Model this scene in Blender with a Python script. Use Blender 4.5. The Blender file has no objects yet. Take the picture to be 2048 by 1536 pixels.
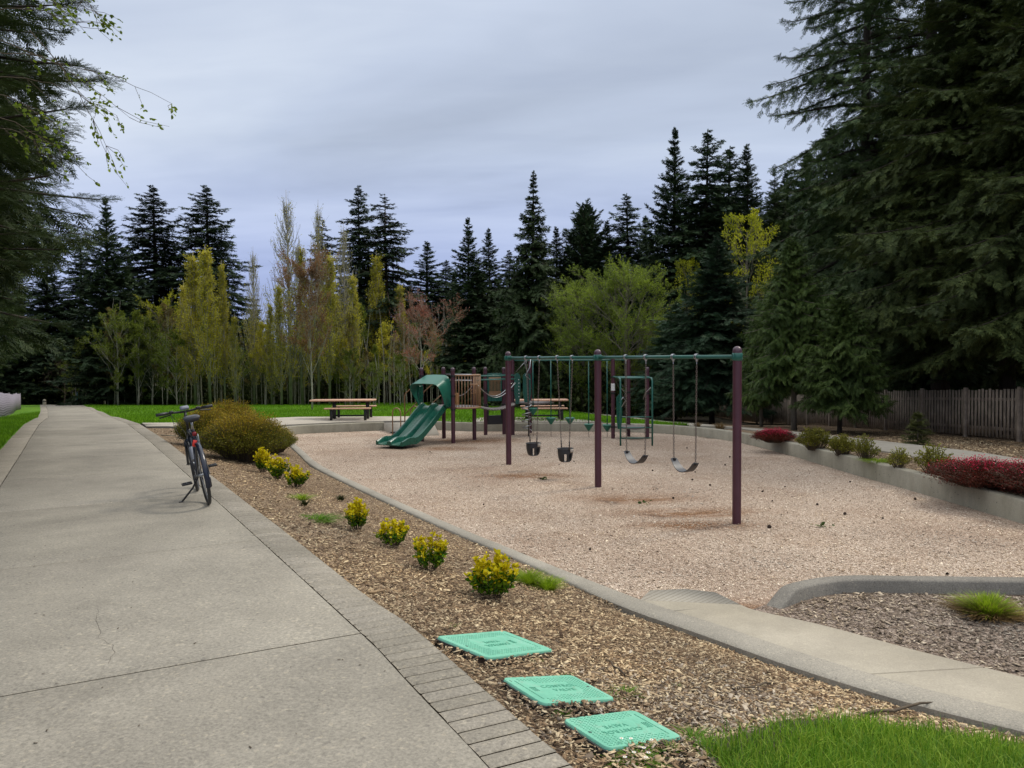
import bpy, math, random
import numpy as np
from mathutils import Vector, Matrix
from mathutils.geometry import delaunay_2d_cdt
PI = math.pi
rng = np.random.default_rng(7)
random.seed(7)
scene = bpy.context.scene
COL = scene.collection

# ------------------------------------------------------------------ camera
CAMZ = 2.4
F = 1540.0
cam_d = bpy.data.cameras.new('camera')
cam = bpy.data.objects.new('camera', cam_d)
COL.objects.link(cam)
cam_d.sensor_width = 36.0
cam_d.lens = F / 2048 * 36
cam_d.clip_end = 3000
cam_d.clip_start = 0.05
ROT = (Matrix.Rotation(math.radians(90 - 1.93), 3, 'X') @ Matrix.Rotation(math.radians(-0.34), 3, 'Z'))
cam.matrix_world = Matrix.Translation((0, 0, CAMZ)) @ ROT.to_4x4()
scene.camera = cam
RN = np.array(ROT)

def ray(px, py):
    d = RN @ np.array([(px - 1024) / F, (768 - py) / F, -1.0])
    return d / d[1]

def PZ(px, py, z):
    """photo pixel -> point of the level plane z"""
    d = ray(px, py)
    t = (z - CAMZ) / d[2]
    return (d[0] * t, d[1] * t)

def PD(px, py, dist):
    """photo pixel -> point at forward distance dist"""
    d = ray(px, py)
    return Vector((d[0] * dist, dist, CAMZ + d[2] * dist))

# ------------------------------------------------------------------ terrain
def interp(v, tab):
    return np.interp(v, [a for a, b in tab], [b for a, b in tab])
FL = [(-30, .75), (10, .74), (17, .63), (22.6, .5), (28, .22), (34.6, -.12), (50, -.78), (68, -1.6), (74, -2.0), (95, -4.2), (200, -14)]
FR = [(-30, .45), (11, .38), (16, .32), (20.8, .08), (25.7, -.15), (42.4, -1.2), (68, -2.4), (74, -2.8), (95, -5), (200, -14)]
WT = [(0, .06), (5, .06), (7.5, .10), (11, .33), (15.6, .32), (21, .22), (26, .16), (40, .16)]     # wall top on the right/rear
def sstep(t):
    t = np.clip(t, 0, 1)
    return t * t * (3 - 2 * t)

# kerb line (outer edge) left side, then rear wall, right wall, front kerb: the play area's boundary
kerb_px = [(1250, 1215), (1100, 1147), (1000, 1103), (905, 1064), (800, 1017), (700, 970), (620, 931)]
KERB = [PZ(x, y, .12) for x, y in kerb_px] + [(-5.35, 19.0), (-6.6, 22.0), (-7.5, 24.6)]
REAR_L = [(-7.55, 25.6), (-5.9, 26.5), (-4.5, 27.0)]
REAR_R = [(-2.8, 27.2), (-1.43, 26.4), (.96, 26.3), (2.5, 26.1), (3.9, 25.8), (5.0, 25.1), (5.9, 24.0), (6.55, 22.2), (6.85, 19.5), (6.95, 15.6), (7.15, 12.65), (7.25, 10.9), (7.3, 9.5), (7.1, 8.4)]
FRONT_PX = [(2048, 1154), (1834, 1152), (1671, 1149), (1581, 1164), (1507, 1190)]
FRONT = [(6.7, 7.75), (5.9, 7.35)] + [PZ(x, y, .24) for x, y in FRONT_PX]
PLAY = KERB + REAR_L + REAR_R + FRONT
PLAY_A = np.array(PLAY)

def in_poly(P, poly):
    P = np.atleast_2d(P); poly = np.asarray(poly)
    x, y = P[:, 0], P[:, 1]
    inside = np.zeros(len(P), bool)
    n = len(poly)
    for i in range(n):
        x0, y0 = poly[i]; x1, y1 = poly[(i + 1) % n]
        if y0 == y1: continue
        c = ((y0 > y) != (y1 > y)) & (x < (x1 - x0) * (y - y0) / (y1 - y0) + x0)
        inside ^= c
    return inside

def dist_line(P, line, closed=False):
    P = np.atleast_2d(P); L = np.asarray(line)
    n = len(L); best = np.full(len(P), 1e9)
    for i in range(n if closed else n - 1):
        a = L[i]; b = L[(i + 1) % n]; ab = b - a
        t = np.clip(((P - a) @ ab) / (ab @ ab), 0, 1)
        best = np.minimum(best, np.linalg.norm(P - (a + t[:, None] * ab), axis=1))
    return best

def wave(x, y):
    return np.sin(x * .9 + 1.3) * np.cos(y * .7 + .4) * .5 + np.sin(x * .31 + y * .43) * .5

# strip and walkway at the near right
STRIP_LO = [(1250, 1215), (1386, 1260), (1523, 1310), (1640, 1349), (1834, 1408), (2048, 1460)]
STRIP_UP = [(1250, 1191), (1351, 1225), (1523, 1271), (1698, 1326), (1873, 1377), (2048, 1421)]
WALK_UP = [(1480, 1209), (1507, 1221), (1640, 1248), (1807, 1295), (1932, 1326), (2048, 1355)]
SLO = [PZ(x, y, .12) for x, y in STRIP_LO]; SUP = [PZ(x, y, .12) for x, y in STRIP_UP]; WUP = [PZ(x, y, .12) for x, y in WALK_UP]
def extend(l, L):
    a = np.array(l[-2]); b = np.array(l[-1]); d = (b - a) / np.linalg.norm(b - a)
    return l + [tuple(b + d * L)]
SLO = extend(SLO, 4); SUP = extend(SUP, 4); WUP = extend(WUP, 4)
NEARZONE = SLO + WUP[::-1]                      # strip + walkway
FRONTBED = WUP + [(8.5, 4.0), (7.6, 8.2)] + FRONT

def TT(x, y):
    x = np.asarray(x, float); y = np.asarray(y, float)
    shp = np.broadcast(x, y).shape
    x = np.broadcast_to(x, shp).ravel(); y = np.broadcast_to(y, shp).ravel()
    w = sstep((x + 4) / 17)
    base = interp(y, FL) * (1 - w) + interp(y, FR) * w
    far = sstep((y - 28) / 10)
    base = base + far * .10 * wave(x * .5, y * .5)
    P = np.stack([x, y], 1)
    dp = dist_line(P, PLAY_A, True)
    ds = dist_line(P, SLO)
    right = sstep((x - 3) / 3) + sstep((y - 23) / 2)
    e = np.where(right > 0, 0, 0) + (.11 * (1 - np.clip(right, 0, 1)) + interp(y, WT) * np.clip(right, 0, 1)) - .02
    z = e + (base - e) * np.clip(dp / 2.7, 0, 1) ** .9
    # bed beside the near strip
    low = in_poly(P, NEARZONE) | in_poly(P, FRONTBED)
    k = np.clip(ds / 2.6, 0, 1) ** .9
    zs = .06 + (base - .06) * k
    z = np.where((y < 8), np.minimum(z, zs), z)
    z = np.where(low & (ds > .03), .10, z)
    return z.reshape(shp)
def T(x, y): return float(TT(x, y))
def floor_z(y): return -.009 * np.maximum(0, np.asarray(y, float) - 14)

def G(px, py):
    """photo pixel -> point of the terrain outside the play area"""
    d = ray(px, py)
    t = np.concatenate([np.arange(2.2, 30, .04), np.arange(30, 160, .15)])
    z = CAMZ + d[2] * t
    g = TT(d[0] * t, t)
    i = np.argmax(z < g)
    if not (z < g).any(): i = len(t) - 1
    return Vector((d[0] * t[i], t[i], g[i]))
def GP(px, py):
    """photo pixel -> point of the play floor"""
    z = 0
    for _ in range(4):
        p = PZ(px, py, z); z = float(floor_z(p[1]))
    return Vector((p[0], p[1], z))

# ------------------------------------------------------------------ mesh collection
class Geo:
    def __init__(s): s.V = []; s.Q = []; s.R = []; s.n = 0; s.mq = []; s.mr = []
    def add(s, V, Q=None, R=None, mi=0):
        V = np.asarray(V, float).reshape(-1, 3)
        if Q is not None and len(Q):
            Q = np.asarray(Q, int).reshape(-1, 4); s.Q.append(Q + s.n); s.mq.append(np.full(len(Q), mi))
        if R is not None and len(R):
            R = np.asarray(R, int).reshape(-1, 3); s.R.append(R + s.n); s.mr.append(np.full(len(R), mi))
        s.V.append(V); s.n += len(V)
    def inst(s, tpl, M, Tr, mi=0):
        V, Q, R = tpl
        n = len(Tr)
        if n == 0: return
        W = np.einsum('nij,vj->nvi', M, V) + Tr[:, None, :]
        off = (np.arange(n) * len(V))[:, None, None]
        q = (Q[None] + off).reshape(-1, 4) if len(Q) else None
        r = (R[None] + off).reshape(-1, 3) if len(R) else None
        s.add(W.reshape(-1, 3), q, r, mi)
    def mesh(s, name, mats, smooth=False):
        me = bpy.data.meshes.new(name)
        V = np.concatenate(s.V) if s.V else np.zeros((0, 3))
        Q = np.concatenate(s.Q) if s.Q else np.zeros((0, 4), int)
        R = np.concatenate(s.R) if s.R else np.zeros((0, 3), int)
        me.vertices.add(len(V)); me.vertices.foreach_set('co', V.astype(np.float32).ravel())
        nl = len(Q) * 4 + len(R) * 3
        me.loops.add(nl); me.loops.foreach_set('vertex_index', np.concatenate([Q.ravel(), R.ravel()]).astype(np.int32))
        me.polygons.add(len(Q) + len(R))
        st = np.concatenate([np.arange(len(Q)) * 4, len(Q) * 4 + np.arange(len(R)) * 3]).astype(np.int32)
        me.polygons.foreach_set('loop_start', st)
        mi = np.concatenate(s.mq + s.mr) if (s.mq or s.mr) else np.zeros(0)
        if not isinstance(mats, (list, tuple)): mats = [mats]
        for m in mats: me.materials.append(m)
        me.polygons.foreach_set('material_index', mi.astype(np.int32))
        if smooth: me.polygons.foreach_set('use_smooth', np.ones(len(mi), bool))
        me.update(calc_edges=True); me.validate()
        return me
    def obj(s, name, mats, parent=None, smooth=False, loc=None, auto=None):
        me = s.mesh(name, mats, smooth or auto is not None)
        if auto is not None:
            try: me.set_sharp_from_angle(angle=math.radians(auto))
            except Exception: pass
        o = bpy.data.objects.new(name, me); COL.objects.link(o)
        if parent is not None: o.parent = parent
        if loc is not None: o.location = loc
        return o
    # primitives
    def box(s, c, size, R=None, mi=0, bev=0.0):
        c = np.array(c, float); h = np.array(size, float) / 2
        R = np.eye(3) if R is None else np.array(R)
        b = min(bev, h.min() * .9)
        if b <= 0:
            V = np.array([[x, y, z] for x in (-1, 1) for y in (-1, 1) for z in (-1, 1)]) * h
            Q = [[0, 1, 3, 2], [4, 6, 7, 5], [0, 4, 5, 1], [2, 3, 7, 6], [0, 2, 6, 4], [1, 5, 7, 3]]
            s.add(V @ R.T + c, Q, None, mi); return
        # chamfered box: 24 verts
        V = []; idx = {}
        for sx in (-1, 1):
            for sy in (-1, 1):
                for sz in (-1, 1):
                    for ax in range(3):
                        p = np.array([sx, sy, sz]) * (h - b); p[ax] += (sx, sy, sz)[ax] * b
                        idx[(sx, sy, sz, ax)] = len(V); V.append(p)
        Q = []; R3 = []
        for ax in range(3):
            o1, o2 = [(1, 2), (2, 0), (0, 1)][ax]
            for sg in (-1, 1):
                f = []
                for a, b2 in ((-1, -1), (1, -1), (1, 1), (-1, 1)):
                    k = [0, 0, 0]; k[ax] = sg; k[o1] = a; k[o2] = b2
                    f.append(idx[(*k, ax)])
                Q.append(f if sg > 0 else f[::-1])
        for ax in range(3):       # edges along ax
            o1, o2 = [(1, 2), (2, 0), (0, 1)][ax]
            for a in (-1, 1):
                for b2 in (-1, 1):
                    k0 = [0, 0, 0]; k1 = [0, 0, 0]
                    k0[ax] = -1; k1[ax] = 1; k0[o1] = k1[o1] = a; k0[o2] = k1[o2] = b2
                    f = [idx[(*k0, o1)], idx[(*k1, o1)], idx[(*k1, o2)], idx[(*k0, o2)]]
                    Q.append(f if a * b2 < 0 else f[::-1])
        for sx in (-1, 1):
            for sy in (-1, 1):
                for sz in (-1, 1):
                    f = [idx[(sx, sy, sz, a)] for a in range(3)]
                    R3.append(f if sx * sy * sz > 0 else f[::-1])
        s.add(np.array(V) @ R.T + c, Q, R3, mi)
    def tube(s, pts, rad, sides=8, mi=0, cap=True, closed=False):
        P = np.array([tuple(p) for p in pts], float); n = len(P)
        rad = np.broadcast_to(np.asarray(rad, float), (n,))
        if closed: tan = np.roll(P, -1, 0) - np.roll(P, 1, 0)
        else:
            tan = np.empty_like(P); tan[1:-1] = P[2:] - P[:-2]; tan[0] = P[1] - P[0]; tan[-1] = P[-1] - P[-2]
        tan /= (np.linalg.norm(tan, axis=1)[:, None] + 1e-12)
        up = np.array([0, 0, 1.0]) if abs(tan[0][2]) < .9 else np.array([1.0, 0, 0])
        a = np.cross(tan[0], up); a /= np.linalg.norm(a)
        A = np.empty_like(P); A[0] = a
        for i in range(1, n):
            a = a - tan[i] * (a @ tan[i]); a /= (np.linalg.norm(a) + 1e-12); A[i] = a
        B = np.cross(tan, A)
        th = np.arange(sides) * 2 * PI / sides
        V = P[:, None, :] + rad[:, None, None] * (np.cos(th)[None, :, None] * A[:, None, :] + np.sin(th)[None, :, None] * B[:, None, :])
        i = np.arange(n if closed else n - 1)[:, None]; j = np.arange(sides)[None, :]
        i2 = (i + 1) % n; j2 = (j + 1) % sides
        Q = np.stack([i * sides + j, i * sides + j2, i2 * sides + j2, i2 * sides + j], -1).reshape(-1, 4)
        V = V.reshape(-1, 3); R = []
        if cap and not closed:
            V = np.concatenate([V, P[:1], P[-1:]]); c0 = n * sides; c1 = c0 + 1
            for k in range(sides):
                R.append([c0, (k + 1) % sides, k]); R.append([c1, (n - 1) * sides + k, (n - 1) * sides + (k + 1) % sides])
        s.add(V, Q, R, mi)
    def lathe(s, prof, c=(0, 0, 0), sides=16, R=None, mi=0):
        prof = np.array(prof, float); n = len(prof); th = np.arange(sides) * 2 * PI / sides
        V = np.stack([prof[:, 0][:, None] * np.cos(th), prof[:, 0][:, None] * np.sin(th), np.repeat(prof[:, 1][:, None], sides, 1)], -1).reshape(-1, 3)
        i = np.arange(n - 1)[:, None]; j = np.arange(sides)[None, :]; j2 = (j + 1) % sides
        Q = np.stack([i * sides + j, i * sides + j2, (i + 1) * sides + j2, (i + 1) * sides + j], -1).reshape(-1, 4)
        R0 = np.eye(3) if R is None else np.array(R)
        s.add(V @ R0.T + np.array(c, float), Q, None, mi)
    def prism(s, poly, z0, z1, M=None, mi=0):
        """polygon in local xy, extruded z0..z1, optional 4x4"""
        poly = [tuple(p) for p in poly]; n = len(poly)
        r = delaunay_2d_cdt([Vector(p) for p in poly], [], [list(range(n))], 1, 1e-7)
        vs = r[0]; fs = r[2]
        v2 = np.array([(v.x, v.y) for v in vs]); m = len(v2)
        V = np.concatenate([np.c_[v2, np.full(m, z0)], np.c_[v2, np.full(m, z1)]])
        R = []
        for f in fs: R.append([f[0], f[2], f[1]]); R.append([f[0] + m, f[1] + m, f[2] + m])
        V = np.concatenate([V, np.c_[np.array(poly), np.full(n, z0)], np.c_[np.array(poly), np.full(n, z1)]])
        Q = [[2 * m + k, 2 * m + (k + 1) % n, 2 * m + n + (k + 1) % n, 2 * m + n + k] for k in range(n)]
        if M is not None:
            M = np.array(M); V = V @ M[:3, :3].T + M[:3, 3]
        s.add(V, Q, R, mi)

def frames(a, nrm):
    """matrices with columns a (unit), b, n; arrays (n,3)"""
    a = a / np.linalg.norm(a, axis=1)[:, None]
    b = np.cross(nrm, a); b /= (np.linalg.norm(b, axis=1)[:, None] + 1e-9)
    n = np.cross(a, b)
    return np.stack([a, b, n], -1)

# ------------------------------------------------------------------ tagging
def tag(o, label=None, cat=None, group=None, kind=None):
    if label: o['label'] = label
    if cat: o['category'] = cat
    if group: o['group'] = group
    if kind: o['kind'] = kind
    return o
def thing(name, label, cat, loc=(0, 0, 0), rotz=0, group=None):
    o = bpy.data.objects.new(name, None); COL.objects.link(o)
    o.empty_display_size = .2
    o.location = loc; o.rotation_euler = (0, 0, rotz)
    return tag(o, label, cat, group)
def copy_tree(o, parent=None):
    c = o.copy(); COL.objects.link(c)
    if parent is not None:
        c.parent = parent; c.matrix_parent_inverse = o.matrix_parent_inverse.copy()
    for ch in [x for x in o.children]: copy_tree(ch, c)
    return c

# ------------------------------------------------------------------ materials
def new_mat(name):
    m = bpy.data.materials.new(name); m.use_nodes = True
    nt = m.node_tree; nt.nodes.clear()
    out = nt.nodes.new('ShaderNodeOutputMaterial'); b = nt.nodes.new('ShaderNodeBsdfPrincipled')
    nt.links.new(b.outputs[0], out.inputs[0])
    return m, nt, b, out
def N(nt, typ, **kw):
    n = nt.nodes.new('ShaderNode' + typ)
    for k, v in kw.items():
        if k in n.inputs: n.inputs[k].default_value = v
        else: setattr(n, k, v)
    return n
def L(nt, a, b): nt.links.new(a, b)
def rgba(c): return (c[0], c[1], c[2], 1)
def ramp(nt, fac, stops, interp='LINEAR'):
    r = nt.nodes.new('ShaderNodeValToRGB'); r.color_ramp.interpolation = interp
    els = r.color_ramp.elements
    while len(els) < len(stops): els.new(.5)
    for e, (p, c) in zip(els, stops): e.position = p; e.color = rgba(c)
    L(nt, fac, r.inputs[0]); return r.outputs[0]
def mixc(nt, fac, a, b, typ='MIX'):
    m = nt.nodes.new('ShaderNodeMix'); m.data_type = 'RGBA'; m.blend_type = typ
    for sock, v in ((m.inputs[0], fac), (m.inputs[6], a), (m.inputs[7], b)):
        if hasattr(v, 'is_linked') or hasattr(v, 'links'): L(nt, v, sock)
        elif isinstance(v, (int, float)): sock.default_value = v
        else: sock.default_value = rgba(v)
    return m.outputs[2]
def noise(nt, scale, detail=4, rough=.6, coords=None, dist=0):
    n = N(nt, 'TexNoise'); n.inputs['Scale'].default_value = scale; n.inputs['Detail'].default_value = detail
    n.inputs['Roughness'].default_value = rough; n.inputs['Distortion'].default_value = dist
    if coords is not None: L(nt, coords, n.inputs['Vector'])
    return n.outputs['Fac']
def coords(nt, kind='Object', scale=None, rot=None):
    t = N(nt, 'TexCoord')
    if scale is None and rot is None: return t.outputs[kind]
    m = N(nt, 'Mapping'); L(nt, t.outputs[kind], m.inputs['Vector'])
    if scale: m.inputs['Scale'].default_value = scale
    if rot: m.inputs['Rotation'].default_value = rot
    return m.outputs[0]
def bump(nt, b, h, strength=.5, dist=.01, prev=None):
    n = N(nt, 'Bump'); n.inputs['Strength'].default_value = strength; n.inputs['Distance'].default_value = dist
    L(nt, h, n.inputs['Height'])
    if prev is not None: L(nt, prev, n.inputs['Normal'])
    L(nt, n.outputs[0], b.inputs['Normal']); return n.outputs[0]

def simple(name, col, rough=.5, metal=0, var=.15, nscale=8, bmp=0, spec=.5):
    m, nt, b, out = new_mat(name)
    co = coords(nt)
    f = noise(nt, nscale, 5, .65, co)
    c2 = tuple(min(1, v * (1 + var)) for v in col); c1 = tuple(v * (1 - var) for v in col)
    L(nt, ramp(nt, f, [(.3, c1), (.7, c2)]), b.inputs['Base Color'])
    b.inputs['Roughness'].default_value = rough; b.inputs['Metallic'].default_value = metal
    b.inputs['Specular IOR Level'].default_value = spec
    r = N(nt, 'MapRange'); L(nt, f, r.inputs[0]); r.inputs[3].default_value = max(0, rough - .12); r.inputs[4].default_value = min(1, rough + .12)
    L(nt, r.outputs[0], b.inputs['Roughness'])
    if bmp: bump(nt, b, noise(nt, nscale * 12, 3, .6, co), bmp, .004)
    return m

def foliage(name, c1, c2, c3=None, rough=.55, trans=.25, objvar=.25):
    """leaf material: colour differs leaf by leaf and plant by plant"""
    m, nt, b, out = new_mat(name)
    g = N(nt, 'NewGeometry'); oi = N(nt, 'ObjectInfo')
    c3 = c3 or tuple((x + y) / 2 for x, y in zip(c1, c2))
    col = ramp(nt, g.outputs['Random Per Island'], [(0, c1), (.5, c3), (1, c2)])
    f = noise(nt, .55, 3, .6, coords(nt))
    col = mixc(nt, 1.0, col, ramp(nt, f, [(.3, (.62, .66, .7)), (.7, (1.3, 1.25, 1.1))]), 'MULTIPLY')
    mr = N(nt, 'MapRange'); L(nt, oi.outputs['Random'], mr.inputs[0]); mr.inputs[3].default_value = 1 - objvar; mr.inputs[4].default_value = 1 + objvar
    hs = N(nt, 'HueSaturation'); L(nt, mr.outputs[0], hs.inputs['Value']); L(nt, col, hs.inputs['Color'])
    L(nt, hs.outputs[0], b.inputs['Base Color'])
    b.inputs['Roughness'].default_value = rough; b.inputs['Specular IOR Level'].default_value = .12
    if trans > 0:
        tr = N(nt, 'BsdfTranslucent'); L(nt, hs.outputs[0], tr.inputs['Color'])
        mx = N(nt, 'MixShader'); mx.inputs[0].default_value = trans
        L(nt, b.outputs[0], mx.inputs[1]); L(nt, tr.outputs[0], mx.inputs[2]); L(nt, mx.outputs[0], out.inputs[0])
    return m

def bark(name, c1, c2, scale=6):
    m, nt, b, out = new_mat(name)
    co = coords(nt, 'Object', (1, 1, .25))
    f = noise(nt, scale, 6, .7, co)
    L(nt, ramp(nt, f, [(.3, c1), (.7, c2)]), b.inputs['Base Color'])
    b.inputs['Roughness'].default_value = .9
    bump(nt, b, f, .7, .03)
    return m

def concrete(name, c1, c2, speck=.5, fine=220, stain=1.0, lich=None, holes=False):
    m, nt, b, out = new_mat(name)
    co = coords(nt)
    big = noise(nt, .55, 5, .6, co, .4)
    col = ramp(nt, big, [(.32, c1), (.68, c2)])
    st = noise(nt, 1.3, 8, .72, coords(nt, 'Object', (1, 1.15, 1)), .25)
    col = mixc(nt, 1.0, col, ramp(nt, st, [(.30, (1 - .30 * stain,) * 3), (.56, (1, 1, 1)), (.8, (1.07, 1.06, 1.04))]), 'MULTIPLY')
    fn = noise(nt, fine * .35, 4, .8, co)
    col = mixc(nt, 1.0, col, ramp(nt, fn, [(.3, (1 - speck * .5,) * 3), (.7, (1 + speck * .35,) * 3)]), 'MULTIPLY')
    v = N(nt, 'TexVoronoi'); v.inputs['Scale'].default_value = fine * .32; L(nt, co, v.inputs['Vector'])
    vm = ramp(nt, v.outputs['Color'], [(.0, (.55, .55, .58)), (.16, (.9, .9, .9)), (.78, (1, 1, 1)), (.93, (1.3, 1.27, 1.2))])
    col = mixc(nt, speck, col, mixc(nt, 1.0, col, vm, 'MULTIPLY'))
    gi = N(nt, 'NewGeometry'); col = mixc(nt, 1.0, col, ramp(nt, gi.outputs['Random Per Island'], [(0, (.90, .90, .89)), (1, (1.07, 1.07, 1.08))]), 'MULTIPLY')
    h = fn
    if holes:
        v2 = N(nt, 'TexVoronoi'); v2.inputs['Scale'].default_value = 9; L(nt, co, v2.inputs['Vector'])
        hm = ramp(nt, v2.outputs['Distance'], [(.05, (.25, .25, .25)), (.11, (1, 1, 1))])
        col = mixc(nt, 1.0, col, hm, 'MULTIPLY')
        vs = noise(nt, 3.0, 5, .7, coords(nt, 'Object', (1, 1, .3)))
        col = mixc(nt, 1.0, col, ramp(nt, vs, [(.3, (.78, .76, .73)), (.55, (1, 1, 1)), (.75, (1.1, 1.09, 1.06))]), 'MULTIPLY')
    L(nt, col, b.inputs['Base Color'])
    b.inputs['Roughness'].default_value = .88; b.inputs['Specular IOR Level'].default_value = .25
    bump(nt, b, h, .45, .006)
    return m

def chips(name, cols, dark, scale, big=None, stretch=(1, 1, 1), patch=None):
    """wood chip litter: randomly turned flat shards"""
    m, nt, b, out = new_mat(name)
    co = coords(nt)
    w = N(nt, 'TexNoise'); w.inputs['Scale'].default_value = scale * .7; L(nt, co, w.inputs['Vector'])
    mp = N(nt, 'Vectormath' if False else 'VectorMath', operation='MULTIPLY_ADD')
    L(nt, w.outputs['Color'], mp.inputs[0]); mp.inputs[1].default_value = (1.4 / scale,) * 3; L(nt, co, mp.inputs[2])
    st = N(nt, 'Mapping'); L(nt, mp.outputs[0], st.inputs['Vector']); st.inputs['Scale'].default_value = stretch
    v = N(nt, 'TexVoronoi'); v.inputs['Scale'].default_value = scale; L(nt, st.outputs[0], v.inputs['Vector'])
    col = ramp(nt, v.outputs['Color'], [(i / (len(cols) - 1), c) for i, c in enumerate(cols)])
    e = N(nt, 'TexVoronoi', feature='DISTANCE_TO_EDGE'); e.inputs['Scale'].default_value = scale; L(nt, st.outputs[0], e.inputs['Vector'])
    col = mixc(nt, ramp(nt, e.outputs['Distance'], [(.02, (1, 1, 1)), (.12, (0, 0, 0))]), col, dark)
    bg = noise(nt, .35, 5, .6, co, .5)
    col = mixc(nt, 1.0, col, ramp(nt, bg, [(.3, (.82, .76, .72)), (.7, (1.1, 1.1, 1.1))]), 'MULTIPLY')
    fn = noise(nt, scale * 2.2, 3, .7, co)
    col = mixc(nt, 1.0, col, ramp(nt, fn, [(.3, (.75,) * 3), (.7, (1.2,) * 3)]), 'MULTIPLY')
    if patch is not None: col = patch(nt, co, col)
    L(nt, col, b.inputs['Base Color'])
    b.inputs['Roughness'].default_value = .9; b.inputs['Specular IOR Level'].default_value = .2
    n1 = bump(nt, b, e.outputs['Distance'], .8, .5 / scale)
    bump(nt, b, fn, .5, .006, n1)
    return m

M = {}
M['path'] = concrete('path_concrete', (.235, .216, .178), (.335, .308, .253), .75, 170, .6)
M['brick'] = concrete('border_concrete', (.24, .218, .175), (.31, .28, .228), .8, 180, .6)
M['walk'] = concrete('walk_concrete', (.34, .305, .235), (.41, .37, .295), .35, 240, .7)
M['strip'] = concrete('kerb_concrete', (.28, .257, .21), (.35, .322, .265), .75, 230, .7)
M['wall'] = concrete('wall_concrete', (.27, .25, .19), (.34, .315, .25), .35, 200, .5, holes=True)
M['pad'] = concrete('pad_concrete', (.35, .315, .26), (.41, .375, .31), .2, 200, .5)
def swing_patch(nt, co, col):
    """scuffed, damp, redder hollows worn under the swings"""
    geo = N(nt, 'NewGeometry')
    tot = None
    for (cx, cy, rx, ry) in ((2.75, 11.9, 1.15, .38), (2.1, 13.1, 1.1, .42), (2.6, 10.9, .9, .3), (-1.9, 20.9, 1.2, .5), (.3, 15.6, .9, .4), (-1.2, 23.2, 1.4, .9), (1.65, 7.3, 1.2, .3)):
        mp = N(nt, 'Mapping', vector_type='POINT'); L(nt, geo.outputs['Position'], mp.inputs['Vector'])
        mp.inputs['Scale'].default_value = (1 / rx, 1 / ry, 0); mp.inputs['Location'].default_value = (-cx / rx, -cy / ry, 0)
        ln = N(nt, 'VectorMath', operation='LENGTH'); L(nt, mp.outputs[0], ln.inputs[0])
        mr = N(nt, 'MapRange', interpolation_type='SMOOTHSTEP'); L(nt, ln.outputs['Value'], mr.inputs[0]); mr.inputs[1].default_value = 1.7; mr.inputs[2].default_value = .1
        if tot is None: tot = mr.outputs[0]
        else:
            mx = N(nt, 'Math', operation='MAXIMUM'); L(nt, tot, mx.inputs[0]); L(nt, mr.outputs[0], mx.inputs[1]); tot = mx.outputs[0]
    f = noise(nt, 2.2, 6, .75, coords(nt, 'Object', (1, 2.2, 1)), .6)
    m2 = N(nt, 'MapRange'); L(nt, f, m2.inputs[0]); m2.inputs[1].default_value = .30; m2.inputs[2].default_value = .55
    mm = N(nt, 'Math', operation='MULTIPLY'); L(nt, tot, mm.inputs[0]); L(nt, m2.outputs[0], mm.inputs[1])
    gen = noise(nt, .8, 6, .7, co, .8)
    g2 = N(nt, 'MapRange'); L(nt, gen, g2.inputs[0]); g2.inputs[1].default_value = .52; g2.inputs[2].default_value = .75; g2.inputs[4].default_value = .5
    ad = N(nt, 'Math', operation='ADD', use_clamp=True); L(nt, mm.outputs[0], ad.inputs[0]); L(nt, g2.outputs[0], ad.inputs[1])
    return mixc(nt, ad.outputs[0], col, mixc(nt, 1.0, col, (.50, .34, .22), 'MULTIPLY'))
M['play'] = chips('play_chips', [(.22, .158, .11), (.41, .317, .24), (.58, .475, .372), (.45, .35, .272), (.76, .655, .54), (.31, .215, .15)], (.10, .07, .05), 46, patch=swing_patch)
M['mulch'] = chips('mulch_chips', [(.09, .065, .045), (.24, .17, .10), (.40, .30, .19), (.17, .115, .075), (.50, .40, .27)], (.05, .033, .022), 30)
M['mulch_grey'] = chips('mulch_grey_chips', [(.13, .10, .08), (.22, .17, .13), (.36, .30, .25), (.18, .135, .10), (.44, .38, .32)], (.05, .037, .03), 34)
def lawn_mat():
    m, nt, b, out = new_mat('lawn_green')
    co = coords(nt)
    f = noise(nt, 35, 5, .8, coords(nt, 'Object', (1, .45, 1)))
    g = noise(nt, .5, 4, .6, co, .6)
    c = ramp(nt, f, [(.25, (.035, .09, .007)), (.5, (.085, .19, .011)), (.78, (.17, .31, .024))])
    c = mixc(nt, 1.0, c, ramp(nt, g, [(.3, (.7, .8, .75)), (.7, (1.2, 1.12, 1.0))]), 'MULTIPLY')
    L(nt, c, b.inputs['Base Color']); b.inputs['Roughness'].default_value = .9; b.inputs['Specular IOR Level'].default_value = .15
    bump(nt, b, f, .9, .04)
    return m
M['lawn'] = lawn_mat()
def soil():
    m, nt, b, out = new_mat('forest_floor')
    co = coords(nt); f = noise(nt, 4, 8, .75, co)
    L(nt, ramp(nt, f, [(.3, (.02, .016, .01)), (.55, (.05, .04, .022)), (.75, (.10, .075, .045))]), b.inputs['Base Color'])
    b.inputs['Roughness'].default_value = 1; bump(nt, b, f, .8, .05); return m
M['soil'] = soil()

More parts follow.
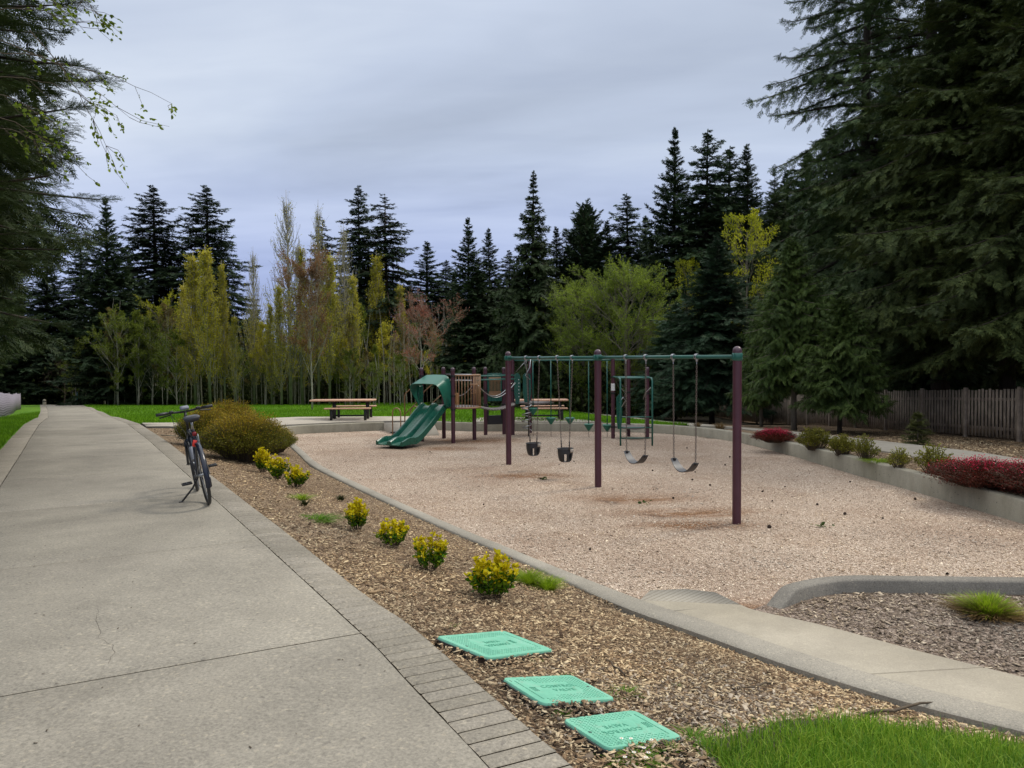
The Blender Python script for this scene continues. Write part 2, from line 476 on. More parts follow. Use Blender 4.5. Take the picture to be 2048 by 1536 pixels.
M['post'] = simple('plum_powder_coat', (.070, .022, .034), .42, 0, .12, 5, .06)
M['green'] = simple('green_powder_coat', (.012, .10, .075), .33, 0, .12, 6, .04)
M['plastic'] = simple('green_plastic', (.006, .085, .056), .28, 0, .15, 4, .05)
M['plastic_light'] = simple('green_canopy_plastic', (.012, .13, .085), .4, 0, .12, 4, .08)
M['tan'] = simple('tan_powder_coat', (.30, .17, .085), .45, 0, .1, 6)
M['black'] = simple('black_coat', (.012, .012, .013), .45, 0, .2, 9)
M['deck'] = simple('grey_deck_coat', (.14, .12, .11), .6, 0, .15, 14, .2)
M['chain'] = simple('galvanised_chain', (.17, .14, .12), .4, .7, .2, 20)
M['rubber'] = simple('black_rubber', (.020, .021, .024), .45, 0, .15, 10, .1)
M['rubber_worn'] = simple('worn_rubber', (.05, .053, .06), .5, 0, .35, 7, .1)
M['steel'] = simple('bare_steel', (.42, .43, .44), .32, .9, .1, 15)
M['tabletop'] = simple('tan_table_boards', (.52, .30, .19), .5, 0, .1, 6, .1)
M['valve'] = simple('turquoise_lid_plastic', (.135, .45, .30), .6, 0, .16, 5, .15)
def lid_mat():
    m, nt, b, out = new_mat('turquoise_lid_plastic_weathered')
    co = coords(nt); f = noise(nt, 7, 6, .75, co, .5); s = noise(nt, 90, 4, .8, coords(nt, 'Object', (1, 6, 1)))
    c = ramp(nt, f, [(.3, (.115, .36, .25)), (.5, (.15, .44, .30)), (.75, (.22, .48, .36))])
    c = mixc(nt, ramp(nt, noise(nt, 16, 7, .8, co, .3), [(.55, (0, 0, 0)), (.72, (.5, .5, .5))]), c, (.20, .17, .11))
    c = mixc(nt, ramp(nt, s, [(.66, (0, 0, 0)), (.74, (.5, .5, .5))]), c, (.34, .58, .48))
    L(nt, c, b.inputs['Base Color']); b.inputs['Roughness'].default_value = .7; bump(nt, b, s, .2, .002); return m
M['valve'] = lid_mat()
M['valve_dark'] = simple('turquoise_lid_relief', (.07, .31, .20), .6, 0, .1, 9)
M['valve_rim'] = simple('black_valve_rim', (.02, .022, .022), .6)
M['fence_wood'] = simple('weathered_fence_wood', (.29, .235, .185), .85, 0, .4, 3.5, .4)
M['white'] = simple('white_sticker', (.7, .7, .68), .5)
M['slat_white'] = simple('white_fence_mesh', (.25, .225, .27), .7)
M['bark_fir'] = bark('fir_bark', (.018, .013, .010), (.06, .045, .034), 5)
M['bark_red'] = bark('red_fir_bark', (.05, .03, .022), (.12, .075, .055), 5)
M['bark_pale'] = bark('pale_bark', (.16, .15, .12), (.38, .36, .30), 7)
M['bark_grey'] = bark('grey_bark', (.10, .085, .065), (.22, .19, .15), 7)
M['twig'] = bark('twig_bark', (.05, .035, .022), (.12, .09, .055), 9)
M['fir'] = foliage('fir_needles', (.032, .060, .026), (.088, .125, .050), None, .6, .12, .3)
M['fir_far'] = foliage('far_fir_needles', (.024, .046, .026), (.066, .098, .046), None, .65, .1, .35)
M['fir_near'] = foliage('near_fir_needles', (.020, .042, .014), (.060, .085, .026), None, .55, .15, .1)
M['fir_bronze'] = foliage('bronze_green_needles', (.036, .058, .021), (.105, .135, .044), None, .6, .12, .2)
M['fir_blue'] = foliage('bluish_fir_needles', (.024, .055, .034), (.06, .10, .055), None, .6, .1, .2)
M['cedar'] = foliage('cedar_scales', (.032, .066, .018), (.115, .165, .045), None, .5, .2, .15)
M['yellow_new'] = foliage('yellow_green_new_leaves', (.26, .30, .018), (.50, .50, .035), None, .5, .4, .2)
M['poplar'] = foliage('poplar_new_leaves', (.32, .29, .03), (.60, .54, .07), (.44, .41, .045), .55, .4, .2)
M['poplar_bud'] = foliage('poplar_buds', (.20, .17, .13), (.38, .33, .27), None, .7, .2, .1)
M['lightgreen'] = foliage('light_green_new_leaves', (.15, .22, .03), (.34, .44, .06), None, .5, .4, .1)
M['alder'] = foliage('alder_leaves', (.08, .12, .02), (.22, .26, .035), None, .5, .35, .2)
M['red_bud'] = foliage('red_maple_flowers', (.22, .085, .06), (.40, .17, .13), None, .6, .3, .1)
M['brown_bud'] = foliage('brown_tree_buds', (.15, .075, .035), (.30, .16, .07), None, .6, .3, .1)
M['under'] = foliage('understory_leaves', (.02, .032, .010), (.07, .085, .022), None, .6, .2, .3)
M['euo_y'] = foliage('golden_leaves', (.60, .46, .008), (.85, .68, .02), (.70, .62, .012), .4, .3, .06)
M['euo_g'] = foliage('green_shrub_leaves', (.035, .11, .008), (.26, .34, .012), (.08, .20, .010), .4, .25, .06)
M['spirea_tip'] = foliage('bronze_yellow_tips', (.26, .15, .02), (.48, .34, .045), (.33, .27, .028), .5, .3, .08)
M['spirea_in'] = foliage('olive_shrub_leaves', (.09, .10, .016), (.26, .25, .03), None, .5, .25, .08)
M['rhodo'] = foliage('olive_leaves', (.11, .12, .018), (.28, .26, .04), None, .5, .25, .2)
M['azalea_red'] = foliage('crimson_blossoms', (.50, .012, .05), (.80, .05, .14), None, .5, .25, .1)
M['azalea_leaf'] = foliage('dark_red_leaves', (.05, .03, .012), (.20, .04, .025), (.12, .02, .018), .5, .2, .1)
M['grass'] = foliage('grass_blades', (.06, .15, .012), (.30, .40, .05), (.13, .27, .018), .5, .35, .1)
M['grass_lawn'] = foliage('lawn_blades', (.07, .17, .008), (.18, .36, .018), None, .6, .35, .1)
M['sedge'] = foliage('lime_tuft_blades', (.16, .27, .012), (.38, .50, .03), None, .5, .35, .1)
M['sedge_dry'] = foliage('dry_tuft_blades', (.14, .09, .035), (.30, .20, .09), None, .6, .3, .1)
M['vine'] = foliage('young_hazel_leaves', (.10, .16, .015), (.22, .30, .03), None, .45, .4, .1)
M['chip1'] = foliage('bark_chips', (.06, .038, .025), (.66, .53, .35), (.30, .20, .12), .85, 0, 0)
M['chip2'] = foliage('grey_bark_chips', (.07, .052, .04), (.54, .46, .37), (.24, .185, .14), .85, 0, 0)
M['chip3'] = foliage('play_wood_chips', (.24, .165, .115), (.80, .695, .585), (.48, .38, .295), .85, 0, 0)
M['cone'] = simple('pine_cone_scales', (.05, .03, .02), .8, 0, .4, 30)
M['daisy'] = simple('daisy_petals', (.75, .73, .75), .6)
M['daisy_c'] = simple('daisy_centre', (.6, .42, .03), .6)
# ================================================================== GROUND
def sheet(name, poly, zf, step, mat, label=None, cat=None, kind='structure', holes=(), extra=None, skirt=0):
    poly = [tuple(map(float, p)) for p in poly]
    A = np.array(poly)
    # subdivide the boundary
    B = []
    for i in range(len(A)):
        a = A[i]; b = A[(i + 1) % len(A)]; n = max(1, int(np.linalg.norm(b - a) / step))
        for k in range(n): B.append(a + (b - a) * k / n)
    nb = len(B); pts = [tuple(p) for p in B]; edges = [(i, (i + 1) % nb) for i in range(nb)]
    for h in holes:
        H = np.array(h); C = []
        for i in range(len(H)):
            a = H[i]; b = H[(i + 1) % len(H)]; n = max(1, int(np.linalg.norm(b - a) / step))
            for k in range(n): C.append(a + (b - a) * k / n)
        o = len(pts); pts += [tuple(p) for p in C]; edges += [(o + i, o + (i + 1) % len(C)) for i in range(len(C))]
    if extra is None:
        mn = A.min(0); mx = A.max(0)
        gx, gy = np.meshgrid(np.arange(mn[0], mx[0], step), np.arange(mn[1], mx[1], step))
        g = np.c_[gx.ravel(), gy.ravel()] + rng.uniform(-.1, .1, (gx.size, 2)) * step
    else: g = extra
    ok = in_poly(g, A) & (dist_line(g, np.array(pts[:nb]), True) > step * .3)
    for h in holes: ok &= ~in_poly(g, h)
    pts += [tuple(p) for p in g[ok]]
    r = delaunay_2d_cdt([Vector(p) for p in pts], edges, [], 0, 1e-6)
    V = np.array([(v.x, v.y) for v in r[0]]); R = np.array([f for f in r[2] if len(f) == 3])
    cen = V[R].mean(1); ok = in_poly(cen, A)
    for h in holes: ok &= ~in_poly(cen, h)
    R = R[ok]
    ar = np.cross(V[R[:, 1]] - V[R[:, 0]], V[R[:, 2]] - V[R[:, 0]])
    R[ar < 0] = R[ar < 0][:, ::-1]
    g2 = Geo(); Z3 = np.c_[V, zf(V[:, 0], V[:, 1])]; g2.add(Z3, None, R)
    if skirt:
        bb = np.array(pts[:nb]); zb_ = zf(bb[:, 0], bb[:, 1]); t3 = np.c_[bb, zb_]; l3 = np.c_[bb, zb_ - skirt]; k_ = np.arange(nb); k2 = (k_ + 1) % nb
        g2.add(np.concatenate([t3, l3]), np.stack([k_, nb + k_, nb + k2, k2], -1))
    o = g2.obj(name, mat, smooth=True)
    return tag(o, label, cat, None, kind)

# path: right edge line and its frame
PR = [(4.2, -4.0), (1.95, 0.0), (.25, 3.1), (-.56, 4.61), (-3.62, 9.8), (-7.5, 16.6), (-10.9, 22.5), (-17.9, 34.6), (-26.9, 49.5), (-38.3, 68), (-43, 76)]
PRA = np.array(PR)
def path_param():
    seg = np.linalg.norm(np.diff(PRA, axis=0), axis=1); s = np.r_[0, np.cumsum(seg)]
    return s
PS = path_param()
PW = 2.95
def path_pt(s, v):
    """s along the right edge, v distance to the left of it"""
    s = np.asarray(s, float); x = np.interp(s, PS, PRA[:, 0]); y = np.interp(s, PS, PRA[:, 1])
    x2 = np.interp(s + .6, PS, PRA[:, 0]); y2 = np.interp(s + .6, PS, PRA[:, 1]); x1 = np.interp(s - .6, PS, PRA[:, 0]); y1 = np.interp(s - .6, PS, PRA[:, 1])
    d = np.stack([x2 - x1, y2 - y1], -1); d /= np.linalg.norm(d, axis=-1)[..., None]
    return np.stack([x - d[..., 1] * v, y + d[..., 0] * v], -1)
PATH_L = [tuple(path_pt(s, PW)) for s in PS]
PATH_POLY = PR + PATH_L[::-1]

gx = np.unique(np.concatenate([np.arange(-60, -24, 2.5), np.arange(-24, 22, .8), np.arange(22, 80, 3), np.arange(-600, 601, 60)]))
gy = np.unique(np.concatenate([np.arange(-12, 34, .8), np.arange(34, 100, 1.6), np.arange(100, 220, 15), np.arange(-600, 1001, 60)]))
GX, GY = np.meshgrid(gx, gy)
PLAY_OUT = PLAY
ground = sheet('ground', [(-600, -600), (600, -600), (600, 1000), (-600, 1000)], lambda x, y: TT(x, y) - .06, 40, M['soil'], holes=[], extra=np.c_[GX.ravel(), GY.ravel()]) if False else None
def ground_z(x, y):
    z = TT(x, y) - .06
    P = np.stack([x, y], 1)
    ins = in_poly(P, PLAY) | (dist_line(P, PLAY, True) < .05)
    return np.where(ins, -.45, z)
gp = np.c_[GX.ravel(), GY.ravel()]
gp = gp[(dist_line(gp, PLAY, True) > .3)]
ground = sheet('ground', [(-600, -600), (600, -600), (600, 1000), (-600, 1000)], ground_z, 60, M['soil'], holes=[], extra=gp)

# -------- the concrete path, cast in panels with joints between them
def path_builder():
    g = Geo()
    TOP = .035
    joint0 = None
    P0 = np.array([-.91, 4.61])
    ss = np.linspace(0, 20, 2001); d = np.linalg.norm(path_pt(ss, .3) - P0, axis=1); joint0 = ss[np.argmin(d)]
    def slab(s0, s1, v0, v1, ds, bev=.012, mi=0, wob=0.0, nv=4):
        n = max(2, int((s1 - s0) / ds) + 1)
        S = np.r_[s0, np.linspace(s0 + bev, s1 - bev, n), s1]
        Vv = np.r_[v0, np.linspace(v0 + bev, v1 - bev, nv), v1]
        SS, VV = np.meshgrid(S, Vv, indexing='ij')
        P = path_pt(SS, VV)
        z = TT(P[..., 0], P[..., 1]) + TOP
        edge = np.zeros_like(z); edge[0, :] = edge[-1, :] = edge[:, 0] = edge[:, -1] = 1
        z -= edge * (bev * .6)
        if wob:
            k = rng.normal(0, wob, z.shape) * edge
            P = P + k[..., None]
        a, b = z.shape
        idx = np.arange(a * b).reshape(a, b)
        Q = np.stack([idx[:-1, :-1], idx[:-1, 1:], idx[1:, 1:], idx[1:, :-1]], -1).reshape(-1, 4)
        # direction so that normals face up
        V3 = np.concatenate([P.reshape(-1, 2), z.reshape(-1, 1)], 1)
        # skirts
        ring = np.r_[idx[0, :], idx[1:, -1], idx[-1, -2::-1], idx[-2:0:-1, 0]]
        low = V3[ring].copy(); low[:, 2] -= .09; m = len(ring); o = a * b
        V3 = np.concatenate([V3, low])
        k = np.arange(m); k2 = (k + 1) % m
        Qs = np.stack([ring[k], o + k, o + k2, ring[k2]], -1)
        # orient
        e1 = V3[Q[0][1]] - V3[Q[0][0]]; e2 = V3[Q[0][2]] - V3[Q[0][0]]
        if np.cross(e1, e2)[2] < 0: Q = Q[:, ::-1]
        g.add(V3, np.concatenate([Q, Qs]), None, mi)
    s_end = PS[-1] - 1
    J = [joint0 + k * 2.72 for k in range(-4, 40) if .3 < joint0 + k * 2.72 < s_end]
    J = [0.05] + J + [s_end]
    for a, b in zip(J[:-1], J[1:]):
        gap = .007
        slab(a + gap, b - gap, .315, PW - .395, .3, .008, 0, .0012, 5)
        slab(a + gap * .5, b - gap * .5, PW - .385, PW, .4, .01, 1, .002, 3)
    s = .1
    while s < PS[-1] - 3:
        st = .112 if s < 24 else 2.0
        slab(s + .004, s + st - .004, 0, .306, .06 if st < 1 else .5, .012 if st < 1 else .01, 1, .0016, 4)
        s += st
    nn = len(g.V)
    slab(.1, s_end, .02, PW - .02, .3, .01, 2, 0, 8)
    g.V[nn][:, 2] -= .016
    o = g.obj('path', [M['path'], M['brick'], simple('joint_dirt', (.085, .062, .042), .95, 0, .4, 30)], smooth=False)
    return tag(o, None, None, None, 'structure')
path = path_builder()

# -------- play surface, kerbs, walls
play = sheet('play_surface', PLAY, lambda x, y: floor_z(y) + .02 * wave(np.asarray(x) * 1.3, np.asarray(y) * 1.1) * np.clip(dist_line(np.stack([x, y], 1), PLAY, True), 0, 1) - .0
             - .08 * np.exp(-(((np.asarray(x) - 2.75) / .9) ** 2 + ((np.asarray(y) - 11.9) / .45) ** 2)) - .07 * np.exp(-(((np.asarray(x) - 2.1) / .9) ** 2 + ((np.asarray(y) - 13.1) / .45) ** 2)), .45, M['play'])

def offset_line(line, d):
    A = np.array(line); n = len(A); out = []
    for i in range(n):
        t = A[min(i + 1, n - 1)] - A[max(i - 1, 0)]; t /= np.linalg.norm(t)
        out.append((A[i][0] - t[1] * d, A[i][1] + t[0] * d))
    return out
def smooth_line(line, it=2):
    A = [np.array(p, float) for p in line]
    for _ in range(it):
        B = [A[0]]
        for i in range(len(A) - 1):
            B.append(A[i] * .75 + A[i + 1] * .25); B.append(A[i] * .25 + A[i + 1] * .75)
        B.append(A[-1]); A = B
    return A
def wall(name, line, inner_d, ztop, zbot, mat, bev=.02, ends=(None, None), step=.5):
    """rectangular wall; line = one edge, the other edge inner_d to its left"""
    A = smooth_line(line, 2)
    B = []
    for i in range(len(A) - 1):
        n = max(1, int(np.linalg.norm(A[i + 1] - A[i]) / step))
        for k in range(n): B.append(A[i] + (A[i + 1] - A[i]) * k / n)
    B.append(A[-1]); A = np.array(B)
    if callable(inner_d):
        dd = np.array([inner_d(*p) for p in A]); U_ = np.array(offset_line(A, 1.0)) - A; O = A + U_ * dd[:, None]; inner_d = float(dd[0]); b = bev / .2
    else: O = np.array(offset_line(A, inner_d)); b = bev / abs(inner_d)
    zt = np.array([ztop(*p) for p in A]); zb = np.array([zbot(*p) for p in A])
    n = len(A)
    s = np.r_[0, np.cumsum(np.linalg.norm(np.diff(A, axis=0), axis=1))]
    for side, e in enumerate(ends):
        if e:
            q = s if side == 0 else s[-1] - s
            k = np.clip(q / e, 0, 1); zt = zb * 0 + zt * k + (1 - k) * (zb + .5 * 0 + .0) if False else np.where(k < 1, zt * k + (1 - k) * .02, zt)
    rows = [np.c_[A, zb], np.c_[A, zt - bev], np.c_[A + (O - A) * b, zt], np.c_[O + (A - O) * b, zt], np.c_[O, zt - bev], np.c_[O, zb]]
    V = np.stack(rows, 1); m = 6
    i = np.arange(n - 1)[:, None]; j = np.arange(m - 1)[None]
    Q = np.stack([i * m + j, (i + 1) * m + j, (i + 1) * m + j + 1, i * m + j + 1], -1).reshape(-1, 4)
    if inner_d > 0: pass
    else: Q = Q[:, ::-1]
    Q = Q[:, ::-1]
    o = (n - 1) * m
    caps = [[0, 1, 4, 5], [1, 2, 3, 4], [o + 5, o + 4, o + 1, o], [o + 4, o + 3, o + 2, o + 1]]
    g = Geo(); g.add(V.reshape(-1, 3), np.concatenate([Q, np.array(caps)]), None)
    return g.obj(name, mat, auto=50)

KL = [SLO[i] for i in range(len(SLO) - 1, 0, -1)] + KERB           # from the near right end, along the strip, up the kerb
kerb = wall('concrete_kerb', KL, lambda x, y: -(.29 - .10 * float(sstep((y - 6.3) / 2.5))), lambda x, y: .125, lambda x, y: -.3, M['strip'], .018)
tag(kerb, 'long low exposed aggregate kerb between the mulch bed and the play area', 'kerb')
rear_l = wall('retaining_wall', [(-7.3, 24.2)] + REAR_L, .25, lambda x, y: .17, lambda x, y: -.4, M['wall'])
tag(rear_l, 'short low concrete wall in front of the left picnic table', 'wall', 'concrete walls round the play area')
rear_r = wall('retaining_wall', REAR_R, .22, lambda x, y: float(interp(y, WT)) + .01, lambda x, y: -.4, M['wall'])
tag(rear_r, 'long low concrete wall curving round the back and right of the play area', 'wall', 'concrete walls round the play area')
FK = smooth_line([(7.05, 8.5)] + FRONT, 1)
front_kerb = wall('concrete_kerb', FK, .17, lambda x, y: .245, lambda x, y: -.3, concrete('dark_kerb_concrete', (.19, .175, .15), (.26, .24, .205), .9, 230, .6), .02, ends=(None, .45))
tag(front_kerb, 'raised grey kerb curving round the bed with the lime green tuft', 'kerb')

# walkway beside the strip, in slabs
W_UP = WUP; W_LO = SUP
def walkway():
    g = Geo()
    A = smooth_line(offset_line(W_LO, -.12) if offset_line(W_LO, -.12)[2][1] < W_LO[2][1] else offset_line(W_LO, .12), 2); B = smooth_line(W_UP, 2)
    def res(Lst, n):
        Lst = np.array(Lst); s = np.r_[0, np.cumsum(np.linalg.norm(np.diff(Lst, axis=0), axis=1))]
        t = np.linspace(0, s[-1], n); return np.c_[np.interp(t, s, Lst[:, 0]), np.interp(t, s, Lst[:, 1])]
    n = 800; a = res(A, n); b = res(B, n)
    J = PZ(1740, 1337, .12)
    k = int(np.argmin(np.linalg.norm(a - np.array(J), axis=1)))
    for i0, i1 in ((1, k), (k + 1, n - 1)):
        V = np.concatenate([np.c_[a[i0:i1], np.full(i1 - i0, .112)], np.c_[b[i0:i1], np.full(i1 - i0, .122)]]); m = i1 - i0
        low = V.copy(); low[:, 2] -= .12; V = np.concatenate([V, low])
        q = np.arange(m - 1)
        Q = np.concatenate([np.stack([q, q + 1, m + q + 1, m + q], -1), np.stack([m + q, m + q + 1, 3 * m + q + 1, 3 * m + q], -1), [[0, m, 3 * m, 2 * m]], [[m - 1, 3 * m - 1, 4 * m - 1, 2 * m - 1]]])
        g.add(V, Q)
    return g
tag(walkway().obj('walkway', M['walk']), None, None, None, 'structure')
# grooved ramp that drops into the play area
def ramp_obj():
    g = Geo()
    c = [PZ(1270, 1200, .11), PZ(1351, 1222, .115), PZ(1478, 1208, .115), PZ(1430, 1190, .02), PZ(1370, 1184, .0), PZ(1300, 1187, .0)]
    zs = [.06, .113, .113, .045, .028, .03]
    cx = np.mean([p[0] for p in c]); cy = np.mean([p[1] for p in c])
    V = [(p[0], p[1], z + .004) for p, z in zip(c, zs)]
    lo = [(p[0], p[1], -.2) for p in c]
    n = len(c)
    R = [[0, 1, 2], [0, 2, 3], [0, 3, 4], [0, 4, 5]]
    g.add(V + lo, [[i, (i + 1) % n, n + (i + 1) % n, n + i] for i in range(n)], R)
    return g
def ramp_mat():
    m, nt, b, out = new_mat('grooved_ramp_concrete')
    co = coords(nt, 'Object', None, (0, 0, math.radians(38)))
    w = N(nt, 'TexWave', wave_type='BANDS', bands_direction='X'); w.inputs['Scale'].default_value = 5.5; L(nt, co, w.inputs['Vector']); w.inputs['Distortion'].default_value = .4
    f = noise(nt, 60, 4, .7, coords(nt))
    col = ramp(nt, f, [(.3, (.26, .235, .19)), (.7, (.38, .35, .29))])
    col = mixc(nt, 1.0, col, ramp(nt, w.outputs['Fac'], [(.05, (.74, .72, .69)), (.3, (1, 1, 1))]), 'MULTIPLY')
    L(nt, col, b.inputs['Base Color']); b.inputs['Roughness'].default_value = .9; bump(nt, b, w.outputs['Fac'], .3, .004); return m
tag(ramp_obj().obj('ramp', ramp_mat()), None, None, None, 'structure')

# -------- mulch bed between path and kerb, plus the grey bed, right bed
def clipz(off): return lambda x, y: TT(x, y) + off
PE = [tuple(path_pt(s, -.0)) for s in np.interp(np.linspace(0, 1, 14), [0, 1], [0.0, float(PS[5] + 5.4)])]
BED = [(8, -4.0)] + [PR[0]] + PE[1:] + [(-9.9, 21.0), (-6.9, 20.9), (-6.2, 21.0)] + [tuple(p) for p in offset_line(KERB, .0)][::-1][2:] + SLO[:] + [(8, .5)]
mulch = sheet('mulch_bed', BED, clipz(.0), .5, M['mulch'])
bed2 = sheet('front_mulch_bed', [(p[0] - .05, p[1] - .10) for p in WUP] + [(9.5, 3.6), (8.2, 8.6), (7.2, 8.6)] + FRONT, lambda x, y: .105 + .03 * np.clip(dist_line(np.stack([x, y], 1), WUP) / .5 - .35, -.4, 1) * np.clip(dist_line(np.stack([x, y], 1), FRONT) / .5, 0, 1) + .01 * wave(np.asarray(x) * 2, np.asarray(y) * 2), .4, M['mulch_grey'])
# right hand side: planting strip, path, mulch slope to the fence
RW = offset_line(REAR_R, -.22)
RIN = [p for p in REAR_R[4:]]
R_PATH_L = [(8.2, 6.5), (8.25, 9.5), (8.2, 12.5), (8.05, 15.6), (7.8, 19.5), (7.5, 22.5), (7.0, 25.2), (6.3, 28.5), (5.9, 33), (5.4, 40), (4.6, 50), (3.2, 62), (1.8, 72)]
R_PATH_R = [(10.0, 6.0), (10.0, 9.5), (9.9, 12.5), (9.75, 15.8), (9.5, 20), (9.15, 23.5), (8.65, 26.5), (8.0, 30), (7.6, 34), (7.1, 41), (6.3, 51), (5.0, 63), (3.6, 73)]
tag(sheet('side_path', R_PATH_L + R_PATH_R[::-1], clipz(.035), .6, M['pad'], skirt=.12), kind='structure')
PLANT = [(7.25, 7.0), (7.45, 8.5)] + [tuple(p) for p in offset_line(REAR_R, -.05)][::-1][1:8] + [tuple(p) for p in R_PATH_L[5:0:-1]] + [(8.2, 7.0)]
side_bed = sheet('planting_strip', [(7.4, 6.0), (7.45, 8.6), (7.45, 10.9), (7.33, 12.65), (7.13, 15.6), (7.03, 19.5), (6.73, 22.2), (6.2, 24.2), (7.3, 24.0)] + R_PATH_L[5::-1], clipz(.0), .5, M['mulch'])
sheet('fence_mulch', R_PATH_R[:9] + [(13.4, 34), (13.4, 60), (22, 60), (22, -2), (10, -2)], clipz(.0), .8, M['mulch'])
# pads behind the wall
PAD1 = [(-10.6, 23.6), (-9.4, 21.2), (-6.9, 21.3), (-7.7, 24.6), (-7.75, 25.75), (-6.0, 26.75), (-4.5, 27.25), (-2.9, 27.45), (-2.6, 29.4), (-8.9, 29.6), (-9.3, 25.6), (-11.6, 24.9), (-12.1, 24.0)]
PAD1 = [(-11.2, 23.2), (-10.1, 21.2), (-6.75, 21.25), (-7.55, 24.0), (-7.8, 25.7), (-6.02, 26.76), (-4.5, 27.26), (-2.9, 27.46), (-2.7, 28.9), (-3.4, 29.5), (-8.3, 29.6), (-8.9, 28.4), (-8.4, 25.0), (-8.2, 23.4)]
tag(sheet('picnic_pad', PAD1, lambda x, y: np.maximum(TT(x, y) + .045, TT(x, y) * .5 + .5 * np.where(np.asarray(y) > 25, .15, TT(x, y)) + .045), .5, M['pad'], skirt=.2), kind='structure')
PAD2 = [(-1.3, 26.63), (.96, 26.55), (2.5, 26.35), (3.1, 26.2), (2.6, 27.4), (1.6, 28.9), (-.6, 29.0), (-1.3, 28.2)]
tag(sheet('side_picnic_pad', PAD2, lambda x, y: np.maximum(TT(x, y) + .05, TT(x, y) * .5 + .075 + .055), .5, M['pad'], skirt=.2), kind='structure')
# ramp from the left pad down into the play area
g = Geo()
g.add([(-4.52, 27.0, .16), (-2.8, 27.2, .16), (-2.4, 25.1, -.06), (-3.7, 24.9, -.06), (-4.52, 27.0, -.3), (-2.8, 27.2, -.3), (-2.4, 25.1, -.3), (-3.7, 24.9, -.3)], [[0, 3, 2, 1], [0, 4, 7, 3], [2, 6, 5, 1], [3, 7, 6, 2]])
tag(g.obj('pad_ramp', M['pad']), kind='structure')
# lawns
def clampz(off): return lambda x, y: TT(x, y) + off
LAWN = [tuple(path_pt(s, -.01)) for s in np.linspace(PS[6] + .3, PS[-1] - 2, 30)]
lawn_poly = [(-10.95, 23.3)] + LAWN + [(-30, 76), (-10, 73), (1.0, 71.5)] + R_PATH_L[::-1][1:6] + [(6.3, 27.2), (5.8, 25.8), (5.1, 25.4), (3.95, 26.1), (2.5, 26.4), (.96, 26.6), (-1.43, 26.7), (-2.8, 27.5), (-2.75, 28.9), (-3.4, 29.4), (-8.3, 29.5), (-8.8, 28.4), (-8.5, 25.5), (-8.3, 23.5)]
lawn = sheet('lawn', lawn_poly, lambda x, y: TT(x, y) + .025, .9, M['lawn'])
lawn2 = sheet('lawn_strip', [tuple(path_pt(s, PW + .0)) for s in np.linspace(0, PS[-1] - 3, 50)] + [(-46, 68), (-33.5, 50), (-19.6, 28), (-14, 17), (-9, 6), (-3, -3)], clipz(.025), .7, M['lawn'])
FG = [PZ(1395, 1560, .45), PZ(1500, 1512, .4), PZ(1560, 1470, .35), PZ(1700, 1455, .25), PZ(1850, 1475, .18), PZ(1960, 1490, .13), PZ(2048, 1500, .1), (3.4, 3.4), (4.5, 1.5), (3, -1), (1.7, .6), (1.0, 2.4)]
lawn3 = sheet('front_lawn', FG, lambda x, y: TT(x, y) + .012, .25, M['soil'])

# -------- litter of chips (too many to count)
def scatter(poly, n, bias=None):
    A = np.array(poly); mn = A.min(0); mx = A.max(0); out = []
    tot = 0
    while tot < n:
        P = rng.uniform(mn, mx, (n * 2, 2)); ok = in_poly(P, A)
        if bias is not None: ok &= rng.uniform(size=len(P)) < bias(P[:, 0], P[:, 1])
        P = P[ok]; out.append(P); tot += len(P)
        if len(P) == 0: break
    return np.concatenate(out)[:n]
# chip template: thin bent shard
CH = (np.array([(-.5, -.5, 0), (.5, -.35, .02), (.42, .5, 0), (-.45, .38, .03), (-.5, -.5, -.12), (.5, -.35, -.10), (.42, .5, -.12), (-.45, .38, -.09)]),
      np.array([[0, 1, 2, 3], [0, 4, 5, 1], [1, 5, 6, 2], [2, 6, 7, 3], [3, 7, 4, 0]]), np.zeros((0, 3), int))
def chip_obj(name, P, z, lmin, lmax, mat, label, cat='wood chips', tilt=.22, thick=.3):
    n = len(P)
    yaw = rng.uniform(0, 2 * PI, n); t1 = rng.normal(0, tilt, n); t2 = rng.normal(0, tilt, n)
    ln = np.clip(rng.lognormal(math.log((lmin + lmax) / 2.4), .45, n), lmin * .5, lmax * 1.6); wd = ln * rng.uniform(.2, .55, n)
    a = np.stack([np.cos(yaw), np.sin(yaw), t1], 1); up = np.stack([t2 * np.sin(yaw), -t2 * np.cos(yaw), np.ones(n)], 1)
    Mx = frames(a, up) * np.stack([ln, wd, wd * thick], 1)[:, None, :]
    Tr = np.c_[P, z + rng.uniform(.0, .014, n)]
    g = Geo(); g.inst(CH, Mx, Tr)
    o = g.obj(name, mat)
    return tag(o, label, cat, None, 'stuff')
LIDS = [[(889, 1281), (1030, 1267), (1083, 1308), (955, 1324)], [(1005, 1370), (1152, 1358), (1223, 1409), (1080, 1420)], [(1116, 1450), (1268, 1432), (1366, 1482), (1222, 1512)]]
LIDP = [[tuple(G(*c))[:2] for c in l] for l in LIDS]
def on_lids(P):
    m = np.zeros(len(P), bool)
    for l in LIDP: c = np.mean(l, 0); m |= in_poly(P, [tuple(c + (np.array(q) - c) * .96) for q in l])
    return m
P = scatter([p for p in BED], 115000, lambda x, y: np.clip((4.6 / np.maximum(y, 2.2)) ** 1.8, .03, 1) * (y > 1.8))
P = P[~in_poly(P, FG) & ~on_lids(P)]
chip_obj('bark_chips', P, TT(P[:, 0], P[:, 1]), .010, .040, M['chip1'], 'tan and brown bark chips strewn over the bed beside the path')
P = scatter(BED, 9000, lambda x, y: np.exp(-((x - 1.6) / .9) ** 2 - ((y - 3.9) / .8) ** 2))
P = P[~in_poly(P, FG) & ~on_lids(P)]
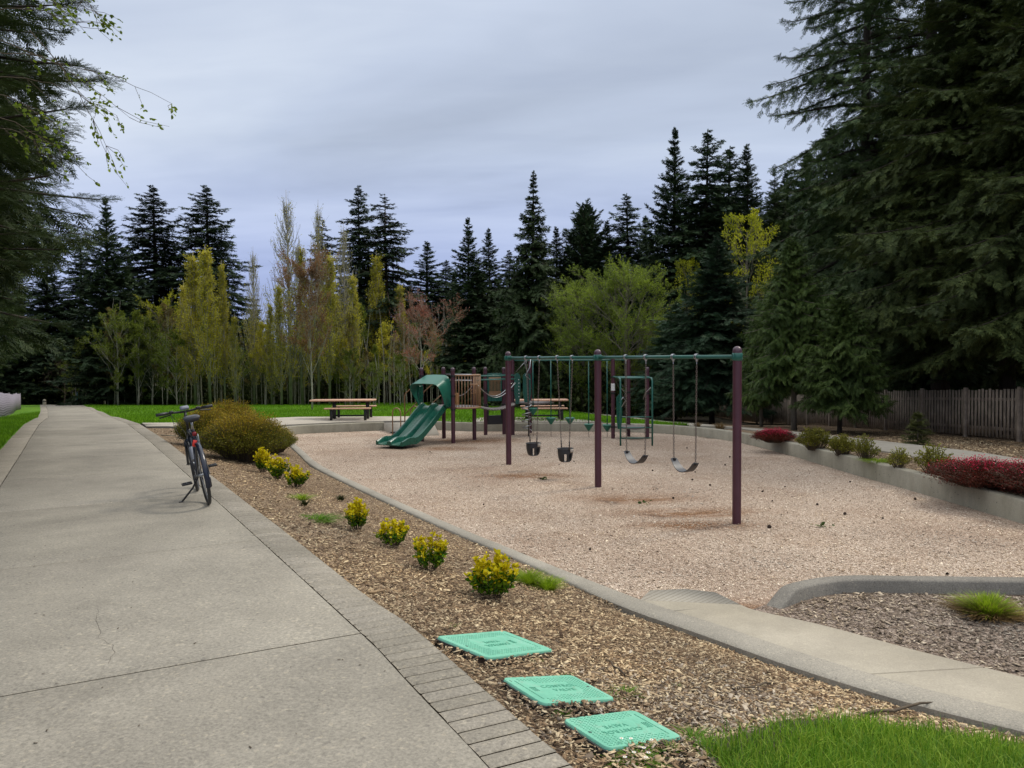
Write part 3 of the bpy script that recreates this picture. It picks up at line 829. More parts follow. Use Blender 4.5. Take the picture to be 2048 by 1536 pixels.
chip_obj('bark_chips', P, TT(P[:, 0], P[:, 1]), .014, .05, M['chip2'], 'greyish bark chips in the near corner of the bed by the walkway')
P = scatter(WUP + [(7.5, 4.5), (7, 8)] + FRONT, 26000)
P = P[dist_line(P, FRONT) > .2]
chip_obj('bark_chips', P, .105 + .03 * np.clip(dist_line(P, WUP) / .5 - .35, -.4, 1) * np.clip(dist_line(P, FRONT) / .5, 0, 1) + .01 * wave(P[:, 0] * 2, P[:, 1] * 2), .014, .045, M['chip2'], 'grey weathered bark chips round the lime green tuft')
P = scatter(PLAY, 90000, lambda x, y: np.clip((8 / np.maximum(y, 5)) ** 2.2, .02, 1) * (1 - .85 * np.clip(np.exp(-((x - 2.75) / 1.1) ** 2 - ((y - 11.9) / .42) ** 2) * 1.4 * (.6 + .4 * np.sin(x * 9)) + np.exp(-((x - 2.1) / 1.0) ** 2 - ((y - 13.1) / .42) ** 2) * 1.4 + np.exp(-((x - 1.65) / 1.1) ** 2 - ((y - 7.3) / .3) ** 2), 0, 1)))
P = P[dist_line(P, PLAY, True) > .12]
chip_obj('wood_chips', P, floor_z(P[:, 1]) + .02 * wave(P[:, 0] * 1.3, P[:, 1] * 1.1) - .08 * np.exp(-(((P[:, 0] - 2.75) / .9) ** 2 + ((P[:, 1] - 11.9) / .45) ** 2)) - .07 * np.exp(-(((P[:, 0] - 2.1) / .9) ** 2 + ((P[:, 1] - 13.1) / .45) ** 2)), .012, .03, M['chip3'], 'pale pinkish wood chips covering the play area', tilt=.25)
P = scatter([(7.4, 8), (7.3, 13), (7.1, 20), (8, 20), (8.2, 8)], 2500)
P2 = scatter([(9.9, 9), (9.9, 15), (9.5, 22), (8.7, 26), (13, 27), (13.4, 12)], 16000)
P = np.concatenate([P, P2])
chip_obj('bark_chips', P, TT(P[:, 0], P[:, 1]), .03, .07, M['chip1'], 'brown bark chips on the slope below the wooden fence')
# ================================================================== VEGETATION
E3 = np.zeros((0, 3), int); E4 = np.zeros((0, 4), int)
def blade_tpl(items):
    """items: list of (p0, p1, width) -> thin kite shaped blades"""
    V = []; Q = []
    for p0, p1, w in items:
        p0 = np.array(p0, float); p1 = np.array(p1, float); d = p1 - p0
        s = np.cross(d, [0, 0, 1.0]); s = s / (np.linalg.norm(s) + 1e-9) * w / 2
        m = p0 + d * .45; o = len(V)
        V += [p0, m + s, p1, m - s]; Q.append([o, o + 1, o + 2, o + 3])
    return np.array(V), np.array(Q), E3
def fir_spray(nside, w, seed, flat=.1, droop=.0, side_len=.5):
    r = np.random.default_rng(seed); it = [((0, 0, 0), (1, 0, -droop), w)]
    for i in range(nside):
        t = .08 + .8 * i / nside; sg = 1 if i % 2 else -1; l = side_len * (1 - .55 * t) * r.uniform(.75, 1.2); a = math.radians(r.uniform(38, 58))
        p = (t, 0, -droop * t * t)
        it.append((p, (t + l * math.cos(a), sg * l * math.sin(a), -droop * t * t + r.uniform(-flat, flat) - droop * l), w))
    return blade_tpl(it)
SPRAY_FAR = [fir_spray(6, .17, k, .12, .12, .5) for k in range(3)]
SPRAY_MID = [fir_spray(11, .085, 10 + k, .10, .10, .52) for k in range(3)]
SPRAY_CEDAR = [fir_spray(14, .075, 20 + k, .05, .30, .42) for k in range(3)]
def needle_spray(seed):
    """close-up twig: shoots set with separate needles"""
    r = np.random.default_rng(seed); it = []
    def shoot(p, d, ln):
        p = np.array(p); d = np.array(d); d = d / np.linalg.norm(d); s = np.cross([0, 0, 1.0], d); s /= np.linalg.norm(s)
        it.append((p, p + d * ln, .016))
        n = int(ln / .036)
        for k in range(n):
            q = p + d * ln * (k + .5) / n
            for sg in (-1, 1):
                e = d * r.uniform(.5, .8) + s * sg + np.array([0, 0, r.uniform(-.1, .55)]); e /= np.linalg.norm(e)
                it.append((q, q + e * r.uniform(.075, .105), .022))
    shoot((0, 0, 0), (1, 0, -.05), 1)
    for i in range(6):
        t = .12 + .72 * i / 6; sg = 1 if i % 2 else -1; l = .5 * (1 - .5 * t) * r.uniform(.8, 1.2); a = math.radians(r.uniform(35, 55))
        shoot((t, 0, 0), (math.cos(a), sg * math.sin(a), r.uniform(-.15, .1)), l)
    return blade_tpl(it)
SPRAY_NEAR = [needle_spray(k) for k in range(3)]

def conifer(H, R, base, seed, sprays, fs, levels=45, nb=(5, 8), droop=.35, taper=.8, up_top=40, low_ang=-12, ragged=.3, trunk_r=None, density=1.0, hang=.0, zmax=None, side_w=.42, azi=None, branch_r=.02, minL=.0):
    r = np.random.default_rng(seed)
    wood = Geo(); leaf = Geo()
    trunk_r = trunk_r or H * .014; FS = fs
    n = 14; zz = np.linspace(0, H, n); wob = np.cumsum(r.normal(0, H * .0015, (n, 2)), axis=0)
    tp = np.c_[wob, zz]; wood.tube(tp, trunk_r * (1 - zz / H) ** .8 + .012, 9)
    acc = [[[], [], []] for _ in sprays]
    ts = (np.arange(levels) + r.uniform(-.4, .4, levels)) / levels
    sect = r.uniform(.75, 1.25, 8)
    for t in ts:
        t = min(max(t, 0.0), .985); z = base + (H - base) * t
        if zmax and z > zmax: continue
        k = r.integers(nb[0], nb[1] + 1)
        c0 = np.array([np.interp(z, zz, tp[:, 0]), np.interp(z, zz, tp[:, 1]), z])
        prof = (1 - t) ** taper * (.45 + .55 * min(1, t * 6 + .35))
        a0 = r.uniform(0, 2 * PI)
        for i in range(k):
            az = a0 + 2 * PI * i / k + r.normal(0, .25)
            if azi is not None and abs(((az - azi[0] + PI) % (2 * PI)) - PI) > azi[1]: continue
            zo = r.uniform(-.5, .5) * (H - base) / levels * 1.6; c = c0 + np.array([0, 0, zo])
            Lb = R * prof * float(np.clip(1 + ragged * r.normal(), .4, 1.7)) * sect[int((az % (2 * PI)) / (2 * PI) * 8) % 8]
            Lb = min(Lb, R * 1.15); Lb = max(Lb, .10 * R * (1 - t) ** .5 + .10 + minL)
            e = math.radians(low_ang + (up_top - low_ang) * t ** 1.3 + r.normal(0, 6))
            F0 = FS; fs = F0 * float(np.clip(.38 + Lb / (R * .55), .45, 1.0))
            m = max(4, int(Lb / (fs * .42) * density))
            s = (np.arange(m) + .5) / m; s = s[s > .12 if Lb > .8 else s > 0]
            h = np.array([math.cos(az), math.sin(az), 0]); side = np.array([-math.sin(az), math.cos(az), 0])
            dr = droop * Lb
            pos = c + np.outer(s * Lb * math.cos(e), h); pos[:, 2] += s * Lb * math.sin(e) - dr * s ** 2 + dr * .5 * s ** 4
            bend = np.outer(s ** 2 * Lb * r.normal(0, .08), side); pos = pos + bend
            dirv = np.outer(np.full(len(s), math.cos(e)), h); dirv[:, 2] = math.sin(e) - 2 * dr / Lb * s + 2 * dr / Lb * s ** 3
            if branch_r > 0 and Lb > .5:
                q = np.r_[[c], pos[::max(1, len(pos) // 5)], [pos[-1]]]
                wood.tube(q, np.linspace(branch_r * (1 + Lb * .35), .006, len(q)), 4, cap=False)
            # secondary twigs both sides
            for sg in (-1, 1):
                ang = math.radians(50) + r.normal(0, .2, len(s))
                d2 = dirv * np.cos(ang)[:, None] + side * (sg * np.sin(ang))[:, None]
                d2[:, 2] += r.normal(-.05 - hang, .12, len(s))
                l2 = side_w * Lb * np.sqrt(np.clip(s * 1.6, 0, 1)) * (1.05 - s) * r.uniform(.6, 1.2, len(s))
                kmax = max(1, int(np.ceil((l2.max() if len(l2) else 0) / (fs * .6))))
                for q in range(kmax):
                    ok = l2 > q * fs * .6 * .85
                    if q > 0 and not ok.any(): break
                    if q == 0: ok = np.ones(len(s), bool)
                    st = pos[ok] + d2[ok] * (q * fs * .6); st[:, 2] -= (q * fs * .6) ** 2 * .25 * (1 + hang * 2)
                    ch = r.integers(0, len(sprays), ok.sum())
                    dd = d2[ok] + r.normal(0, .14, (ok.sum(), 3)); dd[:, 2] -= q * .12 * (1 + hang * 3)
                    sc = fs * r.uniform(.7, 1.25, ok.sum())
                    for w in range(len(sprays)):
                        mm = ch == w
                        acc[w][0].append(st[mm]); acc[w][1].append(dd[mm]); acc[w][2].append(sc[mm])
            ax = r.uniform(size=len(s)) < .6; w = r.integers(0, len(sprays))
            dx = dirv[ax] + r.normal(0, .18, (ax.sum(), 3)); dx[:, 2] += .18
            acc[w][0].append(pos[ax]); acc[w][1].append(dx); acc[w][2].append(np.full(ax.sum(), fs * .85))
            w = r.integers(0, len(sprays))
            acc[w][0].append(pos[-2:]); acc[w][1].append(dirv[-2:] + r.normal(0, .1, (len(dirv[-2:]), 3))); acc[w][2].append(np.full(len(pos[-2:]), fs))
    top = np.array([[tp[-1][0], tp[-1][1], H - fs * .4]] * 3); acc[0][0].append(top); acc[0][1].append(np.array([[.05, 0, 1], [0, .3, .9], [-.3, .1, .9]])); acc[0][2].append(np.full(3, fs * .9))
    for w, sp in enumerate(sprays):
        if not acc[w][0]: continue
        P = np.concatenate(acc[w][0]); D = np.concatenate(acc[w][1]); S = np.concatenate(acc[w][2])
        nr = np.zeros_like(P); nr[:, 2] = 1; nr += r.normal(0, .35, nr.shape)
        leaf.inst(sp, frames(D, nr) * S[:, None, None], P)
    return wood, leaf

# ---- leaf template: folded diamond
LEAF = (np.array([(0, 0, 0), (.45, .28, .06), (1, 0, -.05), (.45, -.28, .06)]), E4, np.array([[0, 1, 2], [0, 2, 3]]))
LEAFW = (np.array([(0, 0, 0), (.3, .3, .07), (.7, .26, .05), (1, 0, -.08), (.7, -.26, .05), (.3, -.3, .07)]), E4, np.array([[0, 1, 2], [0, 2, 3], [0, 3, 4], [0, 4, 5]]))
def leaves(g, P, D, size, r, tpl=LEAF, jit=.6, mi=0):
    n = len(P)
    if n == 0: return
    D = D + r.normal(0, jit, (n, 3)); nr = r.normal(0, 1, (n, 3)); nr[:, 2] += .8
    S = size * r.uniform(.6, 1.3, n)
    g.inst(tpl, frames(D, nr) * S[:, None, None], P, mi)

def broadleaf(H, seed, spread=.5, n_main=7, fork=.28, levels=3, leafsize=.12, leafn=14, bare=.0, ascend=.6, trunk_r=None, kids=6, twig_r=.006, clear=.2, wood_only=False, round_top=True, jl=.6):
    """trunk with forking limbs; leaves sit along the outer twigs"""
    r = np.random.default_rng(seed); wood = Geo(); leaf = Geo()
    trunk_r = trunk_r or H * .013
    LP = []; LD = []
    def grow(p, d, ln, rad, lev):
        n = 5; pts = [p]; q = p.copy(); dd = d.copy()
        for i in range(n):
            dd = dd + r.normal(0, .09, 3); dd[2] += .05 * ascend; dd /= np.linalg.norm(dd)
            q = q + dd * ln / n; pts.append(q.copy())
        wood.tube(pts, np.linspace(rad, max(twig_r * .5, rad * .35), n + 1), 5 if lev < 2 else 3, cap=False)
        pts = np.array(pts)
        if lev >= levels - 1:
            m = leafn; t = r.uniform(.15, 1, m) * n; i = np.minimum(t.astype(int), n - 1); f = (t - i)[:, None]
            LP.append(pts[i] * (1 - f) + pts[i + 1] * f + r.normal(0, leafsize * .5, (m, 3))); LD.append(np.repeat(dd[None], m, 0))
            return
        for k in range(kids):
            t = r.uniform(.25, 1) * n; i = min(int(t), n - 1); f = t - i; b = pts[i] * (1 - f) + pts[i + 1] * f
            ax = r.normal(0, 1, 3); ax -= dd * (ax @ dd); ax /= np.linalg.norm(ax)
            nd = dd * 1 + ax * r.uniform(.45, .95) * (1.3 - ascend * .7); nd[2] += .15 * ascend; nd /= np.linalg.norm(nd)
            grow(b, nd, ln * r.uniform(.42, .68), max(twig_r, rad * .5), lev + 1)
    n = 10; zz = np.linspace(0, H * .92, n); wob = np.cumsum(r.normal(0, H * .004, (n, 2)), axis=0); tp = np.c_[wob, zz]
    wood.tube(tp, trunk_r * (1 - zz / H) ** .9 + .006, 8)
    for k in range(n_main):
        t = clear + (.93 - clear) * (k + r.uniform(0, .8)) / n_main; z = H * t
        c = np.array([np.interp(z, zz, tp[:, 0]), np.interp(z, zz, tp[:, 1]), z]); az = k * 2.4 + r.normal(0, .3)
        d = np.array([math.cos(az) * spread, math.sin(az) * spread, ascend + .25]); d /= np.linalg.norm(d)
        rel = (t - clear) / (1 - clear)
        pr = (math.sin(PI * (rel * .75 + .22)) if round_top else 1 - .6 * rel)
        grow(c, d, H * fork * max(.25, pr) * r.uniform(.85, 1.15), trunk_r * .42 * (1 - t * .6), 0)
    P = np.concatenate(LP); D = np.concatenate(LD)
    if bare > 0: k = r.uniform(size=len(P)) > bare; P = P[k]; D = D[k]
    leaves(leaf, P, D, leafsize, r, LEAF, jl)
    return wood, leaf

def poplar(H, W, seed, leafn=5200, leafsize=.13, bare_top=False, clear=.10, nbr=110):
    """columnar: thin branches rising nearly parallel to the trunk"""
    r = np.random.default_rng(seed); wood = Geo(); leaf = Geo()
    wood.tube([(0, 0, 0), (r.normal(0, .1), r.normal(0, .1), H * .5), (0, 0, H)], [H * .0065, H * .0045, .012], 7)
    LP = []; per = leafn // nbr
    for k in range(nbr):
        t = clear + (.90 - clear) * (k / nbr) ** .9; az = r.uniform(0, 2 * PI); z = H * t
        ln = H * (.22 * (1 - t) + .045) * r.uniform(.7, 1.2)
        out = W * (.35 + .65 * math.sin(PI * min(1, t * .9 + .15))) * r.uniform(.35, 1) * (1 - .75 * t ** 2.2)
        h = np.array([math.cos(az), math.sin(az), 0]); s = np.linspace(0, 1, 6)
        P = np.outer(out * (1 - (1 - s) ** 1.8), h); P[:, 2] = z + ln * s ** 1.1
        P[:, 2] = np.minimum(P[:, 2], H * 1.0 + .2)
        P += r.normal(0, .03, P.shape)
        wood.tube(P, np.linspace(.028, .007, 6), 3, cap=False)
        for q in range(4):
            s0 = r.uniform(.15, .9); b = P[int(s0 * 5)]; e = b + h * r.uniform(-.1, .3) + r.normal(0, .15, 3) + np.array([0, 0, r.uniform(.4, 1.0)])
            wood.tube([b, (b + e) / 2 + r.normal(0, .03, 3), e], [.011, .008, .005], 3, cap=False)
            m = per // 6; u = r.uniform(.2, 1, m)[:, None]; LP.append(b * (1 - u) + e * u + r.normal(0, .07, (m, 3)))
        m = per // 3; t2 = r.uniform(.1, 1, m) * 5; i = np.minimum(t2.astype(int), 4); f = (t2 - i)[:, None]
        LP.append(P[i] * (1 - f) + P[i + 1] * f + r.normal(0, .08, (m, 3)))
    P = np.concatenate(LP)
    if bare_top: k = r.uniform(size=len(P)) > sstep((P[:, 2] / H - .42) / .22) * .9; P = P[k]
    D = np.zeros_like(P); D[:, 2] = 1
    leaves(leaf, P, D, leafsize, r, LEAF, .7)
    return wood, leaf

PROTO = {}
def make_proto(key, geos, mw, ml, smooth=True):
    w, l = geos
    PROTO[key] = (w.mesh(key + '_wood', mw, True), l.mesh(key + '_leaves', ml))
def plant(key, name, label, cat, x, y, scale=1.0, zs=1.0, rot=None, group=None, parts=('trunk', 'crown'), z=None, tilt=0):
    me = PROTO[key]
    rot = random.uniform(0, 6.28) if rot is None else rot
    t = thing(name, label, cat, (x, y, (T(x, y) - .06) if z is None else z), rot, group)
    t.scale = (scale, scale, scale * zs)
    if cat == 'tree' and not tilt: tilt = random.uniform(-.025, .025)
    if tilt: t.rotation_euler[0] = tilt
    for nm, m in zip(parts, me):
        o = bpy.data.objects.new(nm, m); COL.objects.link(o); o.parent = t
    return t
def px_of(x, y, z):
    v = RN.T @ np.array([x, y, z - CAMZ]); return (1024 + F * v[0] / -v[2], 768 - F * v[1] / -v[2])
HMAX = {}
def plant_px(key, H0, name, label, cat, px, top, d, wscale=1.0, group=None, base=None, rot=None, **kw):
    """stand a tree at forward distance d on the line of photo column px, tall enough to reach row top"""
    p = PD(px, top, d); x, y = p.x, d
    z0 = T(x, y) - .06 if base is None else base
    if key not in HMAX:
        zz_ = [max(v.co.z for v in m_.vertices) for m_ in PROTO[key][:2] if len(m_.vertices)]; HMAX[key] = max(zz_)
    h = p.z - z0; s = h / HMAX[key]
    t = plant(key, name, label, cat, x, y, s * wscale, 1 / wscale, rot, group, z=z0, **kw)
    return t

# ---------------------------------------------------------------- prototypes
make_proto('fir_a', conifer(22, 4.2, 3.0, 1, SPRAY_FAR, .54, 82, (4, 6), .30, .85, 42, -8, .28, branch_r=.025), M['bark_fir'], M['fir_far'])
make_proto('fir_b', conifer(22, 3.9, 5.0, 2, SPRAY_FAR, .54, 76, (4, 6), .42, .75, 30, -15, .42, branch_r=.025), M['bark_fir'], M['fir_far'])
make_proto('fir_c', conifer(22, 4.8, 1.0, 3, SPRAY_FAR, .56, 92, (4, 6), .25, .95, 45, 0, .2, branch_r=.025), M['bark_fir'], M['fir_far'])
make_proto('fir_open', conifer(22, 4.3, 7.0, 4, SPRAY_FAR, .50, 60, (3, 5), .45, .7, 25, -12, .45, branch_r=.035), M['bark_red'], M['fir_far'])
make_proto('hemlock', conifer(22, 5.6, 1.0, 5, SPRAY_FAR, .54, 86, (4, 6), .55, 1.15, 35, -5, .25, hang=.35, branch_r=.025), M['bark_fir'], M['fir'])
make_proto('pine', conifer(22, 4.6, 8, 6, SPRAY_FAR, .50, 60, (5, 7), .05, .45, 55, 15, .12, branch_r=.04, side_w=.5), M['bark_red'], M['fir_far'])
make_proto('fir_mid', conifer(22, 5.0, 2.8, 8, SPRAY_MID, .46, 80, (4, 6), .35, .8, 35, -12, .3, branch_r=.025), M['bark_fir'], M['fir'])
make_proto('fir_ragged', conifer(24, 5.0, 4.5, 9, SPRAY_MID, .42, 58, (2, 4), .30, .6, 28, -12, .32, branch_r=.03, density=.85), M['bark_fir'], M['fir'])
make_proto('cedar', conifer(8.5, 2.3, 2.3, 12, SPRAY_CEDAR, .34, 52, (7, 10), .45, .8, 35, -6, .22, hang=.45, branch_r=.012, trunk_r=.13), M['bark_grey'], M['cedar'])
make_proto('cedar_small', conifer(5.6, 2.0, 1.5, 13, SPRAY_CEDAR, .27, 48, (7, 10), .40, .75, 40, -2, .25, hang=.35, branch_r=.010, trunk_r=.10), M['bark_fir'], M['cedar'])
make_proto('near_fir', conifer(17, 4.6, 3.9, 14, SPRAY_MID, .33, 92, (4, 7), .40, .55, 25, -10, .2, hang=.12, branch_r=.018), M['bark_fir'], M['fir_bronze'])
make_proto('blue_fir', conifer(12, 3.6, 2.0, 15, SPRAY_MID, .40, 54, (7, 9), .35, .8, 30, -8, .22, branch_r=.02), M['bark_fir'], M['fir_blue'])
make_proto('seedling', conifer(1.5, .62, .12, 16, SPRAY_MID, .17, 16, (5, 7), .2, .8, 40, 5, .25, branch_r=.006, trunk_r=.02), M['bark_grey'], foliage('seedling_needles', (.05, .065, .02), (.13, .14, .045)))
make_proto('poplar_a', poplar(16, 1.15, 31, 14000, .115, clear=.12), M['bark_pale'], M['poplar'])
make_proto('poplar_b', poplar(16, 1.0, 32, 10000, .11, clear=.12, nbr=90), M['bark_pale'], M['poplar'])
make_proto('poplar_bare', poplar(22, 2.1, 33, 14000, .13, bare_top=True, nbr=190), M['bark_pale'], M['poplar'])
make_proto('sapling', broadleaf(12, 41, .45, 16, .17, 3, .20, 16, .1, .9, .07, 4, .007, .25), M['bark_pale'], M['alder'])
make_proto('sapling_c', broadleaf(12, 49, .5, 15, .2, 3, .17, 15, .1, .9, .07, 4, .007, .18), M['bark_pale'], foliage('tan_budding_leaves', (.13, .10, .04), (.28, .22, .08), None, .6, .3, .2))
make_proto('sapling_b', broadleaf(12, 42, .6, 15, .2, 3, .20, 16, .1, .8, .08, 4, .007, .3), M['bark_grey'], M['poplar'])
make_proto('light_tree', broadleaf(11, 43, .8, 24, .34, 4, .085, 17, .05, .75, .15, 5, .006, .06), M['bark_grey'], M['lightgreen'])
make_proto('yellow_tree', broadleaf(16, 44, .7, 14, .25, 4, .19, 7, .1, .7, .16, 4, .008, .2), M['bark_grey'], M['yellow_new'])
make_proto('alder_tree', broadleaf(10, 45, .75, 13, .28, 4, .12, 8, .1, .75, .12, 4, .006, .15), M['bark_grey'], M['yellow_new'])
make_proto('brown_tree', broadleaf(9.5, 46, .45, 15, .34, 4, .08, 12, .1, .95, .065, 5, .005, .22), M['bark_pale'], M['brown_bud'])
make_proto('red_tree', broadleaf(7.2, 47, .62, 12, .34, 4, .075, 6, .05, .85, .05, 5, .005, .28), M['bark_pale'], M['red_bud'])
make_proto('vase_tree', broadleaf(4.5, 48, .7, 8, .42, 4, .05, 5, .2, .8, .06, 4, .005, .2), M['twig'], foliage('purple_buds', (.06, .03, .03), (.13, .07, .06)))
def shrub_mass(seed, rad, h, n_stem, leafsize, leafn, tpl=LEAF, up=.6, flat=False):
    """many stems fanning from the base, leaves on the outer part of each"""
    r = np.random.default_rng(seed); wood = Geo(); LP = []; LD = []
    for k in range(n_stem):
        az = r.uniform(0, 2 * PI); q = math.sqrt(r.uniform()); o = q * rad
        hz = h * math.sqrt(max(.12, 1 - .8 * q * q)) * r.uniform(.78, 1.12)
        b = np.array([math.cos(az), math.sin(az), 0]) * o * .35; e = np.array([math.cos(az) * o, math.sin(az) * o, hz])
        m = (b + e) / 2; m[2] += hz * .12; m[:2] -= e[:2] * .1; s = np.linspace(0, 1, 5)[:, None]
        P = (1 - s) ** 2 * b + 2 * s * (1 - s) * m + s * s * e
        wood.tube(P, np.linspace(.007, .002, 5) * (1 + h * .5), 3, cap=False)
        u = r.uniform(.35, 1.0, leafn)[:, None] ** .7
        LP.append((1 - u) ** 2 * b + 2 * u * (1 - u) * m + u * u * e + r.normal(0, rad * .055, (leafn, 3)))
        d = e - m; d /= np.linalg.norm(d); LD.append(np.repeat(d[None], leafn, 0))
    return wood, np.concatenate(LP), np.concatenate(LD), r
def make_shrub(key, seed, rad, h, n_stem, leafsize, leafn, mw, m_in, m_out, split, tpl=LEAF, jit=.5):
    w, P, D, r = shrub_mass(seed, rad, h, n_stem, leafsize, leafn)
    P[:, 2] = np.maximum(P[:, 2], .02)
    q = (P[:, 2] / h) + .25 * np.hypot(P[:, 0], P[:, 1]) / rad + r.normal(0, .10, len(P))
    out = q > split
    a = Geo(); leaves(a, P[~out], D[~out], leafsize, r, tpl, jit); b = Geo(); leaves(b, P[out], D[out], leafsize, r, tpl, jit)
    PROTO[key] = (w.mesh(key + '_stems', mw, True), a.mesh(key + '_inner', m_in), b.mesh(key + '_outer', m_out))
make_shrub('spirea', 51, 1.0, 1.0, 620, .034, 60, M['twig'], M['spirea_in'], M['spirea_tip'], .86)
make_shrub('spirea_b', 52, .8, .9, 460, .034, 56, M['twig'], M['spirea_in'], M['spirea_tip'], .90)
make_shrub('rhodo', 53, .5, .7, 150, .045, 22, M['twig'], M['rhodo'], foliage('pale_olive_tips', (.16, .16, .03), (.30, .27, .05)), .98, LEAFW)
make_shrub('rhodo_b', 54, .5, .75, 90, .05, 16, M['twig'], M['rhodo'], foliage('pale_olive_leaves', (.16, .17, .03), (.30, .30, .05)), .95, LEAFW)
make_shrub('azalea', 55, .75, .5, 420, .035, 34, M['twig'], M['azalea_leaf'], M['azalea_red'], .99)
make_shrub('azalea_dark', 56, 1.15, .72, 900, .036, 36, M['twig'], M['azalea_leaf'], M['azalea_red'], 1.10)
make_shrub('mound', 57, 1.0, 1.0, 260, .12, 26, M['twig'], M['under'], foliage('weeping_green', (.03, .07, .02), (.07, .13, .035)), .7)
make_shrub('brown_mound', 58, 1.0, .8, 420, .05, 12, M['twig'], foliage('brown_twigs_in', (.04, .025, .015), (.10, .055, .035)), foliage('brown_twigs', (.06, .035, .022), (.13, .07, .045)), .7)
make_shrub('thicket', 59, 1.6, 1.8, 150, .13, 16, M['twig'], M['under'], foliage('thicket_leaves', (.035, .05, .014), (.11, .11, .03)), .85)
def golden(key, seed, rad=.2, h=.4, n=26, leafsize=.042):
    r = np.random.default_rng(seed); wood = Geo(); gy = Geo(); gg = Geo()
    for k in range(n):
        az = r.uniform(0, 2 * PI); q = math.sqrt(r.uniform()); lean = q * rad; hz = h * (1 - .45 * q) * r.uniform(.72, 1.15)
        s = np.linspace(0, 1, 7)[:, None]; b = np.array([math.cos(az), math.sin(az), 0]) * lean * .3; e = np.array([math.cos(az) * lean, math.sin(az) * lean, hz])
        P = b * (1 - s) + e * s + np.array([math.cos(az), math.sin(az), 0]) * (s * (1 - s)) * lean * .5
        wood.tube(P, np.linspace(.0035, .0015, 7), 4, cap=False)
        m = int(46 * hz / .35); u = r.uniform(.12, 1, m) ** .8 * 6; i = np.minimum(u.astype(int), 5); f = (u - i)[:, None]
        Q = P[i] * (1 - f) + P[i + 1] * f; a2 = r.uniform(0, 2 * PI, m); D = np.c_[np.cos(a2), np.sin(a2), r.uniform(.3, 1.2, m)]
        y = (Q[:, 2] / h + r.normal(0, .10, m)) > .46
        leaves(gy, Q[y], D[y], leafsize, r, LEAFW, .2); leaves(gg, Q[~y], D[~y], leafsize * .95, r, LEAFW, .3)
    PROTO[key] = (wood.mesh(key + '_stems', M['twig'], True), gg.mesh(key + '_green', M['euo_g']), gy.mesh(key + '_yellow', M['euo_y']))
golden('golden_a', 61, .18, .42, 30); golden('golden_b', 62, .22, .36, 34); golden('golden_c', 63, .22, .40, 32); golden('golden_d', 64, .24, .44, 36, .048)
def blade_mesh(n, rad, h, w, seed, out=.9, mi_split=None):
    """arching tuft of blades"""
    r = np.random.default_rng(seed); g = Geo()
    az = r.uniform(0, 2 * PI, n); q = np.sqrt(r.uniform(0, 1, n)); b = np.stack([np.cos(az) * q, np.sin(az) * q], 1) * rad * .45
    hh = h * r.uniform(.55, 1.15, n) * (1 - .35 * q); lean = out * (.15 + q) * rad * r.uniform(.7, 1.2, n); dr = np.stack([np.cos(az + r.normal(0, .5, n)), np.sin(az + r.normal(0, .5, n))], 1)
    sd = np.stack([-dr[:, 1], dr[:, 0]], 1); V = np.zeros((n, 7, 3)); k = 0
    for s, ww in ((0, 1), (.35, .9), (.7, .6)):
        c = b + dr * (lean * s ** 1.7)[:, None]; z = hh * (s - .18 * s ** 3)
        for sg in (-1, 1):
            V[:, k, :2] = c + sd * sg * w * .5 * ww; V[:, k, 2] = z; k += 1
    V[:, 6, :2] = b + dr * lean[:, None]; V[:, 6, 2] = hh * .82
    o = (np.arange(n) * 7)[:, None]
    Q = np.concatenate([o + np.array([[0, 1, 3, 2]]), o + np.array([[2, 3, 5, 4]])]); R = o + np.array([[4, 5, 6]])
    g.add(V.reshape(-1, 3), Q, R); return g

# ---------------------------------------------------------------- background trees
random.seed(11)
FG1 = 'dark firs along the far edge of the lawn'
spec = [
 ('fir_c', 210, 392, 56, 1.0, 'dense bushy dark fir just right of the overhanging left tree'),
 ('fir_b', 308, 368, 70, 1.25, 'tall pointed fir, first one standing clear right of the overhanging tree'),
 ('fir_b', 415, 368, 70, 1.35, 'tall ragged fir behind the yellow poplars'),
 ('fir_open', 648, 432, 66, .7, 'thin gappy fir between the pale poplar and the tall dark pair'),
 ('fir_b', 722, 370, 66, 1.0, 'left one of the tall dark pair of firs beside the brown tree'),
 ('fir_open', 775, 388, 64, 1.15, 'right one of the tall dark pair, with reddish bare lower trunk'),
 ('fir_a', 850, 482, 66, 1.35, 'shorter broad fir directly behind the red flowering tree'),
 ('fir_c', 935, 435, 60, 1.05, 'dark pointed fir right of the red flowering tree'),
 ('fir_a', 985, 455, 62, 1.0, 'dark fir squeezed left of the drooping hemlock'),
 ('hemlock', 1062, 338, 56, 1.0, 'tall hemlock with a narrow top and wide drooping skirt'),
 ('fir_a', 1112, 452, 62, 1.0, 'low dark fir just right of the drooping hemlock'),
 ('pine', 1172, 400, 64, .9, 'round topped dense pine standing by itself against the sky'),
 ('fir_a', 1215, 440, 62, 1.0, 'low dark fir between the round pine and the light spiky fir'),
 ('fir_b', 1258, 385, 62, 1.0, 'spiky lighter fir behind the light green tree'),
 ('fir_c', 1345, 256, 58, .85, 'very tall broad fir behind the right side of the light green tree'),
 ('fir_b', 1412, 258, 56, 1.0, 'very tall fir second from the left in the right hand group'),
 ('fir_b', 1450, 290, 60, .9, 'slim tall fir tucked between two very tall ones on the right'),
 ('fir_a', 1495, 286, 56, .9, 'tall fir nearest the left boughs of the huge right fir'),
]
for key, px, top, d, ws, lab in spec:
    if px < 900: d += 9
    plant_px(key, 22, 'fir_tree' if key not in ('pine', 'hemlock') else ('pine_tree' if key == 'pine' else 'hemlock_tree'), lab, 'tree', px, top, d, ws * random.uniform(.95, 1.15), FG1)
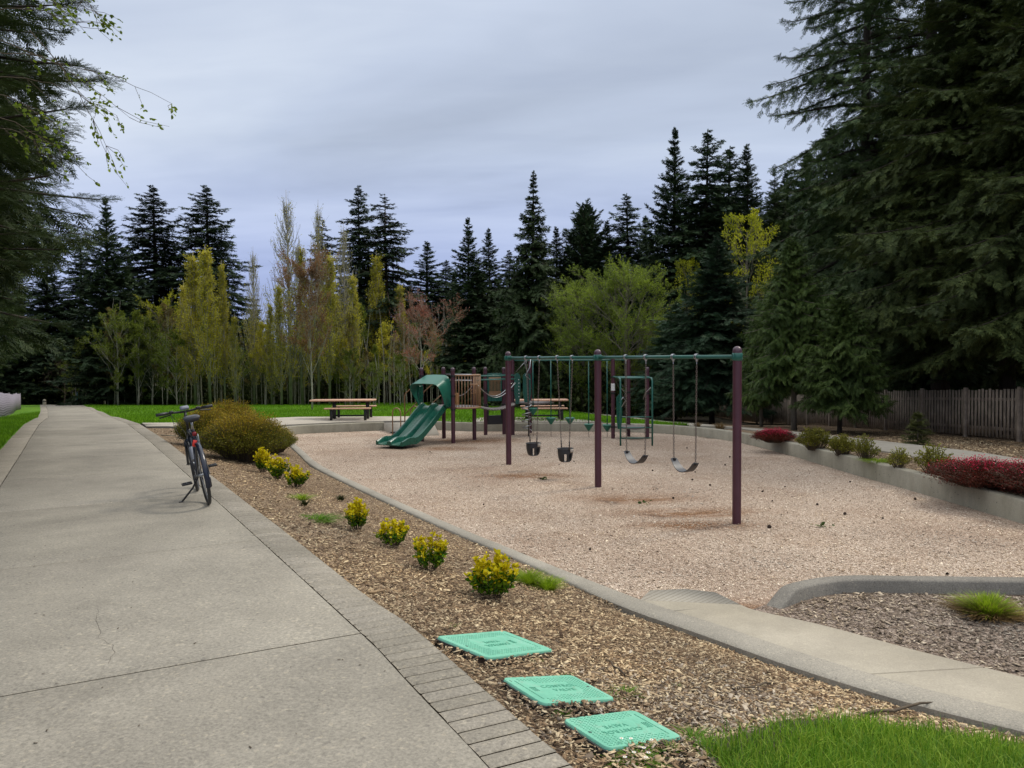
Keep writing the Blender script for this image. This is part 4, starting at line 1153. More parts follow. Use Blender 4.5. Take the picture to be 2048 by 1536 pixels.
# fillers in the second row
fill = [(20, 470, 78), (90, 500, 76), (150, 470, 80), (262, 520, 78), (350, 560, 80), (470, 640, 84), (505, 660, 86), (545, 668, 85), (590, 640, 84), (690, 560, 80), (815, 560, 80), (885, 520, 78), (905, 540, 74), (960, 520, 76), (1020, 500, 74), (1090, 520, 76), (1140, 500, 74), (1195, 520, 75), (1235, 520, 74), (1300, 430, 74), (1380, 400, 72), (1430, 400, 74), (1480, 420, 72), (1540, 380, 70), (1580, 340, 66), (1620, 300, 64), (1660, 250, 60), (1780, 150, 62), (1960, 100, 60)]
for i, (px, top, d) in enumerate(fill):
    plant_px(['fir_a', 'fir_c', 'fir_b'][i % 3], 22, 'fir_tree', 'dark fir half hidden in the second row of the woods', 'tree', px, top, d, random.uniform(1.1, 1.6), 'half hidden dark firs of the second row')
# low dense conifers closing the view at the back
for i in range(46):
    px = -60 + i * 48 + random.uniform(-15, 15)
    plant_px(['fir_c', 'fir_a'][i % 2], 22, 'fir_tree', 'small dark fir deep in the woods behind the front row of trees', 'tree', px, random.uniform(600, 680) - (60 if px > 900 else 0), random.uniform(82, 94), 2.2, 'small dark firs deep in the woods')
# poplars
pops = [('poplar_a', 385, 500, 62, 1.15, 'yellow green poplar, leftmost of the leafy columns'), ('poplar_a', 415, 488, 60, 1.05, 'tallest yellow green poplar column in the left cluster'), ('poplar_a', 445, 518, 61, .8, 'slim yellow green poplar at the right of the left cluster'),
 ('poplar_b', 365, 560, 64, 1.0, 'short yellowish poplar at the left foot of the leafy columns'), ('poplar_b', 468, 625, 60, 1.1, 'low yellowish poplar between the cluster and the bare thin one'), ('poplar_bare', 503, 492, 64, .8, 'thin poplar with bare grey top left of the tallest poplar'),
 ('poplar_bare', 575, 380, 62, 1.0, 'tallest poplar with pale leafless top'), ('poplar_bare', 632, 400, 64, .75, 'pale topped poplar above the brown budding tree'), ('poplar_a', 655, 500, 62, 1.0, 'yellow green poplar just right of the brown budding tree'), ('poplar_b', 600, 480, 63, 1.1, 'yellowish poplar between the two pale topped ones'),
 ('poplar_b', 540, 600, 62, 1.1, 'low yellowish poplar left of the tallest poplar'), ('poplar_bare', 688, 440, 66, .8, 'poplar with sparse leaves left of the tall dark pair'), ('poplar_a', 752, 500, 70, 1.0, 'yellow green poplar showing between the tall dark pair'), ('poplar_b', 560, 560, 60, 1.0, 'yellowish poplar right under the tallest pale poplar'), ('poplar_b', 800, 560, 70, 1.1, 'yellowish poplar right of the tall dark pair'), ('poplar_b', 705, 540, 63, 1.0, 'yellowish poplar in front of the left dark fir')]
for key, px, top, d, ws, lab in pops:
    plant_px(key, 22 if key == 'poplar_bare' else 16, 'poplar_tree', lab, 'tree', px, top, d, ws * 1.35, 'lombardy poplars behind the lawn')
# saplings of the wood edge with pale stems
random.seed(5)
for i in range(52):
    px = 160 + i * 16 + random.uniform(-6, 6)
    plant_px(['sapling', 'sapling_c', 'sapling', 'sapling_b', 'sapling_c'][i % 5], 12, 'sapling', 'thin pale stemmed sapling at the edge of the woods beyond the lawn', 'tree', px, random.uniform(600, 705), random.uniform(62.5, 70), random.uniform(.7, 1.1), 'thin saplings along the wood edge')
plant_px('alder_tree', 10, 'alder_tree', 'rounded tree with bright yellow green leaves left of the poplar cluster', 'tree', 330, 575, 66, 1.0)
make_proto('olive_alder', broadleaf(9, 50, .7, 15, .3, 4, .13, 12, .05, .75, .1, 4, .006, .08), M['bark_pale'], M['alder'])
for i, (px, top, d, ws) in enumerate([(150, 690, 66, 1.2), (190, 640, 64, 1.0), (232, 610, 62, 1.1), (272, 640, 63, 1.1), (300, 625, 64, 1.0), (352, 650, 62, 1.0), (470, 690, 62, 1.0), (545, 700, 63, 1.0), (700, 690, 62, 1.1), (800, 700, 60, 1.0), (745, 720, 62, 1.2)]):
    plant_px('olive_alder', 10, 'alder_tree', 'loose olive green young tree in the woods edge beyond the lawn', 'tree', px, top, d, ws, 'olive green young trees along the wood edge')
plant_px('alder_tree', 10, 'alder_tree', 'low yellow green tree in the shade beyond the far end of the path', 'tree', 200, 640, 66, 1.1)
plant_px('light_tree', 11, 'deciduous_tree', 'broad rounded light green tree behind the swing beam', 'tree', 1252, 512, 50, 1.3)
plant_px('light_tree', 11, 'deciduous_tree', 'smaller light green tree on the left flank of the broad one', 'tree', 1165, 545, 53, 1.2)
plant_px('yellow_tree', 16, 'maple_tree', 'yellow green maple glowing behind the right hand boughs', 'tree', 1490, 415, 46, .75)
plant_px('yellow_tree', 16, 'maple_tree', 'yellow tinged maple right above the broad light green tree', 'tree', 1375, 510, 54, .6)
plant_px('blue_fir', 12, 'fir_tree', 'bluish green fir leaning over the fence right of the light green tree', 'tree', 1425, 470, 40, 1.05, None)
plant_px('blue_fir', 12, 'fir_tree', 'low bluish fir between the light green tree and the fence', 'tree', 1350, 600, 46, 1.25, None)
plant_px('brown_tree', 9.5, 'budding_tree', 'slender upright tree with brown buds standing in the lawn', 'tree', 618, 470, 41, 1.0)
plant_px('red_tree', 7.2, 'flowering_tree', 'small tree with red blossom standing in the lawn behind the slide', 'tree', 840, 572, 42, 1.25)
plant_px('vase_tree', 4.5, 'ornamental_tree', 'small bare purplish tree at the far end of the path', 'tree', 128, 705, 72, 1.4)
# fence side
plant_px('cedar', 8.5, 'cedar_tree', 'tall bright green cedar in front of the fence right of the near swing post', 'tree', 1591, 470, 26.5, .95, base=None, rot=1.0)
plant_px('cedar', 8.5, 'cedar_tree', 'green cedar behind the near swing post', 'tree', 1524, 600, 31, .9, rot=2.6)
plant_px('cedar_small', 5.6, 'cedar_tree', 'small spreading cedar with a dark trunk before the fence', 'tree', 1680, 590, 24.0, .9, rot=.4)
plant_px('seedling', 1.5, 'fir_seedling', 'tiny young conifer growing in the mulch before the fence', 'plant', 1836, 822, 18.8, 1.0)
# huge firs beyond the fence and at the right edge
for key, px, d, H, ws, lab, H0, rt in [('fir_ragged', 1722, 34, 28, .74, 'huge fir with long gappy boughs reaching left over the sky', 24, 3.4), ('fir_ragged', 1885, 29, 27, .9, 'huge fir with a visible trunk, second from the right edge', 24, 1.0),
    ('near_fir', 2010, 24, 17.0, 1.0, 'massive drooping fir at the right edge that hides the fence end', 17, 2.0), ('fir_mid', 1800, 34, 14, .9, 'dense dark fir between the two huge gappy ones', 22, 0), ('fir_mid', 1975, 36, 16, 1.0, 'dense dark fir behind the right edge tree', 22, 2), ('fir_mid', 1650, 42, 15, .8, 'dark fir low behind the tall bright cedar', 22, 4),
    ('fir_mid', 1740, 36, 14, .9, 'dark fir low behind the small spreading cedar', 22, 1), ('fir_mid', 1860, 31, 13, 1.0, 'dark fir leaning over the fence behind the tiny young conifer', 22, 5), ('near_fir', 2150, 21, 15, 1.0, 'dark fir just outside the right edge whose boughs hang into view', 17, 5), ('fir_mid', 1560, 50, 16, .9, 'dark fir behind the green cedar near the swing post', 22, 1)]:
    x = PD(px, 768, d).x
    plant(key, 'fir_tree', lab, 'tree', x, d, H / H0 * ws, 1 / ws, rt, 'big firs on the fence side')
# understory closing the gaps between trunks: far-off thicket as one mass
g = Geo(); r = np.random.default_rng(99); n = 0; LPs = []
for i in range(330):
    px = r.uniform(-40, 1500); d = r.uniform(72, 90) if px < 1150 else r.uniform(50, 75)
    if px > 1150: px = r.uniform(1150, 1460)
    x = ray(px, 760)[0] * d; zb = T(x, d); hh = r.uniform(2.5, 5.5) if px < 1150 else r.uniform(1.5, 3.2); m = 260
    q = r.normal(0, 1, (m, 3)) * [1.3, 1.3, hh * .35]; q[:, 2] += hh * .45; LPs.append(q + [x, d, zb])
P = np.concatenate(LPs); leaves(g, P, np.tile([0, 0, 1.0], (len(P), 1)), .32, r, LEAF, 1.0)
tag(g.obj('woodland_thicket', M['under']), 'dark tangled undergrowth filling the woods behind the lawn', 'undergrowth', None, 'stuff')
g = Geo(); r = np.random.default_rng(98)
for i in range(120):
    px = r.uniform(165, 1000); d = r.uniform(61.5, 72); x = ray(px, 760)[0] * d; zb = T(x, d) - .2; hh = r.uniform(4, 9); w = r.uniform(.025, .055)
    g.tube([(x, d, zb), (x + r.normal(0, .15), d, zb + hh * .5), (x + r.normal(0, .4), d, zb + hh)], [w, w * .7, w * .3], 4, cap=False)
tag(g.obj('woodland_stems', M['bark_pale']), 'crowd of thin grey stems in the woods behind the lawn', 'tree stems', None, 'stuff')
for px, top, d, key, s, nm, lab in [(322, 783, 66, 'mound', 1.6, 'bush', 'round green weeping bush at the far edge of the lawn'), (275, 795, 66, 'mound', 1.2, 'bush', 'flat green bush left of the round weeping one at the lawn edge'), (55, 775, 74, 'mound', 1.5, 'bush', 'dark rounded bush at the far left end of the path'), (1115, 790, 56, 'mound', 1.0, 'bush', 'dark green bush behind the right picnic table'), (1150, 783, 54, 'brown_mound', 1.6, 'bush', 'brown twiggy mound behind the swing posts'), (1290, 800, 50, 'mound', 1.0, 'bush', 'low dark bush by the far end of the fence')]:
    h = {'mound': 1.0, 'brown_mound': .8}[key]
    p = PD(px, top, d); z0 = T(p.x, d) - .05; hh = max(.4, p.z - z0)
    plant(key, nm, lab, 'bush', p.x, d, s, hh / h / s, None, None, parts=('stems', 'inner_leaves', 'outer_leaves'), z=z0)

# ---------------------------------------------------------------- close overhanging fir at the left
NEAR = conifer(15, 4.1, 2.9, 71, SPRAY_NEAR, .30, 46, (8, 10), .16, .30, 30, 0, .15, zmax=9.0, azi=(math.radians(-8), math.radians(75)), branch_r=.022, side_w=.36, density=.8, trunk_r=.24)
wd, lf = NEAR
t = thing('fir_tree', 'nearest overhanging fir at the upper left with separate needles showing', 'tree', (-8.9, 9.3, T(-8.9, 9.3) - .06), 0)
wd.obj('trunk', M['bark_fir'], t, True); lf.obj('crown', M['fir_near'], t)
make_proto('left_fir', conifer(19, 5.2, 3.6, 72, SPRAY_MID, .34, 90, (4, 7), .34, .55, 30, -6, .2, hang=.15, branch_r=.018), M['bark_fir'], M['fir_near'])
plant('left_fir', 'fir_tree', 'second dark fir at the left, its boughs hanging low over the lawn strip', 'tree', -14.6, 15.5, 1.0, 1.0, .3, 'dark firs left of the path')
plant('left_fir', 'fir_tree', 'dark fir filling the left edge between the nearest and the low hanging one', 'tree', -12.2, 12.8, .86, 1.0, 5.2, 'dark firs left of the path')
plant('left_fir', 'fir_tree', 'third dark fir at the left, behind the low hanging one', 'tree', -20.5, 24.5, .95, .9, 2.1, 'dark firs left of the path')
plant('left_fir', 'fir_tree', 'furthest dark fir on the left beyond the white fence', 'tree', -27.5, 35, .9, .85, 4.1, 'dark firs left of the path')
for x_, y_, s_, lab_ in ((-19, 12, .9, 'dark fir standing back from the lawn strip, nearest the viewer on the left'), (-22, 19, 1.0, 'dark fir deep in the left grove behind the low hanging one'), (-29, 24, 1.0, 'dark fir furthest back in the left grove'), (-36, 34, 1.0, 'dark fir behind the far end of the white fence'), (-40, 50, 1.1, 'dark fir past the end of the white fence'), (-14, 5, .8, 'dark fir at the near end of the left grove')):
    plant('left_fir', 'fir_tree', lab_, 'tree', x_, y_, s_, 1.0, x_ * 1.7, 'dark firs left of the path')
plant('near_fir', 'fir_tree', 'dark fir at the left edge behind the start of the white fence', 'tree', -26, 27, .9, 1.2, 1.1, 'dark firs left of the path')
for i in range(26):
    x_, y_ = random.uniform(-75, -34), random.uniform(0, 70); plant('fir_c', 'fir_tree', 'dark fir of the woods far to the left of the path', 'tree', x_, y_, random.uniform(.6, .9), 1.0, None, 'woods far left of the path')
for i in range(16):
    x_, y_ = random.uniform(22, 40), random.uniform(2, 60); plant('fir_c', 'fir_tree', 'dark fir of the woods well behind the wooden fence', 'tree', x_, y_, random.uniform(.6, .9), 1.0, None, 'woods behind the wooden fence')
plant('sapling', 'sapling', 'pale leafy sapling behind the white mesh fence', 'tree', -24.5, 33, .5, .8, 1.1)
plant('sapling_b', 'sapling', 'pale branched sapling rising over the far end of the white mesh fence', 'tree', -31, 44, .4, 1.0, 2.1)
# leafy hazel sprigs in front of it
r = np.random.default_rng(77); wood = Geo(); lf = Geo(); LP = []; LD = []
hz = [(-60, -20, 7.4, 180, 20), (-60, 60, 7.2, 260, 235), (-60, 100, 7.6, 342, 206), (-50, 150, 7.3, 232, 230), (-40, 230, 7.5, 150, 330), (-60, 190, 7.0, 120, 260), (-50, 30, 7.1, 170, 55), (-40, -60, 7.3, 135, 30), (60, -60, 7.4, 205, 42), (-60, 260, 7.2, 90, 300), (60, 60, 7.4, 228, 322)]
for (a, b, d, c, e) in hz:
    p0 = PD(a, b, d); p1 = PD(c, e, d + r.uniform(-.3, .3)); p0 = np.array(p0); p1 = np.array(p1); mid = (p0 + p1) / 2 + np.array([0, 0, .22])
    s = np.linspace(0, 1, 12)[:, None]; P = (1 - s) ** 2 * p0 + 2 * s * (1 - s) * mid + s * s * p1 + r.normal(0, .008, (12, 3))
    wood.tube(P, np.linspace(.006, .0014, 12), 5, cap=False)
    for k in range(9):
        i = r.integers(4, 12); q = P[i] + (p1 - p0) / np.linalg.norm(p1 - p0) * r.uniform(.08, .32) + r.normal(0, .10, 3) - np.array([0, 0, .06]); m = (P[i] + q) / 2 + r.normal(0, .02, 3)
        wood.tube([P[i], m, q], [.0025, .002, .001], 4, cap=False)
        for u in r.uniform(.3, 1, 7): LP.append(P[i] * (1 - u) + q * u + r.normal(0, .006, 3)); LD.append(q - P[i])
t = thing('hazel_branch', 'thin drooping sprigs with small light green leaves at the upper left', 'branch', (0, 0, 0))
leaves(lf, np.array(LP), np.array(LD) / .2, .040, r, LEAFW, .8)
t.location = (-7.6, 7.4, T(-7.6, 7.4))
def bez(pts, n=24):
    pts = [np.array(tuple(p), float) for p in pts]; out = []
    for t_ in np.linspace(0, 1, n):
        q = list(pts)
        while len(q) > 1: q = [a * (1 - t_) + b * t_ for a, b in zip(q[:-1], q[1:])]
        out.append(q[0])
    return np.array(out) + np.cumsum(r.normal(0, .006, (n, 3)), axis=0)
b0 = (-7.6, 7.4, T(-7.6, 7.4) - .1)
for tgt in (PD(-60, 190, 7.2), PD(-60, -20, 7.4), PD(60, -60, 7.4), PD(-50, 150, 7.3), PD(-60, 60, 7.2)):
    wood.tube(bez([b0, (-7.65 + r.normal(0, .1), 7.45, 3.4), (-7.4, 7.5, tgt.z + .6), tgt]), np.linspace(.028, .006, 24), 7)
for o in (wood.obj('stems', M['twig'], t, True), lf.obj('leaves', M['vine'], t)): o.matrix_parent_inverse = Matrix.Translation((-7.6, 7.4, T(-7.6, 7.4))).inverted()

# ---------------------------------------------------------------- shrubs and tufts near the play area
P3 = ('stems', 'green_leaves', 'yellow_leaves')
SG = 'golden shrubs in the mulch bed'
for px, by, ty, key, lab in [(985, 1196, 1104, 'golden_d', 'golden leaved shrub nearest the turquoise lids, beside the lime tufts'), (858, 1140, 1060, 'golden_c', 'golden leaved shrub second nearest to the turquoise lids'), (787, 1092, 1026, 'golden_b', 'golden leaved shrub third nearest to the turquoise lids'), (714, 1060, 998, 'golden_a', 'golden leaved shrub beside the low green ground cover patch'),
    (592, 974, 922, 'golden_b', 'golden leaved shrub at the near end of the close row of three'), (557, 958, 905, 'golden_c', 'golden leaved shrub in the middle of the close row of three'), (526, 944, 896, 'golden_a', 'golden leaved shrub touching the big bronze bush')]:
    p = G(px, by); h = (by - ty) / F * p.y
    plant(key, 'golden_shrub', lab, 'shrub', p.x, p.y, h / .41, 1.0, None, SG, parts=P3, z=p.z)
P3b = ('stems', 'inner_leaves', 'outer_leaves')
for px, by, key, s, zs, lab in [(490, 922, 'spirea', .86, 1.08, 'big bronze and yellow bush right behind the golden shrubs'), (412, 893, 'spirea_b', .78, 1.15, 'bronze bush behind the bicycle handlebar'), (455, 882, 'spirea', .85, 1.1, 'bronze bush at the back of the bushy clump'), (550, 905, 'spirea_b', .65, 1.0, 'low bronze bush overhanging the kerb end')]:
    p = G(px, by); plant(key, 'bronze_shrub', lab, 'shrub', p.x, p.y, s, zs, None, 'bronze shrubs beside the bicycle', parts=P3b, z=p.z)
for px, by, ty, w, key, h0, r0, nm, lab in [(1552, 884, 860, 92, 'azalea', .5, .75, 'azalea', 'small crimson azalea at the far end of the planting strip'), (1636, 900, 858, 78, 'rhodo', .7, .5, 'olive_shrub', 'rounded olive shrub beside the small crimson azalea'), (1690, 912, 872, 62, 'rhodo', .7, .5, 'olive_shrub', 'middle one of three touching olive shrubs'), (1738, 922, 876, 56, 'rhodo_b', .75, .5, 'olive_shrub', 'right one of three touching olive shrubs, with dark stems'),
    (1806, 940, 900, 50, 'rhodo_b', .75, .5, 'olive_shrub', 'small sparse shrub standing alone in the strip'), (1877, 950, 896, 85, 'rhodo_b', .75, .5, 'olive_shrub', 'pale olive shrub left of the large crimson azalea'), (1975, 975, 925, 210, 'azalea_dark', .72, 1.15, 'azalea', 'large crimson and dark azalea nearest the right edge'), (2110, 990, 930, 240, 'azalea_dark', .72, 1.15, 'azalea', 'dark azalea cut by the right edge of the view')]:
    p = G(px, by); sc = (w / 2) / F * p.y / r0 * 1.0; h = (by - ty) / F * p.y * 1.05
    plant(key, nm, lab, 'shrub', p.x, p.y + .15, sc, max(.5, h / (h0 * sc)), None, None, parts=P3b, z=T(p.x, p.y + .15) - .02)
def tuft(px, by, rad, h, n, w, mat, name, label, group=None, seed=0, dry=None, zfun=None, scale_x=1):
    p = zfun(px, by) if zfun else G(px, by)
    g = blade_mesh(n, rad, h, w, seed)
    if dry is None:
        o = g.obj(name, mat, loc=(p.x, p.y, p.z - .01)); o.scale = (scale_x, 1, 1); tag(o, label, 'grass tuft', group)
    else:
        t = thing(name, label, 'grass tuft', (p.x, p.y, p.z - .01), 0, group); g.obj('green_blades', mat, t)
        blade_mesh(int(n * 1.5), rad * 1.3, h * .70, w, seed + 50).obj('dry_blades', dry, t)
tuft(1054, 1166, .19, .17, 700, .005, M['sedge'], 'grass_tuft', 'lime green tuft just behind the nearest golden shrub, against the kerb', None, 1)
tuft(1093, 1178, .17, .15, 650, .005, M['sedge'], 'grass_tuft', 'brightest lime tuft right against the kerb, nearer the lids', None, 2)
tuft(1975, 1232, .22, .27, 1100, .006, M['sedge'], 'grass_tuft', 'lime green tuft with brown dry skirt in the grey bed', None, 3, M['sedge_dry'], lambda a, b: Vector((*PZ(a, b, .12), .12)))
tuft(603, 998, .20, .10, 320, .006, M['sedge'], 'grass_tuft', 'low yellowish patch of grass behind the small dark tuft', None, 4)
tuft(608, 1010, .08, .11, 160, .006, M['under'], 'grass_tuft', 'small dark tuft below the yellowish patch', None, 5)
tuft(681, 1000, .09, .12, 170, .006, M['under'], 'grass_tuft', 'small dark tuft close to the kerb beyond the golden shrubs', None, 6)
tuft(632, 1040, .27, .07, 420, .006, M['grass_lawn'], 'grass_tuft', 'flat bright green ground cover patch left of the golden shrubs', None, 7, scale_x=1.2)
tuft(1755, 925, .35, .12, 300, .01, M['sedge'], 'grass_tuft', 'lime tuft at the foot of the wall between the olive shrubs', None, 8)
for i, (px, by, rad, h, n) in enumerate([(1130, 1357, .05, .03, 60), (1072, 1323, .04, .03, 40), (1250, 1388, .09, .05, 140), (1222, 1395, .06, .04, 70), (1125, 1434, .05, .03, 60), (1385, 1484, .10, .055, 190), (1412, 1500, .10, .05, 170), (903, 1252, .05, .02, 40), (1340, 1500, .05, .06, 30), (1350, 1375, .05, .03, 40)]):
    lab = ['tiny weed at the far rim of the middle turquoise lid', 'tiny weed at the near right corner of the far turquoise lid', 'weed patch right of the middle turquoise lid', 'sparse weed touching the right tip of the middle turquoise lid', 'tiny weed between the middle and near turquoise lids', 'bushy weed at the right tip of the near turquoise lid', 'weed just right of the bushy one by the near lid', 'dark little weed behind the far turquoise lid', 'few grass blades at the right front of the near lid', 'lone small weed in the grey chips'][i]
    tuft(px, by, rad, h, n, .004, M['grass'], 'weed', lab, None, 20 + i)
# dry straw tufts by the far wall
tuft(1440, 858, .25, .3, 200, .012, M['sedge_dry'], 'grass_tuft', 'straw coloured tuft behind the wall left of the near swing post', None, 9)
tuft(1395, 853, .18, .22, 120, .012, M['sedge_dry'], 'grass_tuft', 'small straw coloured tuft further back along the side path', None, 10)

# foreground grass
def blades(P, z, hmin, hmax, w, seed, lean=.35):
    r = np.random.default_rng(seed); n = len(P); az = r.uniform(0, 2 * PI, n); h = r.uniform(hmin, hmax, n); dr = np.stack([np.cos(az), np.sin(az)], 1)
    ln = np.abs(r.normal(0, lean, n)) * h; s2 = np.stack([-dr[:, 1], dr[:, 0]], 1); V = np.zeros((n, 5, 3))
    for k, (s, ww) in enumerate(((0, 1), (.55, .75))):
        c = P + dr * (ln * s ** 1.8)[:, None]
        for j, sg in enumerate((-1, 1)): V[:, k * 2 + j, :2] = c + s2 * sg * (w * .5 * ww); V[:, k * 2 + j, 2] = z + h * s
    V[:, 4, :2] = P + dr * ln[:, None]; V[:, 4, 2] = z + h * (1 - .25 * (ln / h))
    o = (np.arange(n) * 5)[:, None]; g = Geo(); g.add(V.reshape(-1, 3), o + np.array([[0, 1, 3, 2]]), o + np.array([[2, 3, 4]])); return g
P = scatter([(p[0] + rng.normal(0, .03), p[1]) for p in FG], 62000, lambda x, y: (y > 1.6) * np.clip(dist_line(np.stack([x, y], 1), FG[:7]) / .30 + .05 + .25 * np.sin(x * 17 + 3 * np.sin(y * 11)) , 0, 1))
z = TT(P[:, 0], P[:, 1]); hh = .5 + .5 * np.clip(dist_line(P, FG[:7]) / .3, 0, 1)
g = blades(P, z, .04, .13, .005, 3, .6)
tag(g.obj('grass', M['grass']), 'fresh green grass in the bottom right corner', 'grass', None, 'stuff')
LP_ = [tuple(path_pt(s, PW + .02)) for s in np.linspace(8, 60, 30)] + [(-28, 45), (-19.4, 28), (-14, 17), (-11, 12)]
P = scatter(LP_, 60000, lambda x, y: np.clip((14 / y) ** 1.6, .05, 1))
tag(blades(P, TT(P[:, 0], P[:, 1]) + .02, .05, .13, .012, 4).obj('grass', M['grass_lawn']), 'mown grass blades on the strip left of the path', 'grass', None, 'stuff')
P = scatter(lawn_poly, 110000, lambda x, y: np.clip((24 / y) ** 1.5, .05, 1))
tag(blades(P, TT(P[:, 0], P[:, 1]) + .01, .06, .15, .022, 5).obj('grass', M['grass_lawn']), 'mown grass blades on the big lawn behind the play area', 'grass', None, 'stuff')
# daisies
fd = [PD(*v) for v in []]
r = np.random.default_rng(8)
for i, (px, py) in enumerate([(1243, 1497), (1262, 1499), (1303, 1500), (1288, 1510), (1297, 1520), (1268, 1528), (1250, 1533), (1292, 1534)]):
    p = G(px, py); t = thing('daisy', 'small white daisy in the clump in front of the near turquoise lid', 'flower', (p.x, p.y, p.z + .03), r.uniform(0, 6), 'daisies by the near lid')
    g = Geo(); it = [((0, 0, 0), (math.cos(a) * .011, math.sin(a) * .011, .001), .0035) for a in np.linspace(0, 2 * PI, 13)[:-1]]; V, Q, R = blade_tpl(it); g.add(V, Q)
    g.obj('petals', M['daisy'], t); c = Geo(); c.lathe([(.0, .003), (.003, .002), (.0035, 0)], sides=8); c.obj('centre', M['daisy_c'], t)
    s = Geo(); s.tube([(0, 0, 0), (.004, 0, -.015), (0, 0, -.035)], .0008, 4); s.obj('stem', M['grass'], t)
tuft(1270, 1524, .12, .035, 420, .004, M['grass'], 'weed', 'leafy green clump carrying the daisies', None, 41)
# ================================================================== SWINGS
BZ = 2.4
SA, SB, SC_ = GP(1474, 1050), GP(1197.5, 977), GP(1017, 927)
SA = Vector((3.21, 10.97, -.02)); SC_ = Vector((-.085, 17.45, -.02)); SB = (SA + SC_) / 2 + Vector((.02, -.03, 0))
def post(g, x, y, z0, z1, r=.062, sides=20):
    g.lathe([(r, z0), (r, z1)], (x, y, 0), sides)
def cap_geo(x, y, z, r=.066):
    g = Geo(); g.lathe([(r + .004, -.012), (r + .006, .0), (r + .006, .03)] + [(r * 1.06 * math.cos(a), .03 + r * 1.06 * math.sin(a)) for a in np.linspace(0, PI / 2, 7)], (x, y, z), 20); return g
t = thing('swing_frame', 'three plum posts carrying a long green top beam for the swings', 'swing frame', (SB.x, SB.y, 0))
t_inv = Matrix.Translation(t.location).inverted()
def ch(o, par):
    """parent while keeping world coordinates"""
    o.parent = par; m = Matrix.Identity(4); p = par
    o.matrix_parent_inverse = par.matrix_world.inverted() if par.matrix_world != Matrix.Identity(4) else Matrix.Translation(par.location).inverted() if par.parent is None else Matrix.Identity(4)
    return o
bd = (SA - SC_); bd.z = 0; bd.normalize()
bn = Vector((-bd.y, bd.x, 0))
for p, r in ((SA, .062), (SB, .062), (SC_, .062)):
    g = Geo(); post(g, p.x, p.y, -.3, BZ + .06, r); po = ch(g.obj('post', M['post'], auto=50), t)
    c = cap_geo(p.x, p.y, BZ + .055, .062).obj('post_cap', simple('plum_cap', (.075, .04, .055), .4, 0, .1), None, auto=50); c.parent = po
    g = Geo(); g.lathe([(.066, -.055), (.072, -.05), (.072, .05), (.066, .055)], (p.x, p.y, BZ), 20)
    for sg in (-1, 1): g.box((p.x + bn.x * .075 * sg, p.y + bn.y * .075 * sg, BZ), (.03, .03, .09), None, 0, .005)
    for zz in (-.03, .03):
        for sg in (-1, 1): g.tube([(p.x - bn.x * .1 * sg, p.y - bn.y * .1 * sg, BZ + zz), (p.x - bn.x * .07 * sg, p.y - bn.y * .07 * sg, BZ + zz)], .008, 8)
    cl = g.obj('beam_clamp', M['green'], None, auto=50); cl.parent = po
for a, b in ((SC_, SB), (SB, SA)):
    g = Geo(); d = (b - a).normalized()
    g.tube([(a.x + d.x * .05, a.y + d.y * .05, BZ), (b.x - d.x * .05, b.y - d.y * .05, BZ)], .030, 14); ch(g.obj('top_beam', M['green'], smooth=True), t)
def beam_at(px):
    """point of the beam seen in photo column px"""
    r_ = ray(px, 715); A_ = np.array([[SC_.x - SA.x, -r_[0]], [SC_.y - SA.y, -r_[1]]]); s, q = np.linalg.solve(A_, np.array([-SA.x, -SA.y]))
    return Vector((SA.x + (SC_.x - SA.x) * s, SA.y + (SC_.y - SA.y) * s, BZ))
def hanger(p):
    g = Geo()
    th = np.linspace(0, 2 * PI, 18)[:-1]
    for off in (-.016, .016):
        g.tube([(p.x + bn.x * .04 * math.cos(a) + bd.x * off, p.y + bn.y * .04 * math.cos(a) + bd.y * off, p.z + .04 * math.sin(a) + .004) for a in th], .0075, 6, closed=True)
    g.box((p.x, p.y, p.z - .05), (.035, .035, .035), None, 0, .006)
    g.tube([(p.x, p.y, p.z - .06), (p.x, p.y, p.z - .11)], .009, 8)
    return g
def chain_geo(a, b, link=.042, wire=.0042):
    a = Vector(a); b = Vector(b); n = max(2, int((b - a).length / (link * .74))); d = (b - a).normalized(); g = Geo()
    s1 = d.cross(Vector((0, 1, 0))).normalized(); s2 = d.cross(s1).normalized()
    th = np.linspace(0, 2 * PI, 9)[:-1]; hl = link / 2; hw = link * .28
    for k in range(n):
        c = a + (b - a) * (k + .5) / n; s = s1 if k % 2 else s2
        g.tube([tuple(c + d * (hl * math.sin(q) * 1.0) + s * (hw * math.cos(q))) for q in th], wire, 4, closed=True)
    return g
